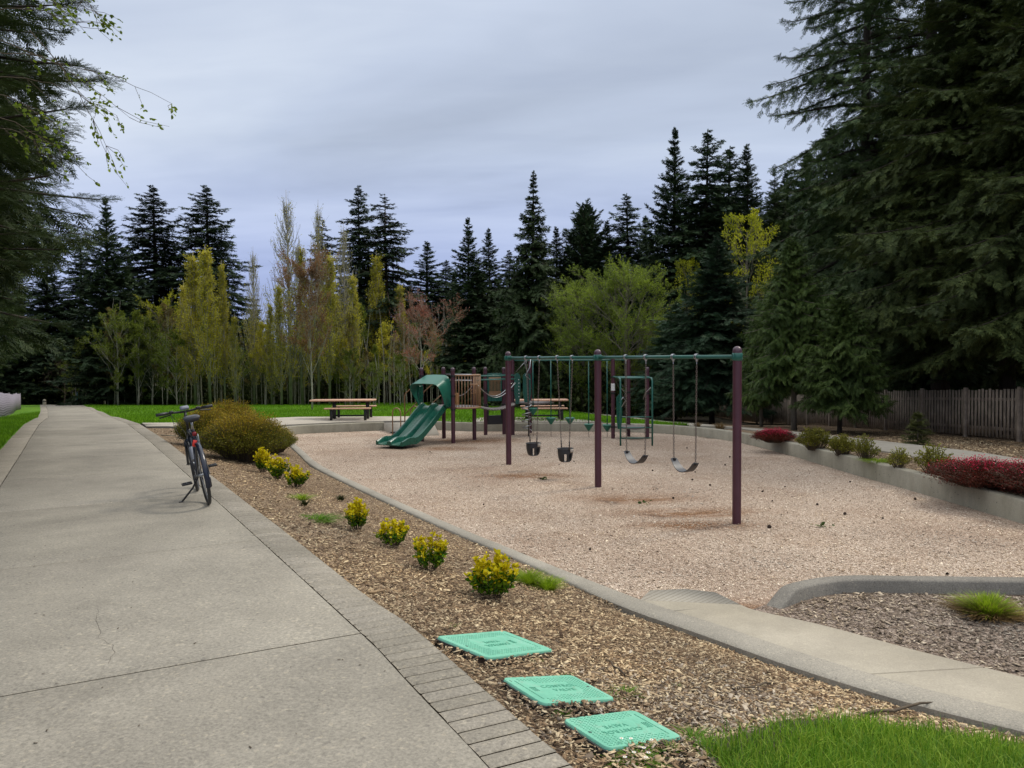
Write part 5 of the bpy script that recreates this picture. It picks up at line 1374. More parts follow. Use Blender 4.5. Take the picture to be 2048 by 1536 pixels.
def belt_swing(pa, pb, seat_z, label, yaw_off, drop2=0.0):
    a, b = beam_at(pa), beam_at(pb)
    for p in (a, b): ch(hanger(p).obj('swing_hanger', M['steel'], auto=50), t)
    m = (a + b) / 2; w = (b - a).length * .5
    s = thing('belt_swing', label, 'swing', (m.x, m.y, seat_z), 0, 'belt swings')
    ax = (b - a).normalized(); nrm = Vector((-ax.y, ax.x, 0))
    ea = Vector((a.x, a.y, seat_z + .17)); eb = Vector((b.x, b.y, seat_z + .13))
    hw = (eb - ea).xy.length / 2
    pull = .93
    ea = m + (ea - m) * 1.0; ea = Vector((m.x + (a.x - m.x) * pull, m.y + (a.y - m.y) * pull, seat_z + .17)); eb = Vector((m.x + (b.x - m.x) * pull, m.y + (b.y - m.y) * pull, seat_z + .15))
    for p, e in ((a, ea), (b, eb)):
        ch(chain_geo((p.x, p.y, p.z - .11), e).obj('chain', M['chain'], smooth=True), s)
    # sagging belt
    g = Geo(); n = 20; V = []
    for k in range(n + 1):
        q = k / n; p = ea.lerp(eb, q); sag = -.165 * (1 - abs(2 * q - 1) ** 2.2); wd = .062 + .022 * math.sin(PI * q)
        for sg, hh in ((-1, .006), (1, .006), (1, -.006), (-1, -.006)):
            V.append(tuple(p + nrm * (wd * sg) + Vector((0, 0, sag + hh - .004))))
    Q = []
    for k in range(n):
        for j in range(4): Q.append([k * 4 + j, k * 4 + (j + 1) % 4, k * 4 + 4 + (j + 1) % 4, k * 4 + 4 + j])
    Q += [[0, 3, 2, 1], [n * 4, n * 4 + 1, n * 4 + 2, n * 4 + 3]]
    g.add(V, Q); ch(g.obj('seat', M['rubber_worn'], auto=40), s)
    for e, sg in ((ea, 1), (eb, -1)):
        g = Geo(); g.box(tuple(e + Vector((0, 0, -.012)) + ax * .01 * sg), (.05, .05, .045), np.array(Matrix.Rotation(math.atan2(ax.y, ax.x), 3, 'Z')), 0, .008); ch(g.obj('chain_clevis', M['black']), s)
    return s
belt_swing(1346.4, 1393.4, .62, 'black belt swing nearest the right hand post', 0)
belt_swing(1251.7, 1291.8, .60, 'black belt swing next to the middle post, its seat shining', 0)
def bucket_swing(pa, pb, cx, ztop, label, rot):
    a, b = beam_at(pa), beam_at(pb)
    for p in (a, b): ch(hanger(p).obj('swing_hanger', M['steel'], auto=50), t)
    m = beam_at(cx); s = thing('bucket_swing', label, 'swing', (m.x, m.y, ztop - .26), 0, 'toddler bucket swings')
    R = np.array(Matrix.Rotation(rot, 3, 'Z')); r0 = .155
    for p, sg in ((a, -1), (b, 1)):
        e = Vector((m.x + bd.x * r0 * .72 * sg, m.y + bd.y * r0 * .72 * sg, ztop + .22)); e2 = Vector((m.x + bd.x * r0 * .95 * sg, m.y + bd.y * r0 * .95 * sg, ztop))
        ch(chain_geo((p.x, p.y, p.z - .11), e2).obj('chain', M['chain'], smooth=True), s)
        g = Geo(); g.tube([tuple(e2 + (Vector((p.x, p.y, 2.3)) - e2) * .085), tuple(e2)], .011, 8); ch(g.obj('chain_sleeve', M['black']), s)
    # shell with leg openings
    g = Geo(); n = 40; rows = [(0, 1.0), (-.05, 1.02), (-.10, 1.0), (-.17, .93), (-.235, .80), (-.265, .55), (-.275, .0)]
    V = []; Q = []
    for z, k in rows:
        for j in range(n):
            th = 2 * PI * j / n; V.append((r0 * k * math.cos(th), r0 * .82 * k * math.sin(th), z))
    for i in range(len(rows) - 1):
        for j in range(n):
            th = (2 * PI * (j + .5) / n) % (2 * PI); dd = min(abs(((th - c + PI) % (2 * PI)) - PI) for c in (-PI / 2 - .42, -PI / 2 + .42, PI / 2 - .42, PI / 2 + .42))
            if dd < .27 and 2 <= i <= 4: continue
            Q.append([i * n + j, i * n + (j + 1) % n, (i + 1) * n + (j + 1) % n, (i + 1) * n + j])
    V = np.array(V); inn = V * [.90, .88, 1] + [0, 0, .004]; k = len(V)
    Qi = [[q[3] + k, q[2] + k, q[1] + k, q[0] + k] for q in Q]
    top = [[j, k + j, k + (j + 1) % n, (j + 1) % n] for j in range(n)]
    g.add(np.concatenate([V, inn]) @ R.T + np.array([m.x, m.y, ztop]), Q + Qi + top)
    ch(g.obj('bucket_seat', M['rubber'], auto=40), s)
    g = Geo(); rim = [(r0 * 1.03 * math.cos(q), r0 * .85 * math.sin(q), 0) for q in np.linspace(0, 2 * PI, 29)[:-1]]
    g.tube(np.array(rim) @ R.T + np.array([m.x, m.y, ztop]), .011, 8, closed=True); ch(g.obj('rim', M['rubber'], smooth=True), s)
    g = Geo(); p = R @ np.array([.085, -r0 * .80, -.035]) + np.array([m.x, m.y, ztop]); g.box(p, (.07, .03, .065), R, 0, .006); ch(g.obj('tag_plate', simple('pale_tag', (.42, .37, .30), .5)), s)
bucket_swing(1114.6, 1144.5, 1130, .60, 'black bucket swing hanging nearest the middle post', .35)
bucket_swing(1052.4, 1078.5, 1066, .58, 'black bucket swing hanging nearest the far post', .3)

# ================================================================== PLAY STRUCTURE
C0 = Vector((-1.94, 23.33)); U = Vector((.86, -.50)).normalized(); Vv = Vector((.50, .86)).normalized(); DK = .97
def q2(u, v): return (C0.x + U.x * u + Vv.x * v, C0.y + U.y * u + Vv.y * v)
ps = thing('play_structure', 'plum and green play structure with double slide, bridge and climbers', 'playground', (C0.x, C0.y, -.08))
capm = bpy.data.materials['plum_cap']
def P_post(x, y, top=2.08, r=.062, nm='post'):
    g = Geo(); post(g, x, y, -.35, top - .05, r); po = ch(g.obj(nm, M['post'], auto=50), ps)
    c = cap_geo(x, y, top - .06, r).obj('post_cap', capm, None, auto=50); c.parent = po
    return po
def clamp(g, x, y, z, r=.062):
    g.lathe([(r, -.03), (r + .012, -.026), (r + .012, .026), (r, .03)], (x, y, z), 18)
P1, P3_, P4, P2 = q2(-.57, -.57), q2(.57, -.57), q2(.57, .57), q2(-.57, .57)
P5, P6, P7, P8 = (-.87, 25.1), (-.27, 25.3), (.02, 25.0), (.60, 25.75)
P9, P10, P11 = (3.11, 23.7), (3.68, 24.3), (4.13, 23.5)
for p, tp in ((P1, 2.10), (P2, 2.10), (P3_, 2.10), (P4, 2.10), (P5, 2.08), (P6, 2.07), (P7, 2.42), (P8, 2.42), (P9, 2.42), (P10, 2.42), (P11, 2.07)): P_post(p[0], p[1], tp, .060)
for grp, zs in (((P1, P2, P3_, P4), (.90, 1.30, 1.88)), ((P5, P6, P7, P8), (.88, 1.35, 1.86)), ((P9, P10, P11), (.26, 1.30, 1.80))):
    for p in grp:
        for z in zs: g = Geo(); clamp(g, p[0], p[1], z); ch(g.obj('clamp', M['black'], auto=50), ps)
# decks
def deck(poly, z, nm='deck', th=.05):
    g = Geo(); g.prism(poly, z - th, z); ch(g.obj(nm, M['deck']), ps)
def shrink(poly, s):
    c = np.mean(poly, 0); return [tuple(c + (np.array(p) - c) * s) for p in poly]
bay = [q2(.57 + .50 * math.sin(a), -.50 * math.cos(a)) for a in np.linspace(0, PI, 12)]
deck([q2(-.52, -.52), q2(.52, -.52)] + bay[1:-1] + [q2(.52, .52), q2(-.52, .52)], DK)
deck([P7, (P7[0] + .75, P7[1] - .62), (1.35, 25.0), P8], DK)
deck([P9, (3.7, 23.0), P11, P10], .28, 'low_deck')
g = Geo()      # brown kick rim of the curved bay
bz = [(*p, DK - .03) for p in bay]; g.tube(bz, .03, 8); bz = [(*p, 1.90) for p in bay]; g.tube(bz, .022, 8)
for k, p in enumerate([q2(.57 + .50 * math.sin(a), -.50 * math.cos(a)) for a in np.linspace(.12, PI - .12, 17)]): g.tube([(*p, DK - .02), (*p, 1.90)], .0125, 7)
ch(g.obj('bay_barrier', M['tan'], smooth=True), ps)
# telescope / wheel toy on the barrier
g = Geo(); c = q2(.98, -.1); g.tube([(c[0] - .10, c[1] - .04, 1.62), (c[0] + .12, c[1] - .02, 1.62)], .035, 10); g.tube([(c[0], c[1] - .03, 1.38), (c[0] + .02, c[1] - .06, 1.62)], .018, 8); g.tube([(c[0] + .07 * math.cos(a), c[1] - .04, 1.42 + .07 * math.sin(a)) for a in np.linspace(0, 2 * PI, 13)[:-1]], .012, 6, closed=True); ch(g.obj('telescope', M['tan'], smooth=True), ps)
# suspension bridge
A0 = np.array([-1.05, 23.05]); A1 = np.array([-1.12, 23.75]); B0 = np.array([.10, 24.05]); B1 = np.array([.02, 24.95])
g = Geo(); n = 13; V = []; Q = []
for k in range(n + 1):
    q = k / n; sag = -.13 * math.sin(PI * q)
    for a, b in ((A0, B0), (A1, B1)):
        p = a + (b - a) * q; V += [(p[0], p[1], DK + sag), (p[0], p[1], DK + sag - .045)]
for k in range(n):
    o = k * 4; e = (k + 1) * 4; f = .94
    Q += [[o, e, e + 2, o + 2], [o + 1, o + 3, e + 3, e + 1], [o, o + 1, e + 1, e], [o + 2, e + 2, e + 3, o + 3]]
g.add(V, Q); ch(g.obj('bridge_deck', M['deck']), ps)
g = Geo()
for k in range(n):
    q = (k + .5) / n; p = A0 + (B0 - A0) * q; sag = -.13 * math.sin(PI * q); g.lathe([(0, .008), (.009, .006), (.009, 0)], (p[0] - .004, p[1] - .012, DK + sag - .022), 8, np.array(Matrix.Rotation(PI / 2, 3, 'X')))
ch(g.obj('bridge_bolts', M['steel']), ps)
for a, b in ((A0, B0), (A1, B1)):
    g = Geo(); g.tube([(*(a + (b - a) * q), 1.62 - .42 * math.sin(PI * q)) for q in np.linspace(0, 1, 15)], .013, 8); ch(g.obj('curved_rail', M['steel'], smooth=True), ps)
    for z in (1.86, 1.74):
        g = Geo(); g.tube([(*a, z), (*b, z)], .016, 8); ch(g.obj('bridge_rail', M['green'], smooth=True), ps)
# deck barrier rails at the back (deck one)
g = Geo(); g.tube([(*P2, 1.90), (*P4, 1.90)], .018, 8); g.tube([(*P2, 1.72), (*P4, 1.72)], .018, 8); g.tube([(*(np.array(P2) * (1 - q) + np.array(P4) * q), 1.62 - .38 * math.sin(PI * q)) for q in np.linspace(0, 1, 12)], .013, 8); ch(g.obj('back_rail', M['steel'], smooth=True), ps)
# green activity board with brown rollers
a = np.array(P5); b = np.array(P6); dd = (b - a) / np.linalg.norm(b - a); mid = (a + b) / 2; ang = math.atan2(dd[1], dd[0]); Rz = np.array(Matrix.Rotation(ang, 3, 'Z'))
g = Geo(); g.box((mid[0], mid[1], 1.45), (.50, .03, .92), Rz, 0, .008); ch(g.obj('green_board', M['plastic'], auto=40), ps)
g = Geo(); nb = np.array([dd[1], -dd[0]]) * .03; g.box((mid[0] + nb[0], mid[1] + nb[1], 1.72), (.42, .03, .12), Rz, 0, .008); g.box((mid[0] + nb[0], mid[1] + nb[1], 1.24), (.42, .03, .16), Rz, 0, .008)
for k in range(8):
    q = mid + nb * 1.6 + dd * (-.17 + k * .048); g.tube([(*q, 1.28), (*q, 1.68)], .012, 6)
ch(g.obj('chime_panel', M['tan'], auto=40), ps)
# black seat panel under it
g = Geo(); g.box((mid[0], mid[1], .38), (.56, .04, .30), Rz, 0, .01)
for s_ in (-.24, .24): g.box((mid[0] + dd[0] * s_, mid[1] + dd[1] * s_ - .01, .62), (.07, .045, .46), Rz, 0, .02)
ch(g.obj('bench_panel', M['black'], auto=40), ps)
# green leaf shaped side panels by the tall posts
def leaf_panel(c, w, h, z0, rot, nm='side_panel', flip=1):
    poly = []
    for k in range(9): q = k / 8; poly.append((w * .5 * math.cos(PI * (1 - q)) if False else -w / 2 + w * q, h - .09 + .09 * math.sin(PI * q)))
    poly = poly[::-1] + [(-w / 2, h * .35), (-w * .30, .0), (w * .30, 0), (w / 2, h * .35)]
    Mx = Matrix.Translation((c[0], c[1], z0)) @ Matrix.Rotation(rot, 4, 'Z') @ Matrix.Rotation(PI / 2, 4, 'X')
    g = Geo(); g.prism(poly, -.015, .015, np.array(Mx)); ch(g.obj(nm, M['plastic'], auto=40), ps)
leaf_panel((.17, 24.85), .20, 1.0, .92, .1); leaf_panel((.48, 24.9), .26, 1.0, .92, .15)
g = Geo()
for z in np.linspace(1.15, 1.7, 6): g.lathe([(0, .012), (.016, .01), (.016, 0)], (.22, 24.8, z), 8, np.array(Matrix.Rotation(PI / 2, 3, 'X')))
ch(g.obj('white_beads', M['white']), ps)
# double slide
sc = [(0, DK + .02), (.12, DK - .005), (.35, DK - .16), (.7, DK - .41), (1.1, DK - .68), (1.45, DK - .88), (1.62, DK - .93 + .015), (1.80, .075), (2.15, .065), (2.22, .06)]
sp = np.array(sc); tt = np.linspace(0, len(sp) - 1, 40); sx = np.interp(tt, range(len(sp)), sp[:, 0]); sz = np.interp(tt, range(len(sp)), sp[:, 1])
for _ in range(3): sz[1:-1] = (sz[:-2] + sz[1:-1] * 2 + sz[2:]) / 4; 
prof = []                 # cross profile: v position, height
W2 = .46
for side in (0, 1):
    o = -W2 + side * W2
    for v, h in ((0, .15), (.035, .16), (.06, .13), (.085, .03), (.14, 0), (.32, 0), (.375, .03), (.40, .13), (.425, .16), (.46, .15)):
        if side == 1 and v == 0: continue
        prof.append((o + v, h))
prof = np.array(prof); m = len(prof)
g = Geo(); V = []
for k in range(40):
    hh = .25 + .75 * min(1, k / 5) if k < 5 else 1
    fl = 1.0 if sx[k] < 1.9 else max(.55, 1 - (sx[k] - 1.9) * 1.2)
    for v, h in prof:
        x, y = q2(v, -.60 - sx[k]); V.append((x, y, sz[k] + h * (1.1 if 5 < k < 34 else hh) * fl))
n = 40; Q = [[k * m + j, k * m + j + 1, (k + 1) * m + j + 1, (k + 1) * m + j] for k in range(n - 1) for j in range(m - 1)]
V = np.array(V); low = V.copy()
for k in range(40):
    for j in range(m):
        low[k * m + j, 2] = sz[k] - .022
        if j in (0, m - 1): low[k * m + j, 2] = sz[k] - .022
o = len(V); V2 = np.concatenate([V, low])
Q += [[o + (k + 1) * m + j, o + (k + 1) * m + j + 1, o + k * m + j + 1, o + k * m + j] for k in range(n - 1) for j in range(m - 1)]
Q += [[(k + 1) * m, k * m, o + k * m, o + (k + 1) * m][::-1] for k in range(n - 1)] + [[(k + 1) * m + m - 1, k * m + m - 1, o + k * m + m - 1, o + (k + 1) * m + m - 1] for k in range(n - 1)]
Q += [[(n - 1) * m + j, (n - 1) * m + j + 1, o + (n - 1) * m + j + 1, o + (n - 1) * m + j] for j in range(m - 1)]
g.add(V2, Q); ch(g.obj('slide', M['plastic'], auto=35), ps)
g = Geo(); x, y = q2(.0, -2.45); g.box((x, y, -.06), (.5, .12, .16), np.array(Matrix.Rotation(math.atan2(U.y, U.x), 3, 'Z')), 0, .01); ch(g.obj('slide_foot', M['black']), ps)
# canopy hood over the slide entrance
g = Geo(); arch = [(-.56, -.0), (-.57, .35), (-.56, .56), (-.52, .70), (-.44, .78), (-.34, .81), (0, .82), (.34, .81), (.44, .78), (.52, .70), (.56, .56), (.57, .35), (.56, 0)]
V = []; rows = 6
for k in range(rows):
    q = k / (rows - 1); out = .02 + .62 * q
    for (v, h) in arch:
        hz = h * (1.14 - .30 * q); wid = v * (.95 + .06 * q) * (1 - .16 * q * (1 - min(1, h / .8)))
        side = abs(v) / .56
        back = (1 - q) * 0
        lift = (1 - min(1, h / .5)) * q * .0
        o2 = out * (min(1, .35 + h * .9))
        x, y = q2(wid, -.60 - o2); V.append((x, y, DK + .02 + hz))
V = np.array(V); m = len(arch); Q = [[k * m + j, k * m + j + 1, (k + 1) * m + j + 1, (k + 1) * m + j] for k in range(rows - 1) for j in range(m - 1)]
c3 = np.array([*q2(0, -.7), DK + .4]); inn = c3 + (V - c3) * .955; o = len(V)
Q2 = [[b + o for b in qq[::-1]] for qq in Q]
E = [[(rows - 1) * m + j, (rows - 1) * m + j + 1, o + (rows - 1) * m + j + 1, o + (rows - 1) * m + j] for j in range(m - 1)] + [[j + 1, j, o + j, o + j + 1] for j in range(m - 1)]
g.add(np.concatenate([V, inn]), Q + Q2 + E); ch(g.obj('slide_canopy', M['plastic_light'], auto=40), ps)
# inner side walls of the canopy reaching down to the deck
g = Geo()
for s_ in (-1, 1):
    x, y = q2(.50 * s_, -.72); g.box((x, y, 1.28), (.05, .24, .62), np.array(Matrix.Rotation(math.atan2(U.y, U.x), 3, 'Z')), 0, .015)
ch(g.obj('canopy_side', M['plastic'], auto=40), ps)
# transfer steps with tan rails at the left
g = Geo()
Rz = np.array(Matrix.Rotation(math.atan2(U.y, U.x), 3, 'Z'))
for k, (u, z) in enumerate(((-.85, .72), (-1.13, .50), (-1.41, .28), (-1.72, .10))):
    x, y = q2(u, .0); g.box((x, y, z), (.30 if k < 3 else .42, .80, .05), Rz, 0, .012)
    g.box((x + U.x * .13, y + U.y * .13, z - .11 + .0), (.02, .78, .20), Rz, 0, .004)
ch(g.obj('steps', M['black'], auto=40), ps)
for v in (-.46, .46):
    g = Geo(); pts = [q2(-.60, v) + (1.78,), q2(-.75, v) + (1.72,), q2(-1.25, v) + (1.35,), q2(-1.30, v) + (1.25,), q2(-1.30, v) + (.35,)]
    g.tube(pts, .018, 8); g.tube([q2(-.60, v) + (1.25,), q2(-1.30, v) + (.70,)], .016, 8); ch(g.obj('handrail', M['tan'], smooth=True), ps)
    g = Geo(); a_ = q2(-1.62, v); th = np.linspace(0, PI, 9); pts = [(*q2(-1.62 - .16, v), -.1), *[(*q2(-1.62 - .16 * math.cos(a2), v), .72 + .16 * math.sin(a2)) for a2 in th], (*q2(-1.62 + .16, v), -.1)]
    g.tube(pts, .018, 8); ch(g.obj('grab_loop', M['tan'], smooth=True), ps)
g = Geo()
for k in range(3): x, y = q2(-.30 + .14 * k, .52); g.tube([(x, y, DK + .0), (x, y, DK + .36)], .055, 12)
ch(g.obj('roller_drums', simple('orange_tan_drums', (.50, .26, .10), .4), auto=40), ps)
# spiral climber under the second deck
g = Geo(); cx, cy = .52, 24.35; g.tube([(cx, cy, -.2), (cx, cy, 1.75), (cx - .03, cy + .1, 1.98), (cx - .12, cy + .3, 2.28), (cx - .05, cy + .6, 2.36)], .02, 8); ch(g.obj('spiral_pole', M['black'], smooth=True), ps)
g = Geo(); th = np.linspace(0, 2 * PI * 4.2, 90); g.tube([(cx - .06 + .15 * math.cos(a), cy + .15 * math.sin(a), .1 + .85 * a / th[-1]) for a in th], .015, 7); ch(g.obj('spiral_climber', M['steel'], smooth=True), ps)
g = Geo(); g.tube([(cx - .12, cy + .5, 2.33), (cx - .05, cy + .3, 2.42), (cx + .08, cy + .15, 2.38), (cx + .05, cy + .05, 2.1), (cx - .1, cy, 1.85), (cx + .05, cy, 1.72)], .014, 7); g.tube([(.12, 24.9, 1.95), (.45, 24.8, 2.3)], .012, 7); ch(g.obj('loop_handle', M['steel'], smooth=True), ps)
# overhead rails with hanging pod steps
ra = (np.array(P7), np.array(P9)); rb = (np.array(P8), np.array(P10))
for a, b in (ra, rb): g = Geo(); g.tube([(*a, 2.32), (*b, 2.32)], .024, 10); ch(g.obj('overhead_rail', M['green'], smooth=True), ps)
g = Geo()
for q in (.15, .35, .55, .75, .93): a = ra[0] + (ra[1] - ra[0]) * q; b = rb[0] + (rb[1] - rb[0]) * q; g.tube([(*a, 2.32), (*b, 2.32)], .016, 8)
ch(g.obj('cross_bars', M['green'], smooth=True), ps)
for px, zc, zb in ((1066, 790, 0), (1102, 836, 1), (1139.7, 836, 0), (1177.5, 848.5, 1), (1214.4, 850, 0)):
    p = PD(px, zc, 24.4 - .35 * (px - 1066) / 150); fz = float(floor_z(p.y))
    zt = p.z; zt = {1066: .80}.get(px, zt)
    g = Geo(); g.tube([(p.x, p.y, zt), (p.x, p.y, 2.32)], .017, 8); ch(g.obj('pod_hanger', M['green'], smooth=True), ps)
    g = Geo(); g.lathe([(0, .02), (.13, .02), (.155, .0), (.15, -.02), (.05, -.17), (.03, -.20), (0, -.2)], (p.x, p.y, zt), 18); pod = ch(g.obj('pod_step', M['plastic_light'], auto=40), ps)
    g = Geo(); g.tube([(p.x, p.y, zt - .2), (p.x, p.y, fz - .1)], .008, 6); ch(g.obj('pod_tether', M['chain'], smooth=True), ps)
# ladder climber at the right with flat top
LX0, LX1, LY = 3.03, 3.92, 21.5
for x in (LX0, LX1):
    g = Geo(); g.tube([(x, LY, -.25), (x, LY, 1.74), (x, LY + .06, 1.80), (x, LY + .3, 1.815), (x + (.10 if x < 3.5 else .2), 23.65, 1.815)], .026, 10); ch(g.obj('ladder_side', M['green'], smooth=True), ps)
for z in (.14, .43, .73): g = Geo(); g.tube([(LX0, LY, z), (LX1, LY, z)], .017, 8); ch(g.obj('rung', M['green'], smooth=True), ps)
for y in (21.75, 22.1, 22.5, 22.9, 23.3): g = Geo(); g.tube([(LX0 + .02, y, 1.815), (LX1 + .05, y, 1.815)], .017, 8); ch(g.obj('rung', M['green'], smooth=True), ps)
leaf_panel((3.27, 23.45), .18, 1.05, .22, .3); 
g = Geo(); g.tube([(3.3, 23.3, .95), (3.25, 23.25, 1.05), (3.35, 23.2, 1.2), (3.42, 23.2, 1.1), (3.3, 23.2, .9)], .012, 6)
g.tube([(LX0 + .02, LY + .1, 1.55), (LX0 + .15, LY + .5, 1.45), (LX0 + .3, LY + .8, 1.3)], .010, 6); g.tube([(LX1 - .02, LY + .1, 1.55), (LX1 - .12, LY + .4, 1.4), (LX1 - .15, LY + .6, 1.2)], .010, 6)
ch(g.obj('loop_handle', M['steel'], smooth=True), ps)
g = Geo(); g.lathe([(.0625, 1.38), (.0625, 1.60)], (P9[0], P9[1], 0), 18); ch(g.obj('age_sticker', M['white'], auto=50), ps)['label'] = 'white sticker wrapped on the post'

# ================================================================== PICNIC TABLES
def picnic(name, label, cx, cy, rot, z):
    t = thing(name, label, 'picnic table', (cx, cy, z), rot, 'picnic tables behind the play area')
    g = Geo()
    for k in range(-2, 3): g.box((-.10, k * .152, .68), (2.36 - .10 * (abs(k) == 2), .146, .052), None, 0, .014)
    g.obj('table_top', M['tabletop'], t)
    for sg in (-1, 1):
        g = Geo()
        for k in (0, 1): g.box((.18, sg * (.64 + .12 * k), .42), (1.64, .115, .045), None, 0, .012)
        b = g.obj('bench_seat', M['tabletop'], t)
    for x in (-.42, .86 - .08):
        g = Geo(); g.box((x, 0, .33), (.11, .16, .66), None, 0, .008); g.box((x, 0, .635), (.09, .62, .04), None, 0, .006); g.obj('table_leg', M['black'], t)
        for sg in (-1, 1):
            g = Geo(); g.box((x + .02, sg * .70, .20), (.09, .07, .40), None, 0, .006); g.box((x + .02, sg * .70, .385), (.07, .22, .03), None, 0, .005); g.obj('bench_leg', M['black'], t)
    g = Geo(); g.box((.18, 0, .12), (1.3, .05, .05), None, 0, .005); g.obj('stretcher', M['black'], t)
    return t
def pad_z(x, y): return float(TT(x, y) * .5 + .075 + .055)
picnic('picnic_table', 'picnic table with tan boards on the left pad near the slide', -6.05, 28.0, math.radians(2), pad_z(-6.05, 28))
picnic('picnic_table', 'picnic table with tan boards behind the spiral climber', .95, 27.85, math.radians(1), pad_z(.95, 27.9))
# ================================================================== BICYCLE
WR = .345
rear = Vector((0, 0, WR)); front = Vector((1.07, 0, WR))
bk = thing('bicycle', 'dark hybrid bicycle leaning on its kickstand, seen from behind', 'bicycle', (-3.42, 8.62, T(-3.42, 8.62) + .035 + .0))
def B(g, nm, m, par=None, **k):
    o = g.obj(nm, m, par if par is not None else bk, **k); return o
def wheel(c, steer=0.0):
    g = Geo(); Rm = np.array(Matrix.Rotation(steer, 3, 'Z'))
    def ring(r, n=48): return np.array([(r * math.cos(a), 0, r * math.sin(a)) for a in np.linspace(0, 2 * PI, n + 1)[:-1]]) @ Rm.T + np.array(c)
    w = bpy.data.objects.new('wheel', None); COL.objects.link(w); w.parent = bk; w.empty_display_size = .1
    g = Geo(); g.tube(ring(WR - .019), .019, 10, closed=True); B(g, 'tyre', M['rubber'], w, smooth=True)
    g = Geo(); g.tube(ring(WR - .043), .011, 8, closed=True); B(g, 'rim', M['black'], w, smooth=True)
    g = Geo(); ax = np.array([0, 1, 0]) @ Rm.T
    for k in range(28):
        a = 2 * PI * k / 28; o = ax * (.028 if k % 2 else -.028); p = np.array([(WR - .045) * math.cos(a), 0, (WR - .045) * math.sin(a)]) @ Rm.T
        a2 = a + (.6 if k % 4 < 2 else -.6); h = np.array([.02 * math.cos(a2), 0, .02 * math.sin(a2)]) @ Rm.T + o
        g.tube([np.array(c) + h, np.array(c) + p], .0013, 4, cap=False)
    B(g, 'spokes', M['steel'], w)
    g = Geo(); g.tube([np.array(c) - ax * .055, np.array(c) + ax * .055], .016, 12); g.tube([np.array(c) - ax * .075, np.array(c) + ax * .075], .008, 8); B(g, 'hub', M['steel'], w, smooth=True)
    return w
STEER = math.radians(-7)
wheel(rear); wheel(front, STEER)
bb = (.43, 0, .29); seat_t = (.245, 0, .80); head_t = (.80, 0, .80); head_b = (.845, 0, .68)
g = Geo(); FRM = simple('grey_blue_frame_paint', (.02, .024, .035), .3, .3, .1)
g.tube([bb, seat_t], .019, 10); g.tube([seat_t, (.23, 0, .84)], .019, 10); g.tube([(.25, 0, .77), (.79, 0, .775)], .018, 10); g.tube([bb, (.84, 0, .70)], .022, 10); g.tube([head_t, head_b], .024, 12)
for s in (-1, 1): g.tube([(0, s * .065, WR), (.25, s * .02, .76)], .009, 8); g.tube([(0, s * .065, WR), (.2, s * .055, .30), (.40, s * .03, .29)], .011, 8)
g.tube([(.43, -.035, .29), (.43, .035, .29)], .025, 12); B(g, 'frame', FRM, smooth=True)
g = Geo()
hb2 = Vector(head_b)
for s in (-1, 1):
    off = Matrix.Rotation(STEER, 3, 'Z') @ Vector((0, s * .055, 0))
    g.tube([(hb2.x + off.x, off.y, .66), (.92 + off.x, off.y, .52), (front.x + off.x, off.y, WR)], .015, 8)
g.tube([(hb2.x - .006 * 1, -.06, .665), (hb2.x, .06, .665)], .018, 8); B(g, 'fork', FRM, smooth=True)
g = Geo(); g.tube([(.235, 0, .82), (.205, 0, .95)], .0135, 10); B(g, 'seat_post', M['steel'], smooth=True)
# saddle
g = Geo(); V = []; Q = []; st = [(-.13, .085, .0), (-.10, .092, .008), (-.04, .078, .012), (.03, .045, .004), (.09, .026, -.004), (.14, .018, -.008), (.155, .008, -.012)]
for x, w_, z in st:
    for a in np.linspace(0, 2 * PI, 13)[:-1]: V.append((.20 + x, w_ * math.cos(a), .975 + z + (.028 if math.sin(a) > 0 else .035) * math.sin(a) + (.010 * abs(math.cos(a)) if math.sin(a) > -.1 else 0)))
for k in range(len(st) - 1):
    for j in range(12): Q.append([k * 12 + j, k * 12 + (j + 1) % 12, k * 12 + 12 + (j + 1) % 12, k * 12 + 12 + j])
R = [[j, 12 * 0 + (j + 1) % 12, 0] for j in range(1, 11)][::-1]
g.add(V, Q, [[0, j + 1, j] for j in range(1, 11)]); B(g, 'saddle', M['rubber_worn'], smooth=True)
# stem and bar
hs = Matrix.Rotation(STEER, 3, 'Z'); o3 = Vector((.795, 0, .80))
def H(x, y, z): v = hs @ Vector((x, y, 0)); return (o3.x + v.x, o3.y + v.y, o3.z + z)
g = Geo(); g.tube([H(0, 0, 0), H(-.03, 0, .16)], .015, 10); g.tube([H(-.03, 0, .16), H(.06, 0, .215)], .016, 10); B(g, 'stem', M['black'], smooth=True)
g = Geo(); g.tube([H(-.03, -.31, .235), H(.03, -.13, .225), H(.06, -.04, .215), H(.06, .04, .215), H(.03, .13, .225), H(-.03, .31, .235)], .0135, 10); B(g, 'handlebar', M['black'], smooth=True)
for s in (-1, 1):
    g = Geo(); g.tube([H(-.032, s * .315, .235), H(.008, s * .195, .230)], .0185, 12); B(g, 'grip', M['rubber'], smooth=True)
    g = Geo(); g.tube([H(.03, s * .16, .225), H(.075, s * .17, .20), H(.06, s * .29, .185)], .008, 6); g.box(H(.01, s * .15, .235), (.045, .05, .035), None, 0, .008); B(g, 'brake_lever', M['black'], smooth=False)
g = Geo(); g.box(H(.05, 0, .26), (.075, .10, .035), np.array(Matrix.Rotation(-.3, 3, 'Y')), 0, .01); B(g, 'phone_mount', simple('pale_grey_mount', (.16, .17, .20), .35))
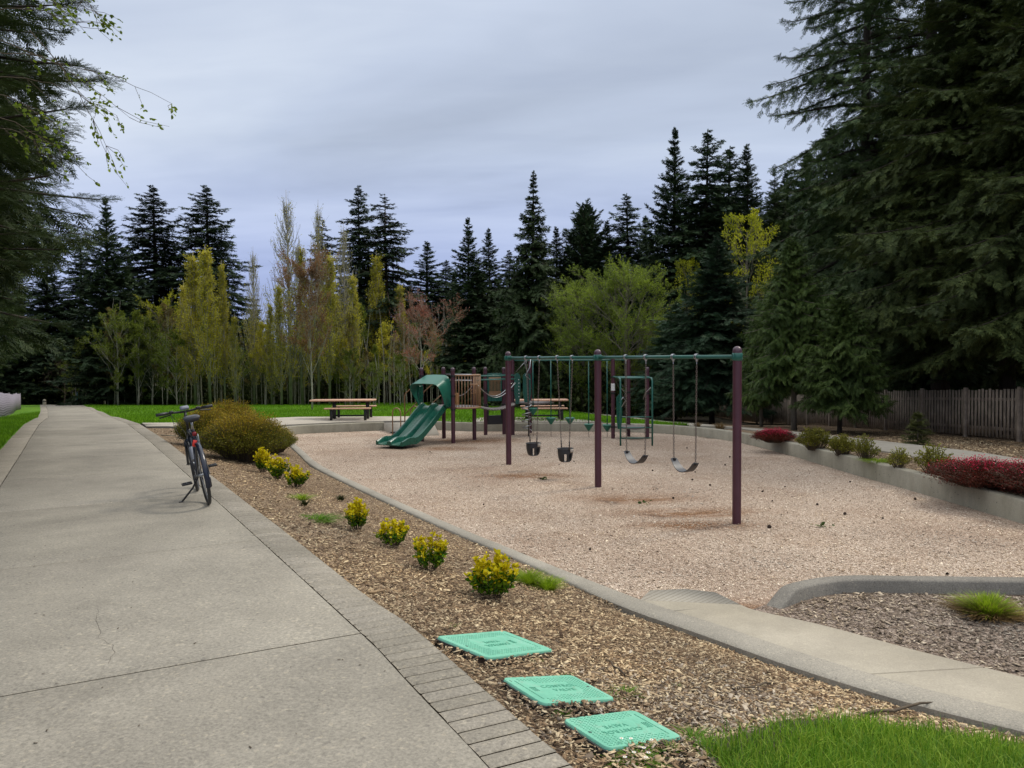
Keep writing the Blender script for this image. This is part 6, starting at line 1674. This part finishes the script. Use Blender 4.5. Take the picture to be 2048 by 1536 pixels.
# mudguard over the rear wheel
g = Geo(); V = []; Q = []; aa = np.linspace(math.radians(62), math.radians(196), 22); r_ = WR + .022
for a in aa:
    for w_, dr in ((-.027, -.012), (-.02, 0), (0, .006), (.02, 0), (.027, -.012)): V.append(((r_ + dr) * math.cos(a), w_, WR + (r_ + dr) * math.sin(a)))
for k in range(21):
    for j in range(4): Q.append([k * 5 + j, k * 5 + j + 1, k * 5 + 6 + j, k * 5 + 5 + j])
V = np.array(V); c_ = np.array([0, 0, WR]); inn = c_ + (V - c_) * .99; n_ = len(V)
g.add(np.concatenate([V, inn]), Q + [[b + n_ for b in q[::-1]] for q in Q]); B(g, 'mudguard', simple('dark_blue_mudguard', (.014, .018, .032), .25), smooth=True)
g = Geo()
for s in (-1, 1): g.tube([(0, s * .07, WR), (-.30, s * .03, WR + .20)], .0035, 5)
B(g, 'mudguard_stay', M['steel'])
g = Geo(); g.box((.13, .0, .80), (.03, .045, .05), None, 0, .01); o = B(g, 'red_reflector', simple('dark_red_reflector', (.20, .008, .012), .25)); 
g = Geo(); g.box((.075, .02, .70), (.02, .045, .075), np.array(Matrix.Rotation(.35, 3, 'X')), 0, .006); B(g, 'red_tag', simple('bright_red_tag', (.70, .035, .02), .4))
g = Geo(); g.tube([(.10 + .035 * math.cos(a), -.03 - .0, .745 + .05 * math.sin(a)) for a in np.linspace(0, 2 * PI, 15)[:-1]], .006, 6, closed=True); g.tube([(.12, -.035, .70 + .035 * math.sin(a)) for a in (-1, 0, 1)], .006, 6); B(g, 'coiled_lock', simple('clear_cable', (.25, .28, .29), .2))
# bottle
g = Geo(); d_ = Vector((.79 - .43, 0, .70 - .29)).normalized(); p_ = Vector((.50, .02, .43)); g.tube([tuple(p_ + Vector((-.03, .0, .03))), tuple(p_ + d_ * .18 + Vector((-.03, 0, .03)))], .033, 12); B(g, 'bottle', simple('grey_bottle', (.22, .23, .26), .3), auto=40)
# cranks, chain set, pedals
g = Geo(); g.tube([(.43 + .085 * math.cos(a), -.05, .29 + .085 * math.sin(a)) for a in np.linspace(0, 2 * PI, 29)[:-1]], .005, 5, closed=True)
for k in range(5): a = 2 * PI * k / 5; g.tube([(.43, -.05, .29), (.43 + .08 * math.cos(a), -.05, .29 + .08 * math.sin(a))], .006, 5)
for z in (.375, .205): g.tube([(.43, -.05, z), (.0, -.045, WR + (.035 if z > .3 else -.035))], .004, 4)
g.tube([(.038 * math.cos(a), -.045, WR + .038 * math.sin(a)) for a in np.linspace(0, 2 * PI, 17)[:-1]], .006, 5, closed=True); g.box((.01, -.06, WR - .10), (.03, .02, .11), None, 0, .005); B(g, 'drivetrain', M['black'])
for s, dx, dz in ((1, -.16, -.05), (-1, .16, .05)):
    g = Geo(); g.tube([(.43, s * .06, .29), (.43 + dx, s * .075, .29 + dz)], .010, 8); cr = B(g, 'crank_arm', M['black'], smooth=True)
    g = Geo(); px_, py_, pz_ = .43 + dx, s * .165, .29 + dz
    for ex in (-.045, .045): g.box((px_ + ex, py_, pz_), (.014, .11, .022), None, 0, .003)
    for ey in (-.048, 0, .048): g.box((px_, py_ + ey, pz_), (.10, .012, .022), None, 0, .003)
    o = g.obj('pedal', M['black'], None); o.parent = cr
g = Geo(); g.tube([(.33, .03, .28), (.31, .11, .17), (.29, .25, .045)], .011, 8); g.box((.29, .26, .045), (.04, .05, .015), None, 0, .004); B(g, 'kickstand', M['black'], smooth=False)
# cables
g = Geo(); g.tube([H(.03, .17, .23), H(.12, .12, .12), (.95, .03, .75), (.86, .03, .70)], .003, 5); g.tube([H(.03, -.17, .23), H(.13, -.08, .10), (.90, -.03, .70), (.6, -.03, .5)], .003, 5); g.tube([H(.03, .16, .22), H(.02, .14, .02), (.78, .05, .62), (.5, .03, .33)], .003, 5); B(g, 'brake_cable', M['black'])
bk.rotation_mode = 'XYZ'
hd = math.atan2(.93, -.50)
bk.rotation_euler = (Matrix.Rotation(hd, 3, 'Z') @ Matrix.Rotation(math.radians(-9.0), 3, 'X')).to_euler()

# ================================================================== VALVE BOX LIDS
def lid(corners_px, label, flip):
    cs = [G(*c) for c in corners_px]; c = sum(cs, Vector()) / 4
    ex = ((cs[1] - cs[0]) + (cs[2] - cs[3])) / 2; ey = ((cs[3] - cs[0]) + (cs[2] - cs[1])) / 2
    Lx = ex.length; Ly = ey.length; X = ex.normalized(); n = X.cross(ey).normalized(); 
    if n.z < 0: n = -n
    Y = n.cross(X)
    sgn = 1 if Y.dot(ey) > 0 else -1
    t = thing('valve_box', label, 'valve cover', tuple(c), 0, 'turquoise valve box lids')
    Mx = Matrix((X, Y, n)).transposed().to_4x4(); t.matrix_world = Matrix.Translation(c + n * .002) @ Mx
    def rr(lx, ly, r, k=6):
        o = []
        for cx, cy, a0 in ((lx / 2 - r, ly / 2 - r, 0), (-lx / 2 + r, ly / 2 - r, PI / 2), (-lx / 2 + r, -ly / 2 + r, PI), (lx / 2 - r, -ly / 2 + r, 1.5 * PI)):
            for i in range(k): a = a0 + (PI / 2) * i / (k - 1); o.append((cx + r * math.cos(a), cy + r * math.sin(a)))
        return o
    g = Geo(); g.prism(rr(Lx + .022, Ly + .022, .045), -.09, .006); g.obj('rim', M['valve_rim'], t)
    g = Geo(); P0 = rr(Lx, Ly, .038); P1_ = rr(Lx - .008, Ly - .008, .034); m = len(P0)
    g.prism(P1_, -.01, .018)
    V = [(x, y, .002) for x, y in P0] + [(x, y, .012) for x, y in P0] + [(x, y, .0179) for x, y in P1_]
    g.add(V, [[i + m * k, (i + 1) % m + m * k, (i + 1) % m + m * (k + 1), i + m * (k + 1)] for k in (0, 1) for i in range(m)])
    lo = g.obj('lid', M['valve'], t, auto=50)
    # raised tread dashes
    g = Geo(); f = -1 if flip else 1
    nx, ny = int(Lx / .021), int(Ly / .017)
    for i in range(nx):
        for j in range(ny):
            x = -Lx / 2 + (i + .5) * Lx / nx; y = -Ly / 2 + (j + .5) * Ly / ny
            u, v = x * f / Lx, y * f / Ly
            if abs(u) > .44 or abs(v) > .43: continue
            if u < -.36: continue                       # plain margin with small lettering
            if abs(u - .0) < .235 + .04 * (abs(v) < .15) and abs(v) < .235: continue
            if u < -.2 and abs(v) < .30: continue
            g.box((x, y, .0185), (.0125, .0032, .0022), np.array(Matrix.Rotation(.5 if (i + j) % 2 else -.5, 3, 'Z')))
    tr = g.obj('tread_pattern', M['valve_dark'], lo)
    def text(s, size, x, y, rot, nm='lettering'):
        cu = bpy.data.curves.new('t', 'FONT'); cu.body = s; cu.size = size; cu.extrude = .0012; cu.align_x = 'CENTER'; cu.align_y = 'CENTER'; cu.space_character = 1.15
        o = bpy.data.objects.new('t', cu); COL.objects.link(o); bpy.context.view_layer.update()
        me = bpy.data.meshes.new_from_object(o.evaluated_get(bpy.context.evaluated_depsgraph_get())); bpy.data.objects.remove(o); bpy.data.curves.remove(cu)
        me.materials.clear(); me.materials.append(M['valve_dark']); q = bpy.data.objects.new(nm, me); COL.objects.link(q); q.parent = lo
        q.location = (x, y, .0188); q.rotation_euler = (0, 0, rot); return q
    r0 = PI if flip else 0
    text('CONTROL', .044, .02 * f, .028 * f, r0); text('VALVE', .044, .02 * f, -.028 * f, r0)
    g = Geo()
    for k in range(3): g.box((-.165 * f + .012 * k * f, (.0) * f, .0188), (.004, .05, .002))
    g.box((-.150 * f, .028 * f, .0188), (.04, .004, .002)); g.obj('emblem', M['valve_dark'], lo)
    g = Geo()
    for k in range(16): g.box((-.40 * Lx * f, (-.5 + (k + .5) / 16) * Ly * .72, .0186), (.006, .009 + .004 * (k % 3), .0015))
    g.obj('fine_print', M['valve_dark'], lo)
    g = Geo(); g.lathe([(0, .0186), (.008, .0186), (.009, .0182)], (.42 * Lx * f, .0, 0), 10); g.obj('lift_hole', M['valve_rim'], lo)
lid([(889, 1281), (1030, 1267), (1083, 1308), (955, 1324)], 'turquoise lid farthest from the camera, pine cone at its front edge', True)
lid([(1005, 1370), (1152, 1358), (1223, 1409), (1080, 1420)], 'middle turquoise lid, its lettering readable from the camera', False)
lid([(1116, 1450), (1268, 1432), (1366, 1482), (1222, 1512)], 'turquoise lid nearest the camera, daisies at its front', True)

# ================================================================== FENCES
XF = 13.5
ft = thing('picket_fence', 'long weathered wooden picket fence at the right below the firs', 'fence', (XF, 20, T(XF, 20)))
g = Geo(); gr0 = Geo(); gr1 = Geo(); r = np.random.default_rng(17)
ys = np.arange(12.0, 66, .165)
zg = TT(np.full(len(ys), XF), ys); HF = 1.38
lo = HF
for y, z in zip(ys, zg):
    h = HF + r.normal(0, .012); w = .095
    g.box((XF + r.normal(0, .003), y, z + .04 + h / 2), (.02, w, h - .04), np.array(Matrix.Rotation(r.normal(0, .006), 3, 'X')), 0)
nseg = 60; yy = np.linspace(12, 66, nseg)
for k in range(nseg - 1):
    y0, y1 = yy[k], yy[k + 1]; z0, z1 = T(XF, y0), T(XF, y1); a = math.atan2(z1 - z0, y1 - y0)
    for hh, gr in ((.30, gr0), (1.12, gr1)): gr.box((XF + .035, (y0 + y1) / 2, (z0 + z1) / 2 + hh), (.04, (y1 - y0) * 1.002, .085), np.array(Matrix.Rotation(a, 3, 'X')))
ch(g.obj('pickets', M['fence_wood']), ft)['kind'] = 'stuff'
ch(gr0.obj('rail', M['fence_wood']), ft); ch(gr1.obj('rail', M['fence_wood']), ft)
for y in np.arange(13.1, 66, 2.44):
    g = Geo(); z = T(XF, y); g.box((XF - .015, y, z + .70), (.10, .10, 1.52), None, 0, .006); ch(g.obj('fence_post', M['fence_wood']), ft)
# white plastic mesh fence at the left
wf = thing('mesh_fence', 'white slatted mesh fence with posts at the far left', 'fence', (-19.5, 28, T(-19.5, 28)))
A = np.array([[-16.5, 22.5], [-18.9, 28.0], [-25.8, 39.5], [-32.5, 50.5], [-34.5, 54]]); B_ = []
for i in range(len(A) - 1):
    for q in np.linspace(0, 1, 9)[:-1]: B_.append(A[i] * (1 - q) + A[i + 1] * q)
B_.append(A[-1]); B_ = np.array(B_); zb = TT(B_[:, 0], B_[:, 1])
g = Geo()
for k in range(10):
    h = .06 + k * .105; sag = .02 * np.sin(np.arange(len(B_)) * 1.9 + k * .1)
    V = []; 
    for i, p in enumerate(B_): V += [(p[0], p[1], zb[i] + h + sag[i]), (p[0], p[1], zb[i] + h + .045 + sag[i])]
    V = np.array(V); o = len(V); d = V.copy(); d[:, 0] += .006; V = np.concatenate([V, d])
    n = len(B_) - 1; i2 = np.arange(n) * 2
    g.add(V, np.concatenate([np.stack([i2, i2 + 2, i2 + 3, i2 + 1], -1), np.stack([o + i2, o + i2 + 1, o + i2 + 3, o + i2 + 2], -1), np.stack([i2 + 1, i2 + 3, o + i2 + 3, o + i2 + 1], -1)]))
s_ = 0
for i in range(len(B_) - 1):
    for q in np.linspace(0, 1, 12)[:-1]:
        p = B_[i] * (1 - q) + B_[i + 1] * q; z = zb[i] * (1 - q) + zb[i + 1] * q; g.box((p[0] + .004, p[1], z + .58), (.004, .014, 1.05))
ch(g.obj('mesh_panel', M['slat_white']), wf)
for i in range(0, len(B_), 4):
    g = Geo(); g.tube([(B_[i][0] - .03, B_[i][1], zb[i] - .2), (B_[i][0] - .03, B_[i][1], zb[i] + 1.16)], .025, 7); ch(g.obj('fence_post', M['black'] if i % 8 else simple('grey_post', (.2, .2, .2))), wf)

# ================================================================== SMALL THINGS
p = PD(155, 806, 66); z = T(p.x, p.y)
t = thing('marker_post', 'thin teal marker post at the far end of the path', 'post', (p.x, p.y, z))
g = Geo(); g.box((0, 0, .55), (.10, .05, 1.1), None, 0, .01); g.obj('post', simple('teal_marker', (.02, .12, .13), .5), t)
g = Geo(); g.box((0, -.002, 1.13), (.12, .07, .07), None, 0, .01); g.obj('cap', simple('teal_marker_cap', (.015, .08, .09), .5), t)
p = PD(89, 806, 69); z = T(p.x, p.y)
t = thing('bollard', 'small pale grey bollard at the crest of the path', 'bollard', (p.x, p.y, z))
g = Geo(); g.lathe([(.14, 0), (.13, .45), (.10, .52), (0, .54)], sides=12); g.obj('body', M['walk'], t, auto=50)
g = Geo(); g.lathe([(.135, .30), (.14, .34), (.133, .38)], sides=12); g.obj('band', M['black'], t, auto=50)
# pine cones
def cone_mesh():
    g = Geo(); r = np.random.default_rng(3); n = 70
    k = np.arange(n); t_ = (k + .5) / n; a = k * 2.4; rad = .020 * np.sin(PI * (t_ * .85 + .12)) ** .8
    P = np.stack([-.03 + .065 * t_, rad * .55 * np.cos(a), rad * .55 * np.sin(a)], 1); D = np.stack([np.full(n, .5), np.cos(a), np.sin(a)], 1); Nn = np.stack([np.full(n, 1.0), -.5 * np.cos(a), -.5 * np.sin(a)], 1)
    g.inst(LEAFW, frames(D, Nn) * (rad + .008)[:, None, None] * 1.1, P); g.tube([(-.03, 0, 0), (0, 0, 0), (.03, 0, 0)], [.006, .012, .004], 6); return g.mesh('pine_cone', M['cone'])
cm = cone_mesh(); r = np.random.default_rng(21)
cones = [(963, 1328, 'b', 1.0, 'open dark pine cone at the front edge of the farthest turquoise lid')] + [(x, y, 'p', s, None) for x, y, s in ((1082, 960, 1.3), (1118, 930, .8), (1148, 924, .8), (1346, 998, 1.0), (1420, 972, .9), (1385, 961, 1), (1390, 945, .8), (1305, 942, .8), (1374, 897, .9), (1450, 931, .8), (1460, 915, 1), (1500, 880, .9), (1525, 985, .9), (1545, 1004, .8), (1635, 1011, 1), (1690, 1030, 1.1), (1538, 1057, 1.4), (1765, 1038, .8), (1830, 1000, 1.0), (1895, 1150, .8), (967, 1010, .6), (1180, 1100, .7), (1570, 975, .7), (860, 905, .8), (1700, 965, .9))]
for i, (px, py, k, s, lab) in enumerate(cones):
    p = G(px, py) if k == 'b' else GP(px, py)
    o = bpy.data.objects.new('pine_cone', cm); COL.objects.link(o); o.location = (p.x, p.y, p.z + .018 * s); o.scale = (s * .6,) * 3; o.rotation_euler = (r.uniform(-.2, .2), r.uniform(-.3, .3), r.uniform(0, 6.28))
    tag(o, lab or 'small dark pine cone lying loose on the play area chips', 'pine cone', None if lab else 'pine cones on the play area')
# leaf scraps and sticks
for px, py, n_, lab in ((1085, 961, 14, 'small tuft of torn green leaves lying on the chips between two swing posts'), (1640, 1055, 12, 'scrap of green weed lying on the chips right of the near post'), (1285, 1008, 10, 'thin green sprig lying in the scuffed hollow under the swings')):
    p = GP(px, py); g = Geo(); rr_ = np.random.default_rng(px); leaves(g, np.c_[rr_.normal(0, .06, (n_, 2)), np.full(n_, .02)], np.tile([1.0, 0, .1], (n_, 1)), .06, rr_, LEAFW, .7)
    tag(g.obj('leaf_scrap', M['cedar'], loc=(p.x, p.y, p.z + .01)), lab, 'leaves')
for (a, b), (c, d), w_, lab in (((1540, 1372), (1480, 1385), .006, 'longest bent grey stick in the near chips'), ((1725, 1435), (1870, 1410), .010, 'dark stick lying along the near kerb'), ((1250, 1355), (1215, 1325), .006, 'dark splinter between the upper lids and the walkway'), ((735, 1190), (770, 1186), .012, 'pale flat bark piece at the rim of the brick border')):
    p, q = G(a, b), G(c, d); g = Geo(); o_ = Vector(p); v = q - p; rr_ = np.random.default_rng(a)
    g.tube([tuple(v * s + Vector((0, 0, .014)) + Vector(rr_.normal(0, .006, 3))) for s in np.linspace(0, 1, 6)], [w_, w_ * 1.1, w_, w_ * .9, w_ * .8, w_ * .4], 6)
    tag(g.obj('stick', M['chip1'] if w_ > .011 else M['twig'], loc=tuple(p)), lab, 'stick')
p, q = G(322, 873), G(352, 874); g = Geo(); g.tube([(0, 0, .03), tuple((q - p) * .5 + Vector((0, 0, .03))), tuple((q - p) + Vector((0, 0, .03)))], .012, 8)
tag(g.obj('edging_pipe', M['walk'], loc=tuple(p)), 'thin pale pipe lying in the mulch corner left of the bronze bushes', 'pipe')

# hairline crack in the second slab, and litter on the path
def pathz(x, y): return T(x, y) + .0352
g = Geo(); pts = [G(a, b) for a, b in ((196, 1232), (193, 1262), (203, 1276), (197, 1290), (226, 1308), (229, 1322), (219, 1333), (218, 1346))]
P = []
rr_ = np.random.default_rng(4)
for i in range(len(pts) - 1):
    for q in np.linspace(0, 1, 6)[:-1]: v = pts[i].lerp(pts[i + 1], q); P.append((v.x + rr_.normal(0, .004), v.y + rr_.normal(0, .006)))
P = np.array(P); o_ = np.array(offset_line([tuple(p) for p in P], 1.0)) - P; w_ = .0009 * rr_.uniform(.4, 1.6, len(P))
V = []
for k in range(len(P)):
    for sg in (-1, 1): q = P[k] + o_[k] * sg * w_[k]; V.append((q[0], q[1], pathz(q[0], q[1]) + .001))
g.add(V, [[2 * k, 2 * k + 2, 2 * k + 3, 2 * k + 1] for k in range(len(P) - 1)])
ck = g.obj('crack', simple('crack_dirt', (.06, .045, .032), .95)); ck.parent = path
s_ = rr_.uniform(0, 26, 420) ** 1.0; v_ = rr_.uniform(0, PW, 420) ** .8; P = path_pt(s_, v_); P = P.reshape(-1, 2)
a_ = rr_.uniform(0, 6.28, len(P)); D = np.stack([np.cos(a_), np.sin(a_), np.zeros(len(P))], 1); S = rr_.uniform(.006, .022, len(P))
g = Geo(); Mx = frames(D, np.tile([0, 0, 1.0], (len(P), 1))) * np.stack([S, S * .35, S * .3], 1)[:, None, :]; g.inst(CH, Mx, np.c_[P, TT(P[:, 0], P[:, 1]) + .039])
tag(g.obj('path_litter', M['twig']), 'dark needles and bits of bark lying on the concrete path', 'litter', None, 'stuff')
# ================================================================== LIGHT
SUN_EL, SUN_AZ = math.radians(50), math.radians(60)     # azimuth: from +Y towards +X
sd = bpy.data.lights.new('sun', 'SUN'); so = bpy.data.objects.new('sun', sd); COL.objects.link(so)
sd.energy = 1.8; sd.angle = math.radians(10); sd.color = (1.0, .92, .80)
dirv = Vector((math.sin(SUN_AZ) * math.cos(SUN_EL), math.cos(SUN_AZ) * math.cos(SUN_EL), math.sin(SUN_EL)))
so.rotation_euler = dirv.to_track_quat('Z', 'Y').to_euler(); so.location = (20, 20, 40)
w = bpy.data.worlds.new('World'); scene.world = w; w.use_nodes = True
nt = w.node_tree; nt.nodes.clear()
wo = nt.nodes.new('ShaderNodeOutputWorld')
sky = nt.nodes.new('ShaderNodeTexSky'); sky.sky_type = 'NISHITA'; sky.sun_disc = False
sky.sun_elevation = SUN_EL; sky.sun_rotation = SUN_AZ
b1 = nt.nodes.new('ShaderNodeBackground'); b1.inputs[1].default_value = .07; nt.links.new(sky.outputs[0], b1.inputs[0])
tc = nt.nodes.new('ShaderNodeTexCoord')
sep = nt.nodes.new('ShaderNodeSeparateXYZ'); nt.links.new(tc.outputs['Generated'], sep.inputs[0])
# project the direction onto a flat cloud layer
zc = N(nt, 'Math', operation='MAXIMUM'); L(nt, sep.outputs[2], zc.inputs[0]); zc.inputs[1].default_value = 0.0
za = N(nt, 'Math', operation='ADD'); L(nt, zc.outputs[0], za.inputs[0]); za.inputs[1].default_value = .22
dv = N(nt, 'VectorMath', operation='DIVIDE'); L(nt, tc.outputs['Generated'], dv.inputs[0])
cb = N(nt, 'CombineXYZ'); [L(nt, za.outputs[0], cb.inputs[i]) for i in range(3)]
L(nt, cb.outputs[0], dv.inputs[1])
mp = N(nt, 'Mapping'); L(nt, dv.outputs[0], mp.inputs['Vector']); mp.inputs['Scale'].default_value = (.55, 1.0, 1); mp.inputs['Rotation'].default_value = (0, 0, .3); mp.inputs['Location'].default_value = (.4, .9, 0)
c1 = noise(nt, 1.1, 5, .5, mp.outputs[0], .5)
mp2 = N(nt, 'Mapping'); L(nt, dv.outputs[0], mp2.inputs['Vector']); mp2.inputs['Scale'].default_value = (.9, 3.2, 1); mp2.inputs['Rotation'].default_value = (0, 0, -.15)
c2 = noise(nt, 2.2, 6, .55, mp2.outputs[0], .8)
base = ramp(nt, c1, [(.32, (.40, .46, .58)), (.45, (.49, .56, .70)), (.58, (.58, .65, .775)), (.75, (.68, .74, .85))])
fine = ramp(nt, c2, [(.30, (.94, .945, .96)), (.6, (1.0, 1.0, 1.0)), (.8, (1.035, 1.03, 1.03))])
col = mixc(nt, 1.0, base, fine, 'MULTIPLY')
# lavender darker towards the horizon on the left
zr = ramp(nt, sep.outputs[2], [(.0, (.62, .67, .98)), (.10, (.76, .80, 1.02)), (.26, (1, 1, 1)), (.45, (1.12, 1.1, 1.06)), (.62, (2.3, 2.1, 1.8)), (1.0, (2.7, 2.45, 2.1))])  # unseen sky overhead is brightened and warmed to light the scene
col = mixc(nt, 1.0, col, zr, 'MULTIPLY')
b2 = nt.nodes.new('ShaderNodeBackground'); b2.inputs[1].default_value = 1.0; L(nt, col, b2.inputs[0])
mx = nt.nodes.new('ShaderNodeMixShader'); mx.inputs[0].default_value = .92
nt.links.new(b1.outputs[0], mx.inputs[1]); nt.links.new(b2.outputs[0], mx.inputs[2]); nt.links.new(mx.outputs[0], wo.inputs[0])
vs = scene.view_settings; vs.view_transform = 'Standard'; vs.look = 'None'; vs.exposure = 0.2; vs.gamma = 1
scene.render.resolution_x = 1024; scene.render.resolution_y = 768
